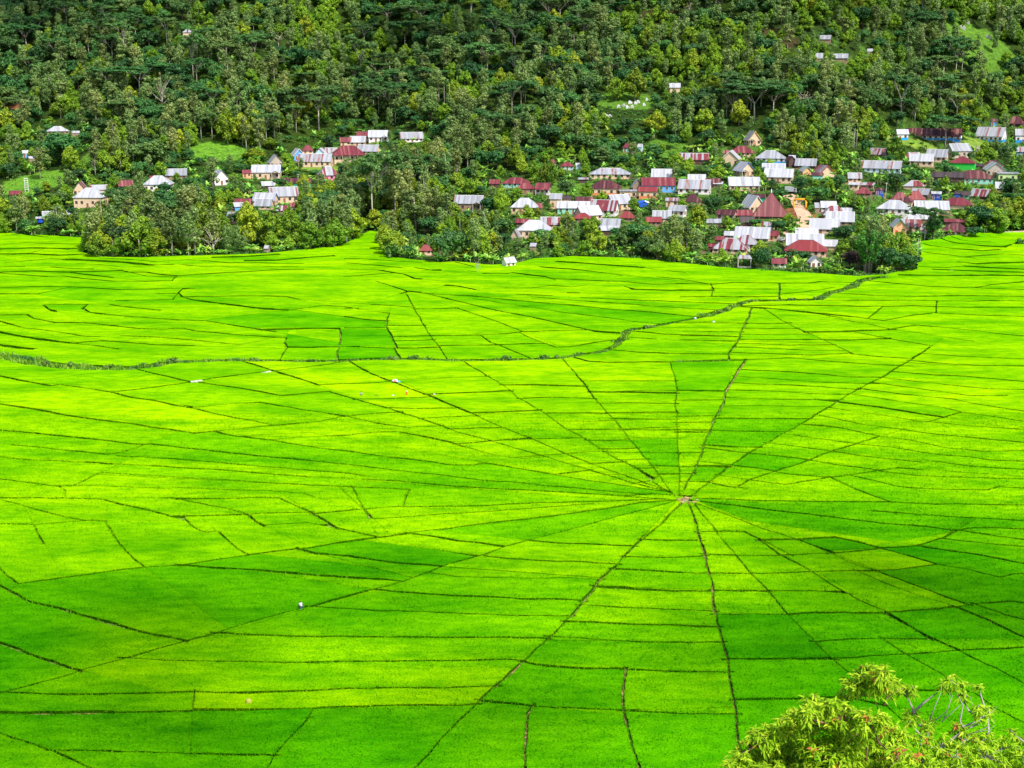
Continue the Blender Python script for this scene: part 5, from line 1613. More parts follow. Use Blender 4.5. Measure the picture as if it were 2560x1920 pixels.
H(4, 1425, 1540, 478, 440, 'gy', 'm', 'd', 545, yaw=25, note='narrow dark house right of the grey hipped roof')
H(4, 1462, 1536, 455, 428, 'gx', 'w', 'l', 500, note='tiny with a blue edge behind the narrow dark house', trim='b', extra='n')
H(4, 1524, 1752, 530, 466, 'gx', 'g', 'd', 562, note='upper right of the village with dark walls')
H(4, 905, 1145, 582, 500, 'gy', 'w', 'c', 642, yaw=24, trim='b', extra='q', note='with blue trim and a porch gable')
H(4, 1200, 1435, 556, 508, 'gx', 'w', 'o', hw=2.4, note='behind the wide cream house in the middle')
H(4, 1216, 1522, 640, 562, 'gx', 'w', 'c', 706, yaw=-6, note='wide, above the grey truck')
H(4, 850, 1190, 726, 644, 'gx', 'w', 'c', 786, note='long, behind a round tree above the pyramid roof')
H(4, 1560, 1704, 582, 540, 'gy', 'g', 'O', 618, yaw=20, trim='n', note='small with green trim')
H(4, 1690, 1932, 616, 540, 'gy', 's', 'c', 645, yaw=22, trim='r', note='with red trim')
H(4, 1688, 1812, 640, 612, 'shed', 'm', 't', 665, name='shed', cat='shed', note='dark red lean to below the red trimmed gable')
H(4, 982, 1240, 940, 832, 'gy', 'w', 'c', 985, yaw=28, trim='w', note='hall joined to the left side of the pyramid roof')
H(4, 1108, 1462, 1022, 790, 'pyr', 'r', 'd', hw=1.6, name='pyramid_house', cat='ceremonial house', note='tall steep pyramid above all other roofs', extra='n')
H(4, 245, 392, 880, 852, 'shed', 'S', 'c', 938, note='flat rusty roof left of the maroon hipped roof')
H(4, 428, 612, 892, 822, 'hip', 'm', 'c', 918, note='low, left of the banana plants by the hall')
H(4, 118, 312, 1042, 970, 'gx', 'g', 'c', hw=2.4, note='above the dark trees, joined to a white gabled house')
H(4, 272, 472, 974, 926, 'gx', 'g', 'W', 1042, yaw=-18, note='two storeys, above the dark trees')
H(4, 650, 805, 1098, 1062, 'shed', 'g', 'o', hw=1.8, name='shed', cat='shed', note='low grey, right of the tall clove tree')
H(4, 745, 962, 1012, 970, 'gx', 'm', 'g', 1080, yaw=-15, note='with bare block walls left of the pyramid')
H(4, 930, 1112, 1016, 970, 'gx', 'r', 'd', hw=2.4, note='against the left foot of the pyramid')
H(4, 976, 1132, 1086, 1016, 'gx', 'k', 'd', hw=2.0, note='charcoal, in front of the left foot of the pyramid')
H(4, 1192, 1338, 1136, 1042, 'gx', 's', 'c', 1172, yaw=-12, note='below the pyramid')
H(4, 1085, 1240, 840, 812, 'gx', 'm', 'T', 888, note='behind the pyramid', extra='n')
H(4, 826, 935, 1216, 1172, 'gx', 'w', 'd', hw=2.2, note='left of the long white roof below the pyramid')
H(4, 922, 1302, 1242, 1140, 'gx', 'w', 'c', 1292, yaw=-8, note='long, below the pyramid')
H(4, 1266, 1385, 1216, 1172, 'gx', 'r', 'c', 1270, yaw=-14, note='right end of the long white roof below the pyramid')
H(4, 922, 1162, 1298, 1214, 'hip', 's', 'W', 1370, yaw=-8, note='behind the boldly striped hipped roof')
H(4, 735, 835, 1262, 1228, 'gx', 'r', 'd', hw=2.0, note='low, left of the long white roof below the pyramid')
H(4, 703, 1088, 1352, 1252, 'hip', 's', 'c', 1402, note='boldly striped, nearest the field in the right village')
H(4, 668, 740, 1335, 1305, 'shed', 'r', 'd', hw=1.8, name='shed', cat='shed', note='small dark red, left of the boldly striped hipped roof')
H(4, 1518, 1762, 1208, 1152, 'gx', 'w', 'c', hw=2.4, note='back of three stepped white roofs')
H(4, 1425, 1815, 1312, 1206, 'gx', 'w', 'c', hw=2.6, note='largest of three stepped white roofs behind the bright red one')
H(4, 1792, 1948, 1326, 1258, 'gx', 'w', 'c', 1360, note='right of the bright red hipped roof')
H(4, 1424, 1842, 1368, 1266, 'hip', 'R', 'c', 1432, note='wide, in front of the white roofs nearest the field')
H(4, 1285, 1450, 1490, 1448, 'gx', 'r', 'W', 1542, note='low white wall between dark trees at the field edge')
H(4, 1642, 1802, 1482, 1432, 'gy', 'w', 'W', 1552, yaw=14, note='small, at the field edge below the bright red roof')
H(4, 1672, 1742, 1450, 1422, 'gx', 'm', 'd', hw=1.8, name='shed', cat='shed', note='tiny dark shed at the field edge below the bright red roof')
H(4, 1770, 1942, 938, 868, 'gx', 'w', 'W', 985, note='tallest of the white roofs right of the orange arch')
H(4, 1718, 1772, 950, 900, 'shed', 'g', 'o', hw=2.0, name='shed', cat='shed', note='narrow, left of the tallest white roof by the arch')
H(4, 1980, 2090, 985, 942, 'gx', 'w', 'W', hw=2.2, note='small, behind the striped hipped roof by the arch')
H(4, 1782, 2042, 1012, 926, 'hip', 's', 'o', hw=2.6, note='among the white roofs right of the orange arch')
H(4, 1825, 2112, 1076, 986, 'gx', 'w', 'o', hw=2.6, note='middle of the white roofs right of the orange arch')
H(4, 1668, 1972, 1150, 1056, 'gx', 'w', 'c', 1202, note='lowest of the white roofs right of the orange arch')
# far right village
H(5, 698, 1205, 292, 226, 'gx', 'm', 'W', 340, extra='kvd', note='long school block', name='school', cat='school')
H(5, 1130, 1228, 296, 240, 'gx', 'm', 'W', 342, extra='k', yaw=-25, note='right end of the long school block')
H(5, 590, 722, 280, 238, 'gx', 'w', 'W', 342, extra='k', yaw=18, note='white ended wing of the long school block')
H(5, 1350, 1640, 302, 218, 'gx', 'S', 'W', 360, yaw=-14, extra='k', note='right of the long school on the lawn')
H(5, 1712, 1880, 292, 232, 'gx', 'S', 'W', 370, yaw=8, extra='k', note='at the right edge beside the lawn')
H(5, 1640, 1815, 178, 104, 'hip', 'm', 'd', 218, extra='v', note='high at the right edge above the school')
H(5, 1490, 1560, 165, 122, 'gx', 'm', 'k', 208, note='blue, half hidden in trees above the school')
H(5, 342, 522, 472, 404, 'gx', 's', 'o', 512, yaw=-22, trim='b', note='left of the big clove tree below the school')
H(5, 680, 822, 502, 406, 'gx', 's', 'o', 540, yaw=8, note='striped, behind the white roofed cream house below the school')
H(5, 880, 1095, 497, 425, 'gx', 'g', 'c', 550, yaw=-10, note='joined behind the white roofed cream house below the school')
H(5, 725, 962, 536, 470, 'gx', 'w', 'c', 592, yaw=-6, note='below the school')
H(5, 1060, 1312, 442, 376, 'gx', 'g', 'g', 512, yaw=34, trim='n', note='with an unplastered gable below the school lawn')
H(5, 258, 662, 606, 534, 'gx', 'S', 'l', 658, yaw=-6, note='long, with pale blue walls')
H(5, 1085, 1356, 556, 487, 'pyr', 'r', 'G', 622, yaw=-4, extra='n', note='the only bright green house')
H(5, 1325, 1420, 590, 560, 'shed', 'k', 'd', 622, name='shed', cat='shed', note='dark shed right of the bright green house')
H(5, 1415, 1612, 588, 530, 'hip', 'm', 'c', hw=2.6, note='behind the grey gable on the right')
H(5, 1408, 1632, 622, 556, 'gy', 'w', 'g', 682, yaw=12, trim='n', note='with an unplastered gable near the right edge')
H(5, 940, 1245, 690, 640, 'gx', 'k', 'd', 745, note='dark, left of the mint walled maroon roof')
H(5, 1158, 1515, 702, 624, 'hip', 'm', 't', 756, note='wide, below the bright green house')
H(5, 1540, 1785, 660, 640, 'flat', 'g', 'y', 732, note='flat topped, with lime green walls')
H(5, 1532, 1652, 800, 738, 'shed', 'w', 'o', hw=1.8, name='shed', cat='shed', note='tilted white sheet roof below the lime green house')
H(5, 668, 878, 772, 722, 'hip', 's', 'c', 806, note='alone above the bright red hipped roofs')
H(5, 135, 282, 696, 640, 'gx', 'S', 'c', 742, note='upper floor of a stacked cream house')
H(5, 150, 262, 764, 742, 'shed', 'w', 'c', 805, note='lower white porch of the stacked cream house')
H(5, 262, 402, 768, 744, 'shed', 's', 'o', 810, name='shed', cat='shed', note='striped lean to beside the stacked cream house')
H(5, 205, 377, 840, 780, 'pyr', 'r', 'o', hw=2.0, note='small dark red pyramid below the stacked cream house')
H(5, 400, 490, 816, 796, 'shed', 'm', 'b', 860, name='shed', cat='shed', note='blue stall left of the road pole')
H(5, 550, 722, 892, 832, 'hip', 'r', 'c', hw=2.6, note='left of two joined bright hipped roofs')
H(5, 740, 932, 850, 800, 'gx', 'S', 'd', 895, yaw=-18, note='rusty gable left of the blue kiosk')
H(5, 680, 882, 894, 806, 'hip', 'R', 'c', 932, yaw=10, note='bright red, left of the blue kiosk')
H(5, 515, 768, 920, 858, 'hip', 'm', 'c', 955, note='above the white hipped house on the right')
H(5, 925, 1028, 850, 828, 'shed', 'w', 'b', 905, name='kiosk', cat='kiosk', note='small blue kiosk with a white roof')
H(5, 1145, 1222, 852, 832, 'shed', 'k', 'b', 885, name='shed', cat='shed', note='blue fronted shed right of the blue kiosk')
H(5, 1155, 1300, 856, 824, 'gx', 'k', 't', 895, note='mint walled and dark roofed, right of the blue kiosk')
H(5, 1300, 1502, 866, 802, 'gx', 's', 'd', 900, yaw=-18, note='patched dark roof left of the big dark trees')
H(5, 415, 748, 987, 908, 'hip', 'w', 'W', 1048, note='white walled, on the right')
H(5, 755, 1102, 992, 915, 'gx', 'w', 'c', 1030, note='long, right of the white hipped house')
H(5, 1012, 1332, 952, 882, 'hip', 'r', 'c', 988, note='wide dark red, right of the long white roof')
H(5, 705, 985, 1080, 1015, 'gx', 'w', 'o', hw=2.4, note='behind a tall feathery tree near the field edge')
H(5, 640, 832, 1150, 1086, 'gx', 's', 'c', hw=2.8, note='joined behind the peach gabled house')
H(5, 530, 708, 1156, 1090, 'gy', 'w', 'O', 1240, yaw=14, trim='n', extra='R', note='with a red door and green trim')
H(5, 770, 905, 1180, 1126, 'hip', 's', 'l', 1222, note='small, right of the peach gabled house')
H(5, 1055, 1262, 1115, 1090, 'shed', 'r', 'd', hw=1.8, name='shed', cat='shed', note='low dark red, above the maroon house at the field edge')
H(5, 1030, 1282, 1190, 1125, 'hip', 'm', 'c', 1248, extra='v', note='at the right end of the village by the field')
H(5, 1728, 1870, 446, 406, 'gx', 'S', 'k', 486, note='with blue walls at the right edge below the school')
# huts in the forest
H(6, 1175, 1250, 208, 190, 'hip', 's', 'c', 260, note='alone high in the left forest')
H(8, 896, 972, 250, 228, 'gx', 'g', 'o', 280, note='alone high in the right forest', extra='n')
H(8, 985, 1080, 372, 346, 'gx', 'g', 'o', hw=2.0, note='half hidden among trees high on the right slope')
H(8, 868, 918, 378, 342, 'shed', 'g', 'o', hw=1.5, name='shed', cat='shed', note='tilted pale roof high on the right slope')
H(8, 1200, 1240, 330, 306, 'gx', 'g', 'o', hw=1.6, name='shed', cat='shed', note='tiny, high on the right slope')
H(7, 2140, 2215, 560, 522, 'gx', 'w', 'c', 595, note='alone above the tombs', extra='n')
# ------------------------------------------------------------------ other built things
def at(v, x, y):
    ox, oy, sc = VIEW[v]
    return hit(ox + x / sc, oy + y / sc)
def px(v, x, y):
    ox, oy, sc = VIEW[v]
    return ox + x / sc, oy + y / sc
def face_cam(p): return -math.atan2(p.x, p.y)
OBST = []     # pixel boxes trees must keep clear of
# pyramid finial
ph = [h for h in HOUSES if h['name'] == 'pyramid_house'][0]
zt = max((v.co.z for c_ in ph['o'].children for v in c_.data.vertices))
MB().tube([(0, 0, zt - .3), (0, 0, zt + .7), (0, 0, zt + 1.5)], [.30, .24, .03], 6).build('finial', M_trim['w'], ph['o'])
# orange arch over the village road
p = at(4, 1577, 955); s = project(p)[2] / FPX / 3.95
aw, ah = 118 * s, 100 * s
o = tag(empty('road_arch', p, face_cam(p)), 'bright orange arch standing over the village road', 'arch')
M_or = plain('orange_cloth', (.85, .30, .01), .6, .06)
pts = [(-aw / 2, 0, -1), (-aw / 2, 0, ah * .72), (-aw * .34, 0, ah * .95), (aw * .34, 0, ah * .95), (aw / 2, 0, ah * .72), (aw / 2, 0, -1)]
mb = MB()
for q in (pts[:2], pts[-2:]): mb.tube(q, .42, 8)
mb.build('leg', M_or, o, True)
MB().tube(pts[1:-1], .42, 8).build('beam', M_or, o, True)
OBST.append((*px(4, 1505, 850), *px(4, 1645, 960), p.y))
# pale village road under the arch
road = [(1500, 1010 - 20), (1560, 960), (1600, 1000), (1625, 1060), (1600, 1120), (1560, 1150)]
R_ = [at(4, x, y) for x, y in [(1440, 850), (1500, 832), (1545, 860), (1565, 910), (1590, 960), (1615, 1010), (1632, 1060), (1610, 1105), (1570, 1150), (1500, 1210), (1420, 1260)]]
RV_ = []; 
for i, q in enumerate(R_):
    d = (R_[min(i + 1, len(R_) - 1)] - R_[max(i - 1, 0)]); d.z = 0; d.normalize()
    nn = Vector((-d.y, d.x, 0)) * 3.2
    for sgn in (-1, -.33, .33, 1):
        x, y = q.x + nn.x * sgn, q.y + nn.y * sgn
        RV_.append((x, y, T(x, y) + .18))
RF_ = [(4 * i + j, 4 * i + j + 1, 4 * i + j + 5, 4 * i + j + 4) for i in range(len(R_) - 1) for j in range(3)]
me = np_mesh('village_road', RV_, RF_, [plain('road_earth', (.50, .33, .22), .95, .2, .4)], smooth=True)
tag(link('village_road', me), kind='structure')
OBST.append((*px(4, 1500, 860), *px(4, 1680, 1110), p.y - 12))
# box truck and jeep
M_tyre = plain('tyre', (.02, .02, .02), .9, .1); M_rim = plain('rim', (.4, .4, .42), .4, .1, 1, .6)
def wheels(o, xs, yw, r):
    for x in xs:
        for sy in (-1, 1):
            wmb = MB().tube([(x, sy * yw - .12, r), (x, sy * yw + .12, r)], r, 14).build('wheel', M_tyre, o)
            MB().tube([(x, sy * (yw + .02) - .12, r), (x, sy * (yw + .02) + .12, r)], r * .5, 10).build('rim', M_rim, wmb)
p = at(4, 1490, 800); s = project(p)[2] / FPX / 3.95
o = tag(empty('box_truck', p, face_cam(p) - .15), 'grey box truck parked below the wide cream house', 'truck')
L = 120 * s * .95; hT = 62 * s
M_tr = plain('truck_grey', (.42, .46, .48), .5, .08)
mb = MB().box(-L / 2, L * .22, -1.1, 1.1, .75, hT)
for i in range(9): mb.box(-L / 2 + i * L * .08, -L / 2 + i * L * .08 + .06, -1.13, 1.13, .8, hT - .05)
mb.build('cargo_box', M_tr, o)
MB().box(-L / 2 + .1, L / 2 - .1, -.9, .9, .45, .74).build('chassis', M_trim['d'], o)
MB().add([(L * .24, -1.05, .6), (L / 2, -1.05, .6), (L / 2, 1.05, .6), (L * .24, 1.05, .6), (L * .24, -1.05, hT * .8), (L * .43, -1.05, hT * .8), (L * .43, 1.05, hT * .8), (L * .24, 1.05, hT * .8)],
         [(0, 3, 2, 1), (4, 5, 6, 7), (0, 1, 5, 4), (1, 2, 6, 5), (2, 3, 7, 6), (3, 0, 4, 7)]).build('cab', plain('cab_white', (.6, .62, .62), .4, .05), o)
MB().box(L * .29, L * .40, -1.07, 1.07, hT * .45, hT * .72).build('window', M_glass, o)
wheels(o, [-L * .32, L * .36], .95, .45)
OBST.append((*px(4, 1420, 730), *px(4, 1552, 805), p.y))
p = at(4, 1400, 1276); s = project(p)[2] / FPX / 3.95
o = tag(empty('jeep', p, face_cam(p) + 1.1), 'silver jeep parked at the roadside below the pyramid roof', 'car')
M_j = plain('jeep_paint', (.36, .38, .38), .35, .06)
MB().box(-1.95, 1.95, -.82, .82, .5, 1.1).build('body', M_j, o)
MB().add([(-1.9, -.78, 1.1), (.75, -.78, 1.1), (.75, .78, 1.1), (-1.9, .78, 1.1), (-1.8, -.7, 1.8), (.35, -.7, 1.8), (.35, .7, 1.8), (-1.8, .7, 1.8)],
         [(0, 3, 2, 1), (4, 5, 6, 7), (0, 1, 5, 4), (1, 2, 6, 5), (2, 3, 7, 6), (3, 0, 4, 7)]).build('cabin', M_j, o)
mb = MB().box(-1.6, -.65, -.80, .80, 1.2, 1.66).box(-.5, .3, -.80, .80, 1.2, 1.66); mb.build('window', M_glass, o)
MB().box(1.95, 2.05, -.8, .8, .45, .65).build('bumper', M_trim['d'], o)
for sy in (-1, 1): MB().box(1.95, 1.99, sy * .6 - .14, sy * .6 + .14, .72, .98).build('headlight', M_framew, o)
wheels(o, [-1.2, 1.25], .74, .38)
OBST.append((*px(4, 1370, 1205), *px(4, 1432, 1278), p.y))
# white lattice tower on the left terraces
p = at(1, 232, 790); s = project(p)[2] / FPX / 3.456
o = tag(empty('steel_tower', p, face_cam(p)), 'slim white lattice water tower frame on the left terraces', 'tower')
hw_, hh_ = 14 * s, 112 * s
M_st = plain('white_steel', (.72, .72, .72), .5, .05)
for sx in (-1, 1):
    for sy in (-1, 1): MB().tube([(sx * hw_, sy * hw_, -1), (sx * hw_, sy * hw_, hh_)], .13, 4).build('leg', M_st, o)
mb = MB()
for k in range(6):
    z = hh_ * (k + 1) / 6
    for sy in (-1, 1): mb.tube([(-hw_, sy * hw_, z), (hw_, sy * hw_, z)], .10, 4)
    for sx in (-1, 1): mb.tube([(sx * hw_, -hw_, z - .04), (sx * hw_, hw_, z - .04)], .10, 4)
mb.build('rungs', M_st, o)
OBST.append((*px(1, 205, 670), *px(1, 258, 795), p.y))
# blue tank on legs under a small roof, blue tarp shelter, orange roof tanks, pavilion at the field edge
p = at(1, 350, 1062); s = project(p)[2] / FPX / 3.456
o = tag(empty('water_tank', p, face_cam(p)), 'blue water tank under a pale sheet roof at the left field edge', 'tank')
r = 28 * s
MB().tube([(0, 0, .3), (0, 0, 35 * s)], [r, r], 12).build('tank', plain('tank_blue', (.02, .09, .55), .4, .05), o)
for q in ((-1, -1), (1, -1), (1, 1), (-1, 1)): MB().tube([(q[0] * r * .9, q[1] * r * .9, -1), (q[0] * r * .9, q[1] * r * .9, 42 * s)], .08, 4).build('leg', M_trim['d'], o)
roof_obj('roof', [[(-r * 1.3, -r * 1.2, 42 * s), (r * 1.3, -r * 1.2, 42 * s), (r * 1.3, r * 1.2, 52 * s), (-r * 1.3, r * 1.2, 52 * s)]], ROOF['w'], o)
OBST.append((*px(1, 312, 1005), *px(1, 388, 1065), p.y))
p = at(3, 2010, 925); s = project(p)[2] / FPX / 3.95
o = tag(empty('tarp_shelter', p, face_cam(p) + .2), 'blue and white tarpaulin shelter beside the bright red roofed house', 'shelter')
M_tp = plain('tarp_blue', (.02, .10, .55), .5, .12); M_tw = plain('tarp_white', (.7, .7, .74), .5, .08)
a_, z1 = 52 * s, 52 * s
MB().add([(-a_, -1.5, z1 * .55), (a_ * .2, -1.5, z1 * .8), (a_ * .2, 1.5, z1), (-a_, 1.5, z1 * .8), (-a_, -1.5, z1 * .5), (a_ * .2, -1.5, z1 * .75), (a_ * .2, 1.5, z1 * .95), (-a_, 1.5, z1 * .75)],
         [(0, 1, 2, 3), (7, 6, 5, 4), (0, 4, 5, 1), (1, 5, 6, 2), (2, 6, 7, 3), (3, 7, 4, 0)]).build('tarp', M_tp, o)
MB().add([(a_ * .22, -1.5, z1 * .8), (a_, -1.5, z1 * .55), (a_, 1.5, z1 * .8), (a_ * .22, 1.5, z1), (a_ * .22, -1.5, z1 * .75), (a_, -1.5, z1 * .5), (a_, 1.5, z1 * .75), (a_ * .22, 1.5, z1 * .95)],
         [(0, 1, 2, 3), (7, 6, 5, 4), (0, 4, 5, 1), (1, 5, 6, 2), (2, 6, 7, 3), (3, 7, 4, 0)]).build('awning', M_tw, o)
MB().add([(-a_ * .8, -1.4, -.5), (a_ * .6, -1.4, -.5), (a_ * .6, -1.4, z1 * .5), (-a_ * .8, -1.4, z1 * .5), (-a_ * .8, -1.3, -.5), (a_ * .6, -1.3, -.5), (a_ * .6, -1.3, z1 * .5), (-a_ * .8, -1.3, z1 * .5)],
         [(0, 1, 2, 3), (7, 6, 5, 4), (0, 4, 5, 1), (1, 5, 6, 2), (2, 6, 7, 3), (3, 7, 4, 0)]).build('side_sheet', M_tp, o)
for q in ((-1, -1.45), (1, -1.45), (-1, 1.45), (1, 1.45)): MB().tube([(q[0] * a_ * .95, q[1], -1), (q[0] * a_ * .95, q[1], z1 * .6)], .05, 4).build('pole', M_post, o)
OBST.append((*px(3, 1952, 860), *px(3, 2068, 928), p.y))
lime = [h for h in HOUSES if h['wall'] == 'y'][0]
for dx, lb in ((-2.6, 'left orange water tank on the lime green house'), (-1.0, 'right orange water tank on the lime green house')):
    q = lime['pos'] + Vector((dx, -1.2, 0)); zt = max(v.co.z for v in lime['o'].children[0].data.vertices) + lime['o'].location.z + .22
    t_ = MB().tube([(0, 0, 0), (0, 0, 1.3), (0, 0, 1.6), (0, 0, 1.75)], [.62, .62, .4, .2], 12).build('water_tank', bpy.data.materials.get('tank_orange') or plain('tank_orange', (.8, .25, .03), .4, .05))
    t_.location = (q.x, q.y, zt + .1); tag(t_, lb, 'tank')
p = at(4, 1030, 1530); s = project(p)[2] / FPX / 3.95
o = tag(empty('open_pavilion', p, face_cam(p)), 'open white roofed pavilion on posts at the field edge', 'pavilion')
a_, b_, z1, z2 = 72 * s, 50 * s, 88 * s, 138 * s
roof_obj('roof', [[(-a_, -b_, z1), (a_, -b_, z1), (a_ * .7, 0, z2 - .8), (-a_ * .7, 0, z2 - .8)], [(a_, b_, z1), (-a_, b_, z1), (-a_ * .7, 0, z2 - .8), (a_ * .7, 0, z2 - .8)],
                  [(a_, -b_, z1), (a_, b_, z1), (a_ * .7, 0, z2 - .8)], [(-a_, b_, z1), (-a_, -b_, z1), (-a_ * .7, 0, z2 - .8)]], ROOF['S'], o)
for q in ((-1, -1), (1, -1), (1, 1), (-1, 1)): MB().box(q[0] * a_ * .85 - .14, q[0] * a_ * .85 + .14, q[1] * b_ * .85 - .14, q[1] * b_ * .85 + .14, -1, z1 - .02).build('post', M_post, o)
MB().box(-a_ * .9, a_ * .9, -b_ * .9, b_ * .9, -1, .15).build('floor', M_conc, o)
OBST.append((*px(4, 940, 1385), *px(4, 1115, 1535), p.y))
# weathered white wall by the school lawn, long retaining wall at the right field edge
p = at(5, 1385, 455); s = project(p)[2] / FPX / 3.77
mb = MB()
for i in range(6):
    hh_ = (58, 44, 60, 50, 56, 48)[i] * s
    mb.box(-55 * s + i * 18.5 * s, -55 * s + (i + 1) * 18.5 * s - .02, -.2 - .02 * (i % 2), .2, -1, hh_)
t_ = mb.build('garden_wall', plain('old_white_wall', (.55, .5, .42), .9, .25, 1.5)); t_.location = p; t_.rotation_euler = (0, 0, face_cam(p)); tag(t_, 'broken white wall on the school lawn', 'wall')
q0, q1 = flat(2510, 590), flat(2640, 583)
mb = MB(); mb.box(0, math.hypot(q1[0] - q0[0], q1[1] - q0[1]), -.3, .3, -.5, 1.3)
t_ = mb.build('retaining_wall', plain('pale_wall', (.5, .4, .3), .9, .15)); t_.location = (q0[0], q0[1], T(*q0)); t_.rotation_euler = (0, 0, math.atan2(q1[1] - q0[1], q1[0] - q0[0])); tag(t_, 'low pale wall along the right field edge', 'wall')
# pale concrete channel pieces between the paddies at the right
for i, (a_, b_, wd, lb) in enumerate([((2349, 688), (2407, 673), .28, 'long thin pale concrete channel between rice rows at right'), ((2245 + 200, 663), (2263 + 200, 642), .55, 'short wide pale concrete chute between terraces at right'),
                                      ((2486, 635), (2511, 626), .35, 'small pale concrete channel nearest the right edge'), ((477, 961), (507, 958), .5, 'pale slab bridge on the path at the left'), ((656, 939), (679, 935), .5, 'pale slab bridge on the path by the canal')]):
    q0, q1 = flat(*a_), flat(*b_)
    L = math.hypot(q1[0] - q0[0], q1[1] - q0[1])
    mb = MB(); mb.box(0, L, -wd, -wd + .14, 0, .62); mb.box(0, L, wd - .14, wd, 0, .62); mb.box(0, L, -wd + .14, wd - .14, .0, .42 if i < 3 else .6)
    t_ = mb.build('concrete_channel' if i < 3 else 'slab_bridge', M_conc if i < 3 else bpy.data.materials['old_white_wall']); t_.location = (q0[0], q0[1], .1); t_.rotation_euler = (0, 0, math.atan2(q1[1] - q0[1], q1[0] - q0[0]))
    tag(t_, lb, 'channel' if i < 3 else 'bridge')
# centre of the web: a little pool ringed with earth and stones
X, Y = flat(1720, 1257)
mb = MB()
for k in range(26):
    a = 6.283 * k / 26 + random.uniform(-.1, .1); r = 1.25 + random.uniform(-.15, .25)
    q = Vector((r * math.cos(a) * 1.1, r * math.sin(a), .1)); sz = random.uniform(.18, .34)
    mb.box(q.x - sz, q.x + sz, q.y - sz, q.y + sz, -.2, .3 + random.uniform(0, .3))
t_ = empty('water_basin', (X, Y, 0)); tag(t_, 'small stone ringed basin at the hub of the web shaped fields', 'basin')
mb.build('stone_ring', M_b[2], t_)
MB().tube([(0, 0, -.1), (0, 0, .22)], 1.1, 16).build('pool', plain('muddy_water', (.34, .28, .22), .25, .1), t_)
# tombs on the cleared knoll
M_tomb = plain('tomb_white', (.50, .50, .52), .6, .06); M_tomb2 = plain('tomb_weathered', (.42, .42, .38), .8, .25); M_tombp = plain('tomb_tile', (.62, .50, .46), .6, .08)
TB = [(1728, 745, 34), (1760, 752, 26), (1818, 690, 26), (1850, 682, 20), (1872, 694, 26), (1890, 664, 30), (1905, 690, 22), (1925, 668, 20), (1942, 660, 26), (1980, 678, 20), (1998, 645, 18), (2052, 640, 16), (2075, 640, 14)]
for i, (x, y, wd) in enumerate(TB):
    p = at(7, x, y); s = project(p)[2] / FPX / 2.572
    o = empty('tomb', p, face_cam(p) + random.uniform(-.5, .5))
    tag(o, ('largest white tomb at the left foot of the knoll' if i == 0 else 'white box tomb among others on the grassy knoll above the village'), 'tomb', 'tombs on the grassy knoll')
    a_ = wd * s / 2
    MB().box(-a_, a_, -a_ * .6, a_ * .6, -1, .7).build('base', M_tomb, o); MB().box(-a_ * .8, a_ * .8, -a_ * .45, a_ * .45, .7, 1.0).build('slab', M_tombp if i % 3 == 0 else M_tomb, o)
    MB().box(-a_ * .5, a_ * .5, a_ * .3, a_ * .5, 1.0, 1.5).build('headstone', M_tomb, o)
for i, (x, y, wd, lb) in enumerate([(1848, 145, 40, 'upper pale tomb on the bright slope at top right'), (1815, 180, 60, 'wide low pale tomb on the bright slope at top right'), (1982, 240, 50, 'lower pale tomb on the bright slope at top right')]):
    p = at(8, x, y); s = project(p)[2] / FPX / 2.572
    o = tag(empty('tomb', p, face_cam(p)), lb, 'tomb', 'tombs on the top right slope')
    a_ = wd * s / 2
    a_ *= .7
    MB().box(-a_, a_, -1, 1, -2, .9).build('base', M_tomb2, o); MB().box(-a_ * .7, -a_ * .2, -.4, .4, .9, 1.9).build('headstone', M_tomb2, o); MB().box(a_ * .2, a_ * .7, -.4, .4, .9, 1.7).build('headstone', M_tomb2, o)
# power poles along the village
for x, y, top, v, lb in [(505, 870, 740, 5, 'thin pale power pole by the road beside the blue stall'), (590, 640, 545, 4, 'leaning thin pole beside the long rusty roof'), (640, 700, 640, 2, 'short pole below the white roofed cream house')]:
    p = at(v, x, y); s = project(p)[2] / FPX / VIEW[v][2]
    o = empty('power_pole', p); tag(o, lb, 'pole', 'power poles in the village')
    MB().tube([(0, 0, -1), (.1, 0, (y - top) * s)], [.14, .09], 6).build('shaft', M_post, o); MB().box(-.6, .8, -.06, .06, (y - top) * s * .93, (y - top) * s * .93 + .12).build('crossarm', M_post, o)
build_ground()
# ------------------------------------------------------------------ where the plants stand
def metres(p): return FPX / project(p)[2]
TOPCLEAR = []
OBST += [(1500, 240, 1640, 290, hit(1560, 262).y - 2), (488, 366, 600, 402, hit(545, 385).y - 2), (30, 446, 150, 472, hit(80, 460).y - 3)]
def boxes_cover(p, h, w_):
    """largest share of any farther house's picture box this plant would hide"""
    x, yb, d = project(p); s = FPX / d
    l_, r_, t_, b_ = x - w_ * s * .42, x + w_ * s * .42, yb - h * s * .96, yb
    worst = 0
    for hs in HOUSES:
        if p.y > hs['y'] + hs['D'] * .5: continue
        ix = min(r_, hs['x1']) - max(l_, hs['x0']); iy = min(b_, hs['y1'] - 3) - max(t_, hs['y0'])
        if ix > 0 and iy > 0: worst = max(worst, ix * iy / max(1, (hs['x1'] - hs['x0']) * (hs['y1'] - hs['y0'])), .8 * ix * iy / 1500.0)
    for x0, y0, x1, y1, yy in OBST:
        if p.y > yy: continue
        ix = min(r_, x1) - max(l_, x0); iy = min(b_, y1) - max(t_, y0)
        if ix > 0 and iy > 0: worst = max(worst, 2 * ix * iy / ((x1 - x0) * (y1 - y0)))
    return worst
def in_house(p, rad):
    for q in PADS.get((int(p.x // 20), int(p.y // 20)), ()):
        if pad_dist(q, p.x, p.y) < rad: return True
    return False
FIELD = BPOLY2
def in_field(x, y): return y < 640 and inpoly(x, y, FIELD)
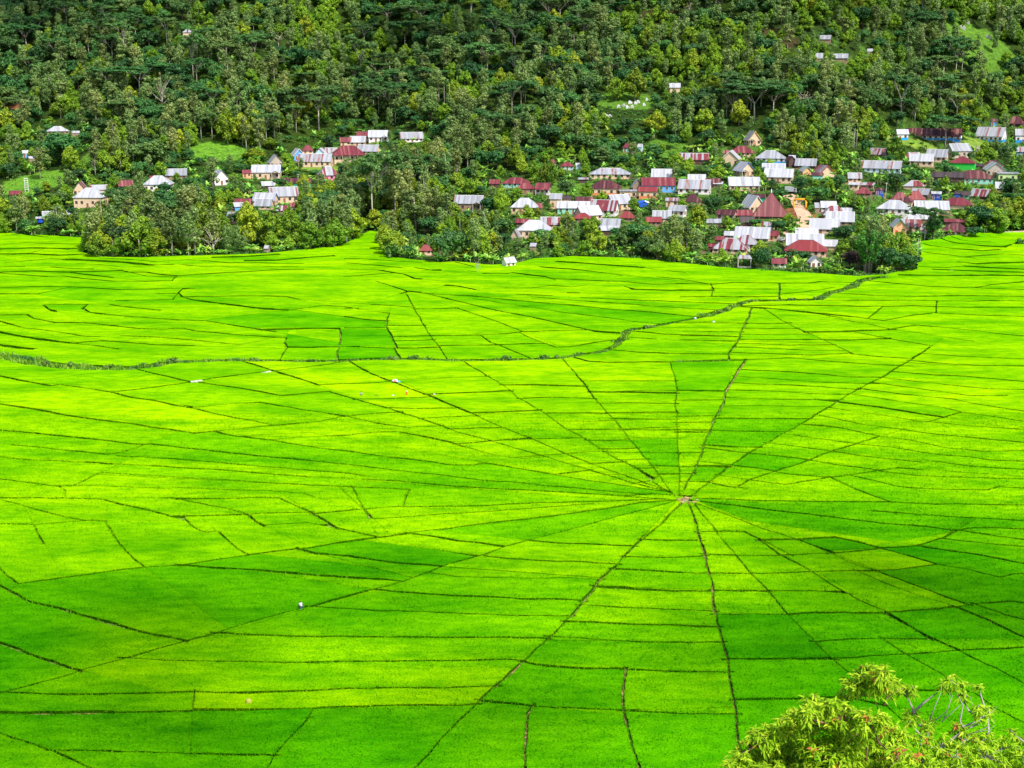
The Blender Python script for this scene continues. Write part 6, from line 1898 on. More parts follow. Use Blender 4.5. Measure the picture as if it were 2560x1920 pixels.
# trees that the photograph shows plainly: view, x, base, top, crown width
HAND = [
 (1, 'slender', 980, 1340, 905, 150), (1, 'slender', 1320, 1250, 820, 180), (1, 'slender', 1240, 1210, 870, 150), (1, 'slender', 500, 1140, 900, 150), (1, 'clove', 540, 1090, 905, 95), (1, 'clove', 625, 1130, 985, 110), (1, 'clove', 720, 1170, 985, 120),
 (1, 'slender', 895, 1180, 865, 170), (1, 'broad', 1060, 1330, 1000, 210), (1, 'clove', 1740, 1290, 885, 240), (1, 'clove', 1890, 1290, 950, 200), (1, 'clove', 2150, 1285, 870, 215), (1, 'clove', 2110, 1300, 1205, 65), (1, 'bare', 1640, 1310, 1050, 110), (1, 'bare', 1845, 1340, 1115, 200),
 (1, 'slender', 1590, 1110, 770, 190), (1, 'slender', 1150, 1150, 830, 160), (1, 'broad', 1480, 1260, 1000, 230), (1, 'clove', 1375, 1240, 1060, 130), (1, 'clove', 1560, 440, 265, 135), (1, 'clove', 210, 1015, 790, 120), (1, 'clove', 385, 1010, 820, 95), (1, 'broad', 550, 560, 275, 330), (1, 'broad', 1290, 590, 345, 330),
 (1, 'clove', 405, 800, 700, 85), (1, 'broad', 500, 920, 750, 190), (1, 'broad', 110, 990, 800, 170), (1, 'slender', 720, 260, 60, 110), (1, 'umbrella', 1040, 240, 20, 230), (1, 'clove', 980, 380, 225, 110), (1, 'slender', 1445, 390, 130, 150), (1, 'broad', 1050, 900, 700, 220), (1, 'slender', 1040, 760, 660, 110), (1, 'clove', 1900, 980, 850, 100), (1, 'broad', 1700, 880, 700, 210), (1, 'slender', 1840, 780, 500, 150), (1, 'broad', 1400, 820, 690, 170), (1, 'clove', 1560, 1330, 1190, 70),
 (2, 'clove', 390, 1270, 960, 200), (2, 'clove', 575, 1265, 940, 195), (2, 'clove', 730, 1215, 990, 130), (2, 'clove', 690, 810, 640, 130), (2, 'clove', 840, 960, 745, 220), (2, 'clove', 680, 990, 790, 130), (2, 'clove', 960, 1190, 850, 190), (2, 'clove', 800, 1190, 850, 210), (2, 'umbrella', 1290, 1080, 470, 430), (2, 'slender', 1660, 1140, 800, 240), (2, 'broad', 1390, 1080, 900, 170), (2, 'slender', 1110, 1080, 740, 200),
 (2, 'slender', 1480, 1000, 560, 200), (2, 'broad', 1960, 1415, 1040, 270), (2, 'shrub', 1600, 1385, 1180, 140), (2, 'shrub', 1470, 1375, 1205, 190), (2, 'broad', 1760, 1180, 950, 220), (2, 'umbrella', 820, 260, -110, 430), (2, 'clove', 400, 420, 325, 130), (2, 'clove', 260, 520, 420, 200), (2, 'broad', 130, 1080, 930, 140), (2, 'slender', 1780, 800, 540, 220), (2, 'broad', 1900, 820, 620, 230), (2, 'bare', 1890, 1400, 1270, 60),
 (2, 'umbrella', 1190, 640, 500, 230), (2, 'slender', 1240, 160, -60, 120), (2, 'broad', 1560, 200, 50, 190),
 (3, 'clove', 1035, 730, 500, 120), (3, 'clove', 1100, 735, 490, 120), (3, 'clove', 605, 1045, 730, 160), (3, 'clove', 1250, 1175, 985, 145), (3, 'clove', 1490, 1270, 1065, 155), (3, 'clove', 800, 620, 430, 125), (3, 'broad', 1920, 1320, 1040, 350), (3, 'broad', 2060, 1330, 1080, 260), (3, 'clove', 855, 1060, 910, 100), (3, 'clove', 960, 1060, 940, 80), (3, 'slender', 400, 1180, 960, 220), (3, 'broad', 110, 1490, 1080, 290), (3, 'broad', 410, 1440, 1180, 130), (3, 'broad', 560, 1370, 1140, 230),
 (3, 'broad', 1000, 1300, 1130, 180), (3, 'broad', 1150, 1330, 1170, 140), (3, 'clove', 980, 1340, 1230, 80), (3, 'clove', 1430, 1130, 1040, 80), (3, 'broad', 280, 1080, 950, 130), (3, 'clove', 930, 270, 100, 120), (3, 'clove', 1170, 300, 110, 150), (3, 'clove', 1225, 190, 70, 110), (3, 'broad', 1440, 420, 180, 260), (3, 'slender', 1900, 500, 300, 110), (3, 'broad', 500, 470, 260, 260), (3, 'broad', 640, 250, 140, 180), (3, 'bare', 370, 1605, 1440, 70), (3, 'slender', 1600, 540, 340, 190),
 (4, 'clove', 565, 1165, 915, 185), (4, 'clove', 1560, 470, 210, 165), (4, 'clove', 1740, 490, 270, 135), (4, 'clove', 1870, 530, 335, 115), (4, 'slender', 1385, 390, 110, 130), (4, 'clove', 155, 220, 0, 200), (4, 'clove', 330, 215, 0, 180), (4, 'clove', 630, 210, -10, 200), (4, 'slender', 320, 1460, 1010, 200), (4, 'slender', 392, 1445, 1195, 100), (4, 'slender', 555, 1450, 1150, 150), (4, 'slender', 218, 1380, 1165, 120), (4, 'clove', 510, 1280, 1150, 140), (4, 'shrub', 910, 1135, 1030, 190), (4, 'shrub', 1490, 1180, 990, 170), (4, 'broad', 1360, 1190, 1030, 140),
 (4, 'broad', 1190, 1565, 1290, 150), (4, 'broad', 1310, 1480, 1300, 140), (4, 'broad', 1530, 1505, 1330, 270), (4, 'broad', 1040, 760, 640, 165), (4, 'broad', 1600, 790, 610, 190), (4, 'broad', 1740, 900, 680, 230), (4, 'broad', 1370, 880, 720, 160), (4, 'broad', 880, 930, 820, 130), (4, 'broad', 1045, 900, 790, 110), (4, 'clove', 1250, 1040, 955, 110), (4, 'clove', 1180, 1040, 930, 90), (4, 'broad', 1140, 1130, 1040, 170), (4, 'broad', 1290, 760, 640, 150), (4, 'broad', 2020, 1320, 1080, 200), (4, 'bamboo', 1600, 250, 90, 180), (4, 'bamboo', 1700, 260, 100, 150), (4, 'palm', 2022, 350, 120, 90),
 (4, 'shrub', 1985, 1640, 1612, 50), (4, 'clove', 1920, 620, 480, 90), (4, 'broad', 1960, 780, 620, 130), (4, 'broad', 1800, 1180, 1090, 130),
 (5, 'bamboo', 330, 1610, 1190, 270), (5, 'bamboo', 250, 1560, 1220, 200), (5, 'broad', 160, 1570, 1340, 210), (5, 'broad', 640, 1590, 1340, 280), (5, 'broad', 740, 1560, 1390, 200), (5, 'broad', 480, 1600, 1280, 220), (5, 'broad', 950, 1300, 1040, 180), (5, 'broad', 1430, 1180, 890, 320), (5, 'clove', 602, 570, 310, 165), (5, 'broad', 1530, 510, 285, 120), (5, 'broad', 1632, 570, 325, 110), (5, 'umbrella', 1065, 395, 105, 350), (5, 'palm', 120, 425, 140, 110), (5, 'palm', 205, 430, 160, 100), (5, 'palm', 228, 425, 165, 90),
 (5, 'umbrella', 870, 1290, 970, 270), (5, 'broad', 340, 1180, 1000, 240), (5, 'broad', 120, 1260, 1110, 180), (5, 'broad', 1690, 900, 690, 240), (5, 'broad', 1760, 1000, 800, 200), (5, 'broad', 1620, 1060, 880, 190), (5, 'broad', 1350, 1270, 1120, 170), (5, 'shrub', 1770, 1340, 1250, 110), (5, 'broad', 600, 820, 640, 190), (5, 'broad', 560, 1310, 1240, 150), (5, 'clove', 1520, 920, 800, 120), (5, 'umbrella', 650, 175, -60, 210), (5, 'clove', 1210, 170, 30, 130), (5, 'clove', 1370, 190, 30, 110), (5, 'clove', 1350, 260, 150, 110), (5, 'banana', 100, 640, 560, 120), (5, 'banana', 220, 620, 530, 110), (5, 'banana', 860, 430, 350, 120), (5, 'banana', 1180, 1080, 990, 150),
 (6, 'umbrella', 900, 620, 410, 320), (6, 'bare', 1050, 730, 490, 100), (6, 'umbrella', 1460, 450, 270, 160), (6, 'umbrella', 1590, 370, 240, 150), (6, 'umbrella', 1760, 500, 355, 190), (6, 'umbrella', 1245, 510, 225, 150), (6, 'umbrella', 1265, 540, 370, 130), (6, 'slender', 320, 700, 480, 110), (6, 'slender', 400, 710, 460, 110), (6, 'slender', 1435, 200, 60, 100), (6, 'umbrella', 1905, 770, 570, 180), (6, 'umbrella', 1970, 580, 470, 160), (6, 'bare', 1790, 310, 200, 90), (6, 'clove', 1160, 990, 835, 115), (6, 'clove', 1465, 930, 700, 130), (6, 'clove', 1560, 940, 730, 120), (6, 'clove', 1650, 920, 705, 130), (6, 'clove', 1620, 945, 830, 90), (6, 'clove', 725, 900, 800, 85), (6, 'slender', 620, 810, 590, 130), (6, 'slender', 775, 815, 645, 140), (6, 'slender', 1075, 935, 740, 115), (6, 'umbrella', 370, 145, -10, 150), (6, 'bare', 800, 360, 160, 80), (6, 'slender', 1865, 160, 30, 80), (6, 'slender', 1760, 120, 0, 80),
 (7, 'umbrella', 160, 540, 240, 170), (7, 'umbrella', 350, 500, 340, 180), (7, 'umbrella', 280, 545, 400, 190), (7, 'umbrella', 120, 565, 430, 90), (7, 'umbrella', 645, 570, 440, 180), (7, 'umbrella', 970, 500, 280, 260), (7, 'umbrella', 440, 310, 145, 230), (7, 'umbrella', 335, 195, 40, 200), (7, 'umbrella', 670, 320, 150, 160), (7, 'palm', 697, 700, 490, 60), (7, 'palm', 732, 690, 495, 60), (7, 'umbrella', 1130, 740, 520, 160), (7, 'umbrella', 1190, 690, 520, 150), (7, 'umbrella', 1215, 660, 520, 150), (7, 'umbrella', 275, 730, 545, 160), (7, 'umbrella', 205, 760, 560, 140), (7, 'clove', 1190, 410, 290, 110), (7, 'clove', 1120, 400, 280, 80), (7, 'clove', 1360, 520, 380, 150), (7, 'clove', 1430, 470, 300, 150), (7, 'clove', 1060, 590, 440, 110), (7, 'clove', 1920, 650, 440, 130), (7, 'clove', 1800, 650, 500, 120), (7, 'clove', 1430, 690, 520, 95), (7, 'clove', 1470, 860, 770, 90), (7, 'slender', 1780, 330, 120, 130), (7, 'umbrella', 1460, 300, 110, 200), (7, 'umbrella', 1830, 120, 20, 120), (7, 'slender', 1660, 190, 30, 120), (7, 'umbrella', 540, 180, 30, 240), (7, 'umbrella', 1060, 750, 590, 140), (7, 'palm', 870, 130, -20, 130),
 (8, 'umbrella', 1420, 790, 490, 200), (8, 'umbrella', 290, 690, 470, 200), (8, 'umbrella', 480, 780, 540, 330), (8, 'umbrella', 600, 740, 560, 230), (8, 'umbrella', 1770, 490, 240, 190), (8, 'umbrella', 1690, 500, 360, 180), (8, 'umbrella', 1700, 570, 470, 240), (8, 'umbrella', 1640, 520, 480, 210), (8, 'bare', 60, 130, 10, 70), (8, 'slender', 690, 330, 160, 100), (8, 'slender', 1090, 680, 500, 150), (8, 'bare', 790, 690, 580, 120), (8, 'clove', 150, 870, 700, 130), (8, 'clove', 40, 680, 560, 90), (8, 'slender', 650, 150, 40, 130), (8, 'bamboo', 740, 860, 650, 170), (8, 'slender', 1220, 580, 450, 110), (8, 'slender', 1050, 210, 110, 100), (8, 'slender', 290, 360, 180, 110), (8, 'palm', 1060, 950, 770, 70), (8, 'palm', 1120, 950, 790, 60), (8, 'palm', 1132, 950, 790, 60),
]
for v, kind, x, yb, yt, wp in HAND:
    p = at(v, x, yb); s = metres(p) * VIEW[v][2]
    q = plant(kind, p, (yb - yt) / s, wm=wp / s)
    q['hand'] = True
    if kind == 'broad' and v == 5 and x == 160: q['mat'] = 'purple'
SPOT = [(q['p'].x, q['p'].y, q['w'] * .5) for q in PLANTS]
GRID = {}
def spot_add(x, y, r):
    GRID.setdefault((int(x // 12), int(y // 12)), []).append((x, y, r))
def spot_free(x, y, r):
    for i in range(int(x // 12) - 1, int(x // 12) + 2):
        for j in range(int(y // 12) - 1, int(y // 12) + 2):
            for a, b, c in GRID.get((i, j), ()):
                if (a - x) ** 2 + (b - y) ** 2 < (c + r) ** 2: return False
    return True
for q in SPOT: spot_add(q[0], q[1], q[2] * .55)
R2 = random.Random(5)
def scatter():
    # forest and village greenery: walk the slope on a jittered grid
    out = 0
    y = 440.0
    while y < 960:
        st = 5.4 if y < 700 else 6.6
        x = -0.43 * y - 8
        while x < 0.43 * y + 8:
            X, Y = x + R2.uniform(-.48, .48) * st, y + R2.uniform(-.48, .48) * st
            x += st
            s = Y - bdepth(X / Y)
            if s < -50 or in_field(X, Y): continue
            k = patch_at(X, Y)
            if k and R2.random() < {'grass': .72, 'soil2': .45}.get(k, .93): continue
            p = Vector((X, Y, T(X, Y)))
            pxx, pyy, d = project(p)
            if pyy < -75: continue
            n1 = mnoise.noise((X / 75.0, Y / 60.0, 3.0)) * 1.25; n2 = mnoise.noise((X / 40.0 + 9, Y / 40.0, 8.0)); r = R2.random()
            village = any(abs(pxx - h_['px']) < 75 and abs(pyy - h_['y1']) < 40 for h_ in HOUSES)
            if village and s < 230:
                kind = 'banana' if r < .30 else 'shrub' if r < .56 else 'clove' if r < .70 else 'broad' if r < .92 else 'slender'
            else:
                if pyy < 150 and (pxx < 420 or 900 < pxx < 1500) and r < .5: kind = 'broad' if R2.random() < .8 else 'umbrella'  # darker-leaved mix stands in for cloud shade on the upper wood
                elif n1 > .15: kind = 'clove' if r < .72 else 'slender' if r < .92 else 'broad'
                elif n1 < -.22: kind = 'broad' if r < .50 else 'slender' if r < .74 else 'umbrella' if r < .80 else 'clove'
                else: kind = 'slender' if r < .40 else 'clove' if r < .66 else 'broad' if r < .93 else 'umbrella' if r < .955 else 'palm' if r < .965 else 'banana'
            if s < 95 and kind == 'broad' and R2.random() < .6: kind = 'clove' if R2.random() < .65 else 'slender'
            h = {'clove': R2.choice((R2.uniform(7, 11), R2.uniform(10, 15))), 'broad': R2.choice((R2.uniform(8, 12), R2.uniform(12, 18))), 'slender': R2.uniform(12, 21), 'umbrella': R2.uniform(15, 20), 'banana': R2.uniform(5.0, 7.2), 'palm': R2.uniform(9, 13), 'shrub': R2.uniform(1.6, 3.4), 'bamboo': 11}[kind]
            if village: h *= .62 if kind in ('clove', 'broad', 'slender') else 1
            wd = {'clove': .76, 'broad': .88, 'slender': .42, 'umbrella': .85, 'banana': 1.05, 'palm': .4, 'shrub': 1.25, 'bamboo': .6}[kind] * h * R2.uniform(.85, 1.15)
            rad = {'umbrella': .18, 'banana': .30, 'shrub': .30}.get(kind, .29) * wd
            if not spot_free(X, Y, rad): continue
            if in_house(p, .7 if kind in ('shrub', 'banana') else wd * .22): continue
            lim = .16
            if boxes_cover(p, h, wd) > lim:
                kind = 'banana' if R2.random() < .4 else 'shrub'; h = R2.uniform(3.2, 4.8) if kind == 'banana' else R2.uniform(1.2, 2.2); wd = h * (1.0 if kind == 'banana' else 1.3); rad = wd * .4
                if boxes_cover(p, h, wd) > .22: continue
            q = plant(kind, p, h, wm=wd)
            spot_add(X, Y, rad); out += 1
        y += st * .92
    return out
print('scatter', scatter())
# fringe of bananas and shrubs along the foot of the slope
for i in range(len(BOUND) - 3):
    a, b = Vector(BPOLY[i]), Vector(BPOLY[i + 1])
    L = (b - a).length
    if a.y < 300 or b.y < 300: continue
    t = 0.0
    while t < L:
        q = a.lerp(b, t / L)
        n_ = Vector((-(b - a).y, (b - a).x)).normalized()
        if inpoly(q.x + n_.x * 3, q.y + n_.y * 3, FIELD): n_ = -n_
        off = R2.uniform(.8, 4.0)
        X, Y = q.x + n_.x * off, q.y + n_.y * off
        t += R2.uniform(1.3, 2.8)
        if abs(X) > .45 * Y or in_field(X, Y): continue
        kind = 'shrub' if R2.random() < .60 else 'banana'
        h = R2.uniform(1.2, 2.6) if kind == 'shrub' else R2.uniform(3.6, 6.2)
        p = Vector((X, Y, T(X, Y)))
        if boxes_cover(p, h, h) > .2 or in_house(p, .5): continue
        plant(kind, p, h, wm=h * (1.35 if kind == 'shrub' else 1.0))
# bushes on the canal
for pts, k in ((CANAL_W[0][0], 24), (CANAL_W[3][0], 9), (CANAL_W[4][0], 26), (CANAL_W[1][0], 16), (CANAL_W[2][0], 8)):
    for _ in range(k):
        i = R2.randrange(len(pts) - 1); t = R2.random()
        X, Y = flat(pts[i][0] + (pts[i + 1][0] - pts[i][0]) * t, pts[i][1] + (pts[i + 1][1] - pts[i][1]) * t)
        h = R2.uniform(1.0, 2.1)
        q = plant('shrub', Vector((X + R2.uniform(-1, 1), Y + R2.uniform(-1, 1), 0)), h, wm=h * 1.5); q['canal'] = True
# ------------------------------------------------------------------ from list to objects
LAND = [  # anchors for words: pixel, phrase
    (1928, 520, 'the tall pyramid roof'), (1999, 510, 'the orange arch'), (1977, 475, 'the grey box truck'), (2320, 335, 'the long school'), (2404, 412, 'the bright green house'), (1275, 650, 'the white field hut'),
    (800, 435, 'the pink house'), (860, 372, 'the big red hill roof'), (660, 430, 'the porched cream house'), (1030, 300, 'the lone rusty hill roof'), (230, 480, 'the leftmost white hipped roof'),
    (67, 460, 'the steel tower'), (400, 450, 'the broad white left roof'), (150, 322, 'the left slope cabin'), (75, 375, 'the tiny blue hut'), (470, 80, 'the left forest hut'),
    (1690, 218, 'the hut above the tombs'), (1570, 262, 'the white tombs'), (2062, 95, 'the right forest hut'), (2080, 140, 'the half hidden right roofs'), (1665, 470, 'the sky blue house'), (1525, 430, 'the wide rusty house'),
    (1180, 500, 'the orange trimmed porch'), (1330, 570, 'the front white hipped house'), (1285, 465, 'the paired red roofs'), (1060, 615, 'the lone red field roof'), (2010, 620, 'the bright red roof'), (1830, 610, 'the boldly striped roof'),
    (2240, 570, 'the peach gabled house'), (2385, 580, 'the rightmost maroon house'), (2230, 520, 'the white walled house'), (2340, 480, 'the blue kiosk'), (1880, 345, 'the yellow trimmed house'), (1580, 365, 'the high mint house'), (660, 500, 'the grove roofs'),
    (2490, 340, 'the striped lawn house'), (2440, 120, 'the bright grassy slope'), (545, 385, 'the green hill terraces'), (300, 640, 'the front grove corner'), (950, 590, 'the rice inlet'), (2520, 590, 'the pale field wall'), (1430, 530, 'the narrow cream block')]
SIZE = {'clove': (6.0, 8.5), 'broad': (8, 11), 'slender': (10, 13.5), 'umbrella': (14.5, 17.5), 'banana': (3.3, 4.4), 'palm': (10, 12), 'bamboo': (9, 12), 'shrub': (1.5, 2.3), 'bare': (5, 8)}
LOOK = {'clove': 'yellowish round tree', 'broad': 'dark spreading tree', 'slender': 'olive slender tree', 'umbrella': 'flat umbrella tree', 'banana': 'banana plant',
        'palm': 'thin trunked palm', 'bamboo': 'feathery bamboo clump', 'shrub': 'leafy green shrub', 'bare': 'sparse white limbed tree'}
GRP = {'clove': 'round crowned trees on the slope and in the village', 'broad': 'dark spreading trees on the slope and in the village', 'slender': 'slender pale trunked trees on the slope', 'umbrella': 'umbrella trees on the forest slope', 'banana': 'banana plants around the village',
       'palm': 'palms on the slope', 'bamboo': 'bamboo clumps by the village', 'shrub': 'shrubs around the village and field edge', 'bare': 'sparse pale limbed trees'}
def words_for(q):
    x, y, d = project(q['p'] + Vector((0, 0, q['h'] * .5)))
    lo, hi = SIZE[q['kind']]
    sz = 'small' if q['h'] < lo else 'tall' if q['h'] > hi else 'medium'
    best = min(LAND, key=lambda L: (L[0] - x) ** 2 + 1.6 * (L[1] - y) ** 2)
    dx, dy = x - best[0], y - best[1]; ad = math.hypot(dx, dy)
    far = 'just ' if ad < 45 else '' if ad < 130 else 'well ' if ad < 260 else 'far '
    vert = 'above' if dy < 0 else 'below'
    hor = 'right of' if dx > 0 else 'left of'
    if abs(dx) > 2.2 * abs(dy): rel = far + hor
    elif abs(dy) > 2.2 * abs(dx): rel = far + vert
    else: rel = far + vert + ' ' + hor
    look = LOOK[q['kind']] if q['mat'] != 'purple' else 'purple brown leaved tree'
    return f'{sz} {look} {rel} {best[2]}'
CAP = 295
cnt = {}
PLANTS.sort(key=lambda q: (-(q['h'] * q['w']) * metres(q['p']) ** 2 * (3 if q.get('hand') else 1)))
keep = []; rest = []
for q in PLANTS:
    x, y, d = project(q['p']); t_ = y - q['h'] * FPX / d
    vis = -30 < x < 2590 and y > 0 and t_ < 1920
    cap = 240 if q['kind'] in ('shrub', 'banana') else CAP
    if vis and cnt.get(q['kind'], 0) < cap: cnt[q['kind']] = cnt.get(q['kind'], 0) + 1; keep.append(q)
    else: rest.append(q)
print('plants', cnt, 'rest', len(rest))
def instance(q, label):
    nm, cn, tn, cat = KIND[q['kind']]
    cm, tm, nh, nw = PROTO[q['kind']][q['k']]
    o = bpy.data.objects.new(nm, None); C.objects.link(o)
    o.location = q['p']; o.rotation_euler = (0, 0, q['rz']); o.scale = (q['sx'], q['sx'], q['sz'])
    for me_, part in ((cm, cn), (tm, tn)):
        if q['mat'] and part == cn:
            me_ = me_.copy(); me_.materials.clear(); me_.materials.append(LF[q['mat']])
        c = bpy.data.objects.new(part, me_); C.objects.link(c); c.parent = o
    tag(o, label, cat, GRP[q['kind']])
seen = {}
for q in keep: seen.setdefault(words_for(q), []).append(q)
for lab, qs in seen.items():
    if len(qs) == 1: instance(qs[0], lab); continue
    qs.sort(key=lambda q: project(q['p'])[0])
    n_ = len(qs)
    for i, q in enumerate(qs):
        if n_ == 2: w_ = ('left of two', 'right of two')[i]
        elif n_ == 3: w_ = ('leftmost of three', 'middle of three', 'rightmost of three')[i]
        elif i == 0: w_ = 'leftmost of several'
        elif i == n_ - 1: w_ = 'rightmost of several'
        else: w_ = None
        instance(q, lab + (', ' + w_ if w_ else ', among several'))
# the rest of the wood: one mass
FV = []; FR = []; FM = []
base = 0
for q in rest:
    cm, tm, nh, nw = PROTO[q['kind']][q['k']]
    nv = len(cm.vertices)
    if 'V' not in q:
        A_ = np.empty(nv * 3, np.float32); cm.vertices.foreach_get('co', A_); A_ = A_.reshape(-1, 3)
        Rn = np.empty(nv, np.float32); cm.attributes['rnd'].data.foreach_get('value', Rn)
        nf = len(cm.polygons)
        Fi = np.empty(nf * 4, np.int32); cm.loops.foreach_get('vertex_index', Fi); Fi = Fi.reshape(-1, 4)
    ca, sa = math.cos(q['rz']), math.sin(q['rz'])
    X_ = (A_[:, 0] * ca - A_[:, 1] * sa) * q['sx'] + q['p'].x; Y_ = (A_[:, 0] * sa + A_[:, 1] * ca) * q['sx'] + q['p'].y; Z_ = A_[:, 2] * q['sz'] + q['p'].z
    FV.append((np.stack([X_, Y_, Z_], 1), Fi, np.clip(Rn + R2.uniform(-.2, .2), 0, 1), q['kind']))
kinds = sorted(set(f[3] for f in FV))
if FV:
    offs = np.cumsum([0] + [len(f[0]) for f in FV[:-1]])
    me = np_mesh('distant_wood', np.concatenate([f[0] for f in FV]), np.concatenate([f[1] + o_ for f, o_ in zip(FV, offs)]), [LF[k] for k in kinds],
                 mi=np.concatenate([np.full(len(f[1]), kinds.index(f[3])) for f in FV]))
    attr(me, 'rnd', np.concatenate([f[2] for f in FV]))
    tag(link('distant_wood', me), 'dense mixed wood and thicket filling the gaps on the slope', 'wood', kind='stuff')
# low undergrowth on the slope
UV_ = []; UR = []
g = np.random.default_rng(77)
for _ in range(8000):
    Y = R2.uniform(455, 900); X = R2.uniform(-.44, .44) * Y
    if in_field(X, Y): continue
    k = patch_at(X, Y)
    if k in ('soil', 'lawn'): continue
    p = Vector((X, Y, T(X, Y)))
    if in_house(p, -.5): continue
    hh_ = R2.uniform(.3, .6) if k else R2.uniform(.6, 1.7)
    n_ = 14
    c = np.array([X, Y, p.z]) + g.normal(size=(n_, 3)) * np.array([1.3, 1.3, .12]) + np.array([0, 0, 1]) * g.random((n_, 1)) * hh_
    a = g.normal(size=(n_, 3)); a /= np.linalg.norm(a, axis=1)[:, None]; b = np.cross(a, g.normal(size=(n_, 3))); b /= np.linalg.norm(b, axis=1)[:, None]
    s_ = .30 + .35 * g.random((n_, 1))
    UV_.append(np.stack([c - a * s_, c + b * s_ * .6, c + a * s_, c - b * s_ * .6], 1)); UR.append(np.repeat(np.clip(g.normal(.30 if not k else .9, .2, n_) + R2.uniform(-.2, .2), 0, 1), 4))
V_ = np.concatenate(UV_).reshape(-1, 3)
me = np_mesh('undergrowth', V_, np.arange(len(V_)).reshape(-1, 4), [LF['shrub']]); attr(me, 'rnd', np.concatenate(UR))
tag(link('undergrowth', me), 'low tangled undergrowth covering the slope between the trees', 'undergrowth', kind='stuff')
# ------------------------------------------------------------------ names for the houses
LH = {}
for h_ in HOUSES:
    noun = {'house': 'house', 'shed': 'shed', 'hut': 'hut', 'school': 'school building', 'kiosk': 'kiosk', 'ceremonial house': 'ceremonial house'}[h_['cat']]
    lab = f"{WN[h_['wall']]} {noun} with {TN[h_['typ']]} {RN[h_['roof']]} roof, {h_['note']}"
    ws = lab.split()
    if len(ws) > 16: lab = f"{noun} with {RN[h_['roof']]} roof, {h_['note']}"
    ws = lab.split()
    if len(ws) > 16: lab = f"{RN[h_['roof']]} roofed {noun}, {h_['note']}"
    LH.setdefault(lab, []).append(h_)
    tag(h_['o'], lab, h_['cat'], 'houses of the hillside village' if h_['cat'] == 'house' else 'sheds among the village houses' if h_['cat'] == 'shed' else None)
print('dup house labels', [k for k, v in LH.items() if len(v) > 1], [k for k in LH if len(k.split()) > 16])
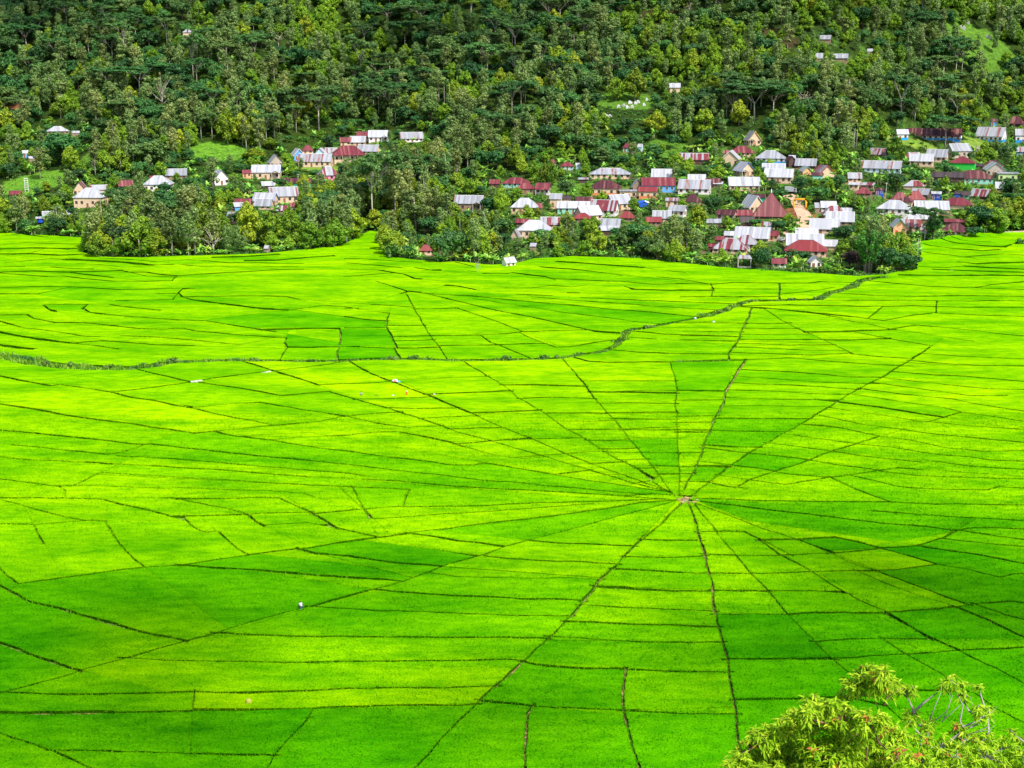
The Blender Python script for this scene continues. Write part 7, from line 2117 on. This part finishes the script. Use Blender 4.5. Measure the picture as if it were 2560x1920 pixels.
# ------------------------------------------------------------------ people in the fields
M_skin = plain('skin', (.30, .16, .09), .6, .05)
M_hair = plain('hair_black', (.015, .012, .01), .5, .1)
def skin_mesh(name, verts, edges, radii, mat, parent):
    me = bpy.data.meshes.new(name)
    me.from_pydata([tuple(v) for v in verts], edges, [])
    me.materials.append(mat)
    o = link(name, me, parent)
    sk = o.modifiers.new('skin', 'SKIN')
    sk.use_smooth_shade = True
    for i, r in enumerate(radii):
        d = me.skin_vertices[0].data[i]
        d.radius = (r, r)
        d.use_root = (i == 0)
    sb = o.modifiers.new('subdivision', 'SUBSURF'); sb.levels = 1; sb.render_levels = 1
    return o
def person(x, y, face, lean, label, shirt, legs, hat=None, sunk=0.0, step=.16, height=1.6, umbrella=None):
    """lean: forward bend of the torso in degrees; face: heading in degrees (0 = away from the camera)"""
    o = empty('person', (x, y, T(x, y) - sunk), math.radians(-face))
    tag(o, label, 'person', 'farmers working in the rice fields')
    k = height / 1.62
    L = math.radians(lean)
    def tor(d, side=0.0, fwd=0.0): return Vector((side, math.sin(L) * d + math.cos(L) * fwd, .86 + math.cos(L) * d - math.sin(L) * fwd)) * k
    P = [tor(0), tor(.22), tor(.42), tor(.53), tor(.60, 0, .02), tor(.72, 0, .03)]
    R = [.13, .12, .12, .055, .085, .075]
    E = [(0, 1), (1, 2), (2, 3), (3, 4), (4, 5)]
    def add(p, r, a): P.append(p); R.append(r); E.append((a, len(P) - 1)); return len(P) - 1
    reach = .25 + .012 * lean
    for s in (-1, 1):
        sh = add(tor(.45, s * .18), .055, 2)
        sp = tor(.45, s * .18)
        el = add(sp + Vector((s * .07, .10 * reach * 2, -.24)) * k, .043, sh)
        hp = sp + Vector((s * .05, .16 + .14 * reach, -.46)) * k
        ha = add(hp, .030, el)
        pa = add(hp + Vector((0, .03, -.07)) * k, .034, ha)
        for f in range(4): add(hp + Vector((s * (f - 1.5) * .018, .05 + .004 * f, -.13 - .01 * (1.5 - abs(f - 1.2)))) * k, .009, pa)
        add(hp + Vector((-s * .045, .05, -.06)) * k, .010, ha)
        hi = add(Vector((s * .085, 0, .82)) * k, .085, 0)
        kn = add(Vector((s * .10, .04 + s * step * .5, .46)) * k, .058, hi)
        an = add(Vector((s * .10, -.02 + s * step, .08)) * k, .040, kn)
        add(Vector((s * .11, .12 + s * step, .035)) * k, .035, an)
    b = skin_mesh('body', P, E, [r * k for r in R], M_skin, o)
    # shirt with sleeves, trousers, hair: closed shells a little larger than the body
    sv = [tor(-.06), tor(.22), tor(.44), tor(.50)]; sr = [.155, .145, .145, .075]; se = [(0, 1), (1, 2), (2, 3)]
    for s in (-1, 1):
        sp = tor(.45, s * .18)
        sv += [sp, sp + Vector((s * .065, .09 * reach * 2, -.22)) * k, sp + Vector((s * .055, .13 + .11 * reach, -.38)) * k]; n_ = len(sv)
        sr += [.075, .062, .05]; se += [(2, n_ - 3), (n_ - 3, n_ - 2), (n_ - 2, n_ - 1)]
    skin_mesh('shirt', sv, se, [r * k for r in sr], shirt, o)
    tv = [Vector((0, 0, .90)) * k]; tr = [.15]; te = []
    for s in (-1, 1):
        tv += [Vector((s * .088, 0, .80)) * k, Vector((s * .10, .04 + s * step * .5, .46)) * k, Vector((s * .10, 0 + s * step * .9, .18)) * k]; n_ = len(tv)
        tr += [.105, .078, .062]; te += [(0, n_ - 3), (n_ - 3, n_ - 2), (n_ - 2, n_ - 1)]
    skin_mesh('trousers', tv, te, [r * k for r in tr], legs, o)
    hd = tor(.68, 0, .03)
    mb = MB()
    ax = Vector((0, math.sin(L), math.cos(L)))
    mb.tube([hd - Vector((0, .05, .0)) * k - ax * .03 * k, hd - Vector((0, .03, 0)) * k + ax * .05 * k, hd + ax * .115 * k], [.088 * k, .092 * k, .03 * k], 10)
    h_ = mb.build('hair', M_hair, o, True)
    fm = MB(); fd = Vector((0, math.cos(L), -math.sin(L)))
    c_ = hd + fd * .075 * k
    for s in (-1, 1): fm.box(c_.x + s * .032 * k - .01, c_.x + s * .032 * k + .01, c_.y - .01, c_.y + .012, c_.z - .005, c_.z + .009)
    fm.build('eyes', M_hair, o)
    MB().tube([c_ - ax * .005 * k, c_ + fd * .022 * k - ax * .03 * k, c_ - ax * .045 * k], [.008, .014, .008], 5).build('nose', M_skin, o)
    MB().box(c_.x - .022, c_.x + .022, c_.y - .012, c_.y + .006, c_.z - .066 * k, c_.z - .056 * k).build('mouth', plain('lips', (.3, .1, .08), .5, .05) if 'lips' not in bpy.data.materials else bpy.data.materials['lips'], o)
    if hat:
        mb = MB(); base = hd + ax * .03 * k
        mb.tube([base, base + ax * .012, base + ax * .03, base + ax * .13 * k, base + ax * .17 * k], [.24 * k, .24 * k, .12 * k, .10 * k, .02], 14)
        mb.build('hat', hat, o, True)
    return o
CL = {n_: plain('cloth_' + n_, c, .85, .12, 8) for n_, c in [('white', (.72, .72, .75)), ('grey', (.32, .34, .36)), ('blue', (.08, .16, .34)), ('brown', (.10, .06, .04)), ('orange', (.85, .20, .02)), ('black', (.012, .014, .016)), ('pink', (.80, .55, .58)),
                                                             ('straw', (.66, .55, .34)), ('navy', (.03, .04, .08)), ('cyan', (.06, .45, .62)), ('coral', (.75, .20, .10))]}
def who(px_, py_, *a, **k):
    X, Y = flat(px_, py_)
    return person(X, Y, *a, **k)
who(754, 1530, -25, 62, 'farmer in white shirt bending on a field edge, lower left', CL['white'], CL['blue'], height=1.66)
who(903, 995, 10, 22, 'farmer in pale grey clothes, leftmost of the planting row', CL['grey'], CL['black'], height=1.62, sunk=.1)
who(937, 996, 60, 78, 'farmer in black stooping low in the planting row', CL['black'], CL['navy'], height=1.55, sunk=.3)
who(980, 995, 75, 80, 'farmer in white stooping low in the planting row', CL['white'], CL['pink'], height=1.6, sunk=.3)
who(1017, 993, 190, 8, 'standing farmer in bright orange wearing a pale hat', CL['orange'], CL['orange'], hat=CL['straw'], height=1.6, sunk=.1)
who(1083, 993, 90, 70, 'farmer in a pink shirt stooping by the field path', CL['pink'], CL['coral'], height=1.55, sunk=.2)
who(1784, 814, 175, 4, 'farmer in a white shirt standing alone in upper rows', CL['white'], CL['brown'], height=1.65)
who(988, 962, 100, 50, 'farmer in white sheltering under a red and white umbrella', CL['white'], CL['navy'], height=1.5, sunk=.2)
X, Y = flat(988, 963)
o = tag(empty('umbrella', (X, Y, 0)), 'open red and white umbrella by the path crossing', 'umbrella')
mb = MB()
mb.tube([(0, 0, 1.02), (0, 0, 1.12), (0, 0, 1.36), (0, 0, 1.52)], [.74, .72, .46, .04], 12)
cv = mb.build('canopy', [CL['coral'], CL['white']], o)
for i, p_ in enumerate(cv.data.polygons): p_.material_index = (i // 2) % 2
MB().tube([(0, 0, .35), (0, 0, 1.5)], .015, 5).build('shaft', M_trim['d'], o)
X, Y = flat(998, 961)
t_ = MB().tube([(0, 0, 0), (0, 0, .2), (0, 0, .5), (0, 0, .62)], [.22, .34, .30, .08], 9).build('cloth_bundle', CL['cyan'], None, True); t_.location = (X, Y, .25); tag(t_, 'bright cyan bundle lying beside the umbrella', 'bundle')
X, Y = flat(1738, 803)
t_ = MB().tube([(0, 0, 0), (0, 0, .25), (0, 0, .6), (0, 0, .75)], [.25, .36, .30, .06], 9).build('sack', CL['white'], None, True); t_.location = (X, Y, .5); tag(t_, 'white sack lying on the weedy canal bank', 'sack')
X, Y = flat(622, 1764)
t_ = MB().tube([(0, 0, 0), (0, 0, .3), (0, 0, .55), (0, 0, .62)], [.30, .38, .24, .05], 10).build('straw_heap', plain('straw', (.42, .42, .06), .9, .2, 6), None, True); t_.location = (X, Y, .25); tag(t_, 'small yellow heap lying on rice near bottom left', 'heap')
# ------------------------------------------------------------------ near trees on the viewpoint's slope
LNEAR = leaf_mat('leaf_near', (0.10, 0.27, 0.010, 1), (0.28, 0.58, 0.014, 1), (0.62, 0.80, 0.05, 1), trans=.42, objvar=0)
LNEAR.node_tree.nodes['Principled BSDF'].inputs['Specular IOR Level'].default_value = 0.1
LORG = leaf_mat('leaf_orange', (0.30, 0.10, 0.02, 1), (0.52, 0.22, 0.03, 1), (0.66, 0.36, 0.08, 1), trans=.3, objvar=0)
BKR = plain('bark_reddish', (.24, .13, .075), .85, .3, 6); BKG = plain('bark_silver', (.30, .285, .26), .85, .25, 6)
def near_pt(x, y, depth):
    px_, py_ = 1760 + x / 2.765, 1600 + y / 2.765
    r = ray(px_, py_)
    return Vector((r[0] * depth, r[1] * depth, CAMZ + r[2] * depth))
G3 = random.Random(33)
def lance(V, F, R, M, base, d, L, wd, mi, val):
    """one lance-shaped drooping leaf: five cross sections, folded on its midrib"""
    d = d.normalized()
    side = d.cross(Vector((0, 0, 1)))
    if side.length < .05: side = Vector((1, 0, 0))
    side = (side.normalized() * math.cos(G3.uniform(-.8, .8)) + d.cross(side.normalized()) * math.sin(G3.uniform(-.8, .8))).normalized()
    up = side.cross(d)
    b = len(V)
    prof = (.12, .75, 1.0, .62, .05)
    for i, pr in enumerate(prof):
        t = i / 4
        c = base + d * (L * t) - Vector((0, 0, 1)) * (L * .30 * t * t)
        V.extend([tuple(c - side * wd * pr + up * wd * .25 * pr), tuple(c), tuple(c + side * wd * pr + up * wd * .25 * pr)])
        R.extend([val] * 3)
    for i in range(4):
        F.extend([(b + 3 * i, b + 3 * i + 1, b + 3 * i + 4, b + 3 * i + 3), (b + 3 * i + 1, b + 3 * i + 2, b + 3 * i + 5, b + 3 * i + 4)]); M.extend([mi, mi])
def near_tree(name, label, clusters, depth, root, dens, bark, bare=()):
    V, F, R, M = [], [], [], []
    wood = MB()
    o = empty(name, root); tag(o, label, 'tree')
    rt = Vector(root)
    cc = []
    for x, y, r in clusters:
        dp = depth + G3.uniform(-1, 1) * .9
        s = dp / FPX / 2.765
        cc.append((near_pt(x, y, dp) - rt, r * s))
    top = max(c.z for c, r in cc)
    hub = Vector((sum(c.x for c, r in cc) / len(cc), sum(c.y for c, r in cc) / len(cc), top - 5.2))
    wood.tube([(0, 0, -.6), hub * .5 + Vector((.2, 0, 0)), hub], [.20, .16, .12], 8)
    forks = []
    for k in range(4):
        a = 6.283 * k / 4 + .4
        e = hub + Vector((1.3 * math.cos(a), .8 * math.sin(a), 1.9))
        wood.tube([hub, (hub + e) / 2 + Vector((0, 0, .15)), e], [.10, .075, .055], 6); forks.append(e)
    for c, r in cc:
        low = [q for q, _ in cc if q.z < c.z - .15 and (q - c).length < 2.2]
        f = min(low or forks, key=lambda q: (q - c).length)
        mid = (f + c) / 2 + Vector((G3.uniform(-.2, .2), G3.uniform(-.2, .2), -.12))
        wood.tube([f, mid, c - Vector((0, 0, r * .2))], [.032, .024, .012], 5)
        # twigs carry drooping tufts of leaves, most of them near the outside of the clump
        nt_ = max(9, int(dens * r * r))
        for _ in range(nt_):
            dv = Vector((G3.gauss(0, 1), G3.gauss(0, 1), G3.gauss(.25, .9))).normalized()
            tip = c + Vector((dv.x * r, dv.y * r, dv.z * r * .8)) * G3.uniform(.45, 1.0)
            if G3.random() < .3: wood.tube([c, (c + tip) / 2 + Vector((0, 0, .03)), tip], [.012, .008, .004], 4, cap=False)
            old = G3.random() < .022
            for q in range(G3.randint(5, 9)):
                a = G3.uniform(0, 6.283); el = G3.uniform(-.9, .45)
                dr = Vector((math.cos(a) * math.cos(el), math.sin(a) * math.cos(el), math.sin(el))) + dv * .35
                lance(V, F, R, M, tip, dr, G3.uniform(.09, .20), G3.uniform(.013, .025), 1 if old and G3.random() < .7 else 0, min(1, max(0, G3.gauss(.52, .2))))
    me = np_mesh('foliage', V, F, [LNEAR, LORG], mi=M); attr(me, 'rnd', R)
    link('foliage', me, o)
    for pts, r0 in bare:      # silvery dead branches
        pts3 = [near_pt(x, y, depth) - rt for x, y in pts]
        wood.tube(pts3, [r0 * .62 * (1 - .8 * i / (len(pts3) - 1)) for i in range(len(pts3))], 5)
    wood.build('branches', bark, o, True)
    return o
xr, yr_ = 5.6, 22.5
near_tree('near_tree', 'bright yellow green leafy tree filling the bottom right corner', [
    (1180, 290, 150), (1040, 320, 90), (1290, 320, 90), (1240, 230, 70), (1130, 220, 70), (980, 380, 60), (780, 460, 110), (690, 520, 90), (600, 570, 100), (520, 640, 90), (420, 680, 110), (320, 740, 100), (250, 830, 90), (180, 880, 70), (560, 760, 150), (740, 640, 150),
    (950, 540, 140), (860, 480, 90), (1000, 700, 190), (1160, 570, 120), (1280, 680, 140), (1150, 830, 180), (850, 840, 200), (620, 880, 160), (420, 850, 130), (1050, 940, 200), (700, 980, 200), (450, 960, 150), (1330, 820, 110), (250, 950, 120), (900, 1020, 220), (1250, 960, 160)],
    25.0, (xr, yr_, T(xr, yr_)), 520, BKR,
    bare=[([(1120, 860), (1130, 740), (1120, 640)], .05), ([(1000, 885), (985, 780), (960, 700)], .05), ([(1260, 560), (1200, 470), (1180, 400)], .035), ([(1240, 460), (1260, 400), (1340, 350), (1380, 330)], .03), ([(1240, 450), (1280, 440), (1290, 380)], .02)])
xr, yr_ = 8.6, 23.0
near_tree('near_tree', 'sparse tree with bare silvery twigs at the bottom right edge', [
    (1720, 285, 65), (1660, 320, 40), (1790, 310, 45), (1790, 400, 40), (1440, 340, 40), (1390, 350, 35), (1440, 510, 50), (1420, 560, 35), (1550, 590, 65), (1760, 600, 45), (1920, 540, 55), (1890, 470, 30), (1960, 480, 25), (1500, 700, 70), (1650, 740, 100), (1800, 700, 110), (1930, 690, 80), (2050, 760, 110), (1760, 830, 130), (1950, 820, 130),
    (2140, 640, 45), (2190, 690, 45), (2200, 800, 100), (1500, 860, 120), (1600, 920, 130), (1880, 930, 150), (2120, 900, 140), (1700, 1000, 170), (2050, 1000, 150), (1900, 330, 22)],
    26.5, (xr, yr_, T(xr, yr_)), 400, BKG,
    bare=[([(1660, 830), (1710, 690), (1800, 620), (1900, 580), (1960, 500)], .07), ([(1800, 625), (1770, 560), (1790, 450), (1740, 350)], .045), ([(1560, 555), (1600, 450), (1640, 360)], .025), ([(1600, 555), (1680, 490), (1720, 380)], .025), ([(1640, 570), (1760, 460), (1780, 430)], .02),
          ([(1820, 660), (1960, 600), (2010, 570), (2000, 540)], .015), ([(1860, 640), (1980, 620), (2010, 590)], .012), ([(1870, 470), (1960, 520), (2030, 460)], .014), ([(1900, 440), (1980, 500), (2000, 430)], .012), ([(1660, 540), (1700, 430), (1700, 360)], .018), ([(1890, 560), (1850, 430), (1840, 390)], .014)])

# ------------------------------------------------------------------ broken clouds added out of view, placed to shade parts of fields and wood
M_cloud = plain('cloud_white', (.9, .9, .92), 1.0, .02, .02, 0, 0)
def puff_mesh(name, spots_, seed):
    g = np.random.default_rng(seed)
    bmv = []; bmf = []
    base_v = []; t_ = (1 + 5 ** .5) / 2
    iv = np.array([(-1, t_, 0), (1, t_, 0), (-1, -t_, 0), (1, -t_, 0), (0, -1, t_), (0, 1, t_), (0, -1, -t_), (0, 1, -t_), (t_, 0, -1), (t_, 0, 1), (-t_, 0, -1), (-t_, 0, 1)]) / math.hypot(1, t_)
    fi = np.array([(0, 11, 5), (0, 5, 1), (0, 1, 7), (0, 7, 10), (0, 10, 11), (1, 5, 9), (5, 11, 4), (11, 10, 2), (10, 7, 6), (7, 1, 8), (3, 9, 4), (3, 4, 2), (3, 2, 6), (3, 6, 8), (3, 8, 9), (4, 9, 5), (2, 4, 11), (6, 2, 10), (8, 6, 7), (9, 8, 1)])
    for i, (c, r) in enumerate(spots_):
        bmv.append(np.array(c) + iv * r * (.85 + .3 * g.random((12, 1))) * np.array([1, 1, .7])); bmf.append(fi + 12 * i)
    return np_mesh(name, np.concatenate(bmv), np.concatenate(bmf), [M_cloud], smooth=True)
ALT = 900.0
def shade_cloud(px_, py_, rx, ry, cover, seed, words):  # added puffs above the frame, set sunward of the patch to shade
    p = hit(px_, py_)
    k = (ALT - p.z) / sd.z
    c = p + sd * k
    g = random.Random(seed); sp = []
    n_ = int(cover * math.pi * rx * ry / (math.pi * 4.5 ** 2))
    for _ in range(n_):
        a = g.uniform(0, 6.283); r = min(1.25, abs(g.gauss(0, .62)))
        sp.append(((rx * r * math.cos(a), ry * r * math.sin(a), g.uniform(-14, 14) * (1.1 - r * .7)), g.uniform(3.0, 6.0)))
    o = link('shade_cloud', puff_mesh('shade_cloud', sp, seed), None, c)
    tag(o, words, 'shade_cloud', kind='stuff')
shade_cloud(230, 1560, 46, 21, .75, 1, 'unseen clouds added to shade the near left fields')
shade_cloud(330, 1850, 34, 13, .65, 2, 'unseen clouds added to shade the nearest left fields')
shade_cloud(2300, 1500, 42, 34, .60, 3, 'unseen clouds added to shade the near right fields')
shade_cloud(1500, 1760, 46, 13, .40, 6, 'unseen clouds added to shade the nearest middle fields')
shade_cloud(60, 40, 100, 70, .75, 4, 'unseen clouds added to shade the left end of the wood')
shade_cloud(1120, 90, 110, 55, .55, 5, 'unseen clouds added to shade the middle of the wood')
shade_cloud(2080, 20, 110, 45, .5, 7, 'unseen clouds added to shade the right end of the wood')
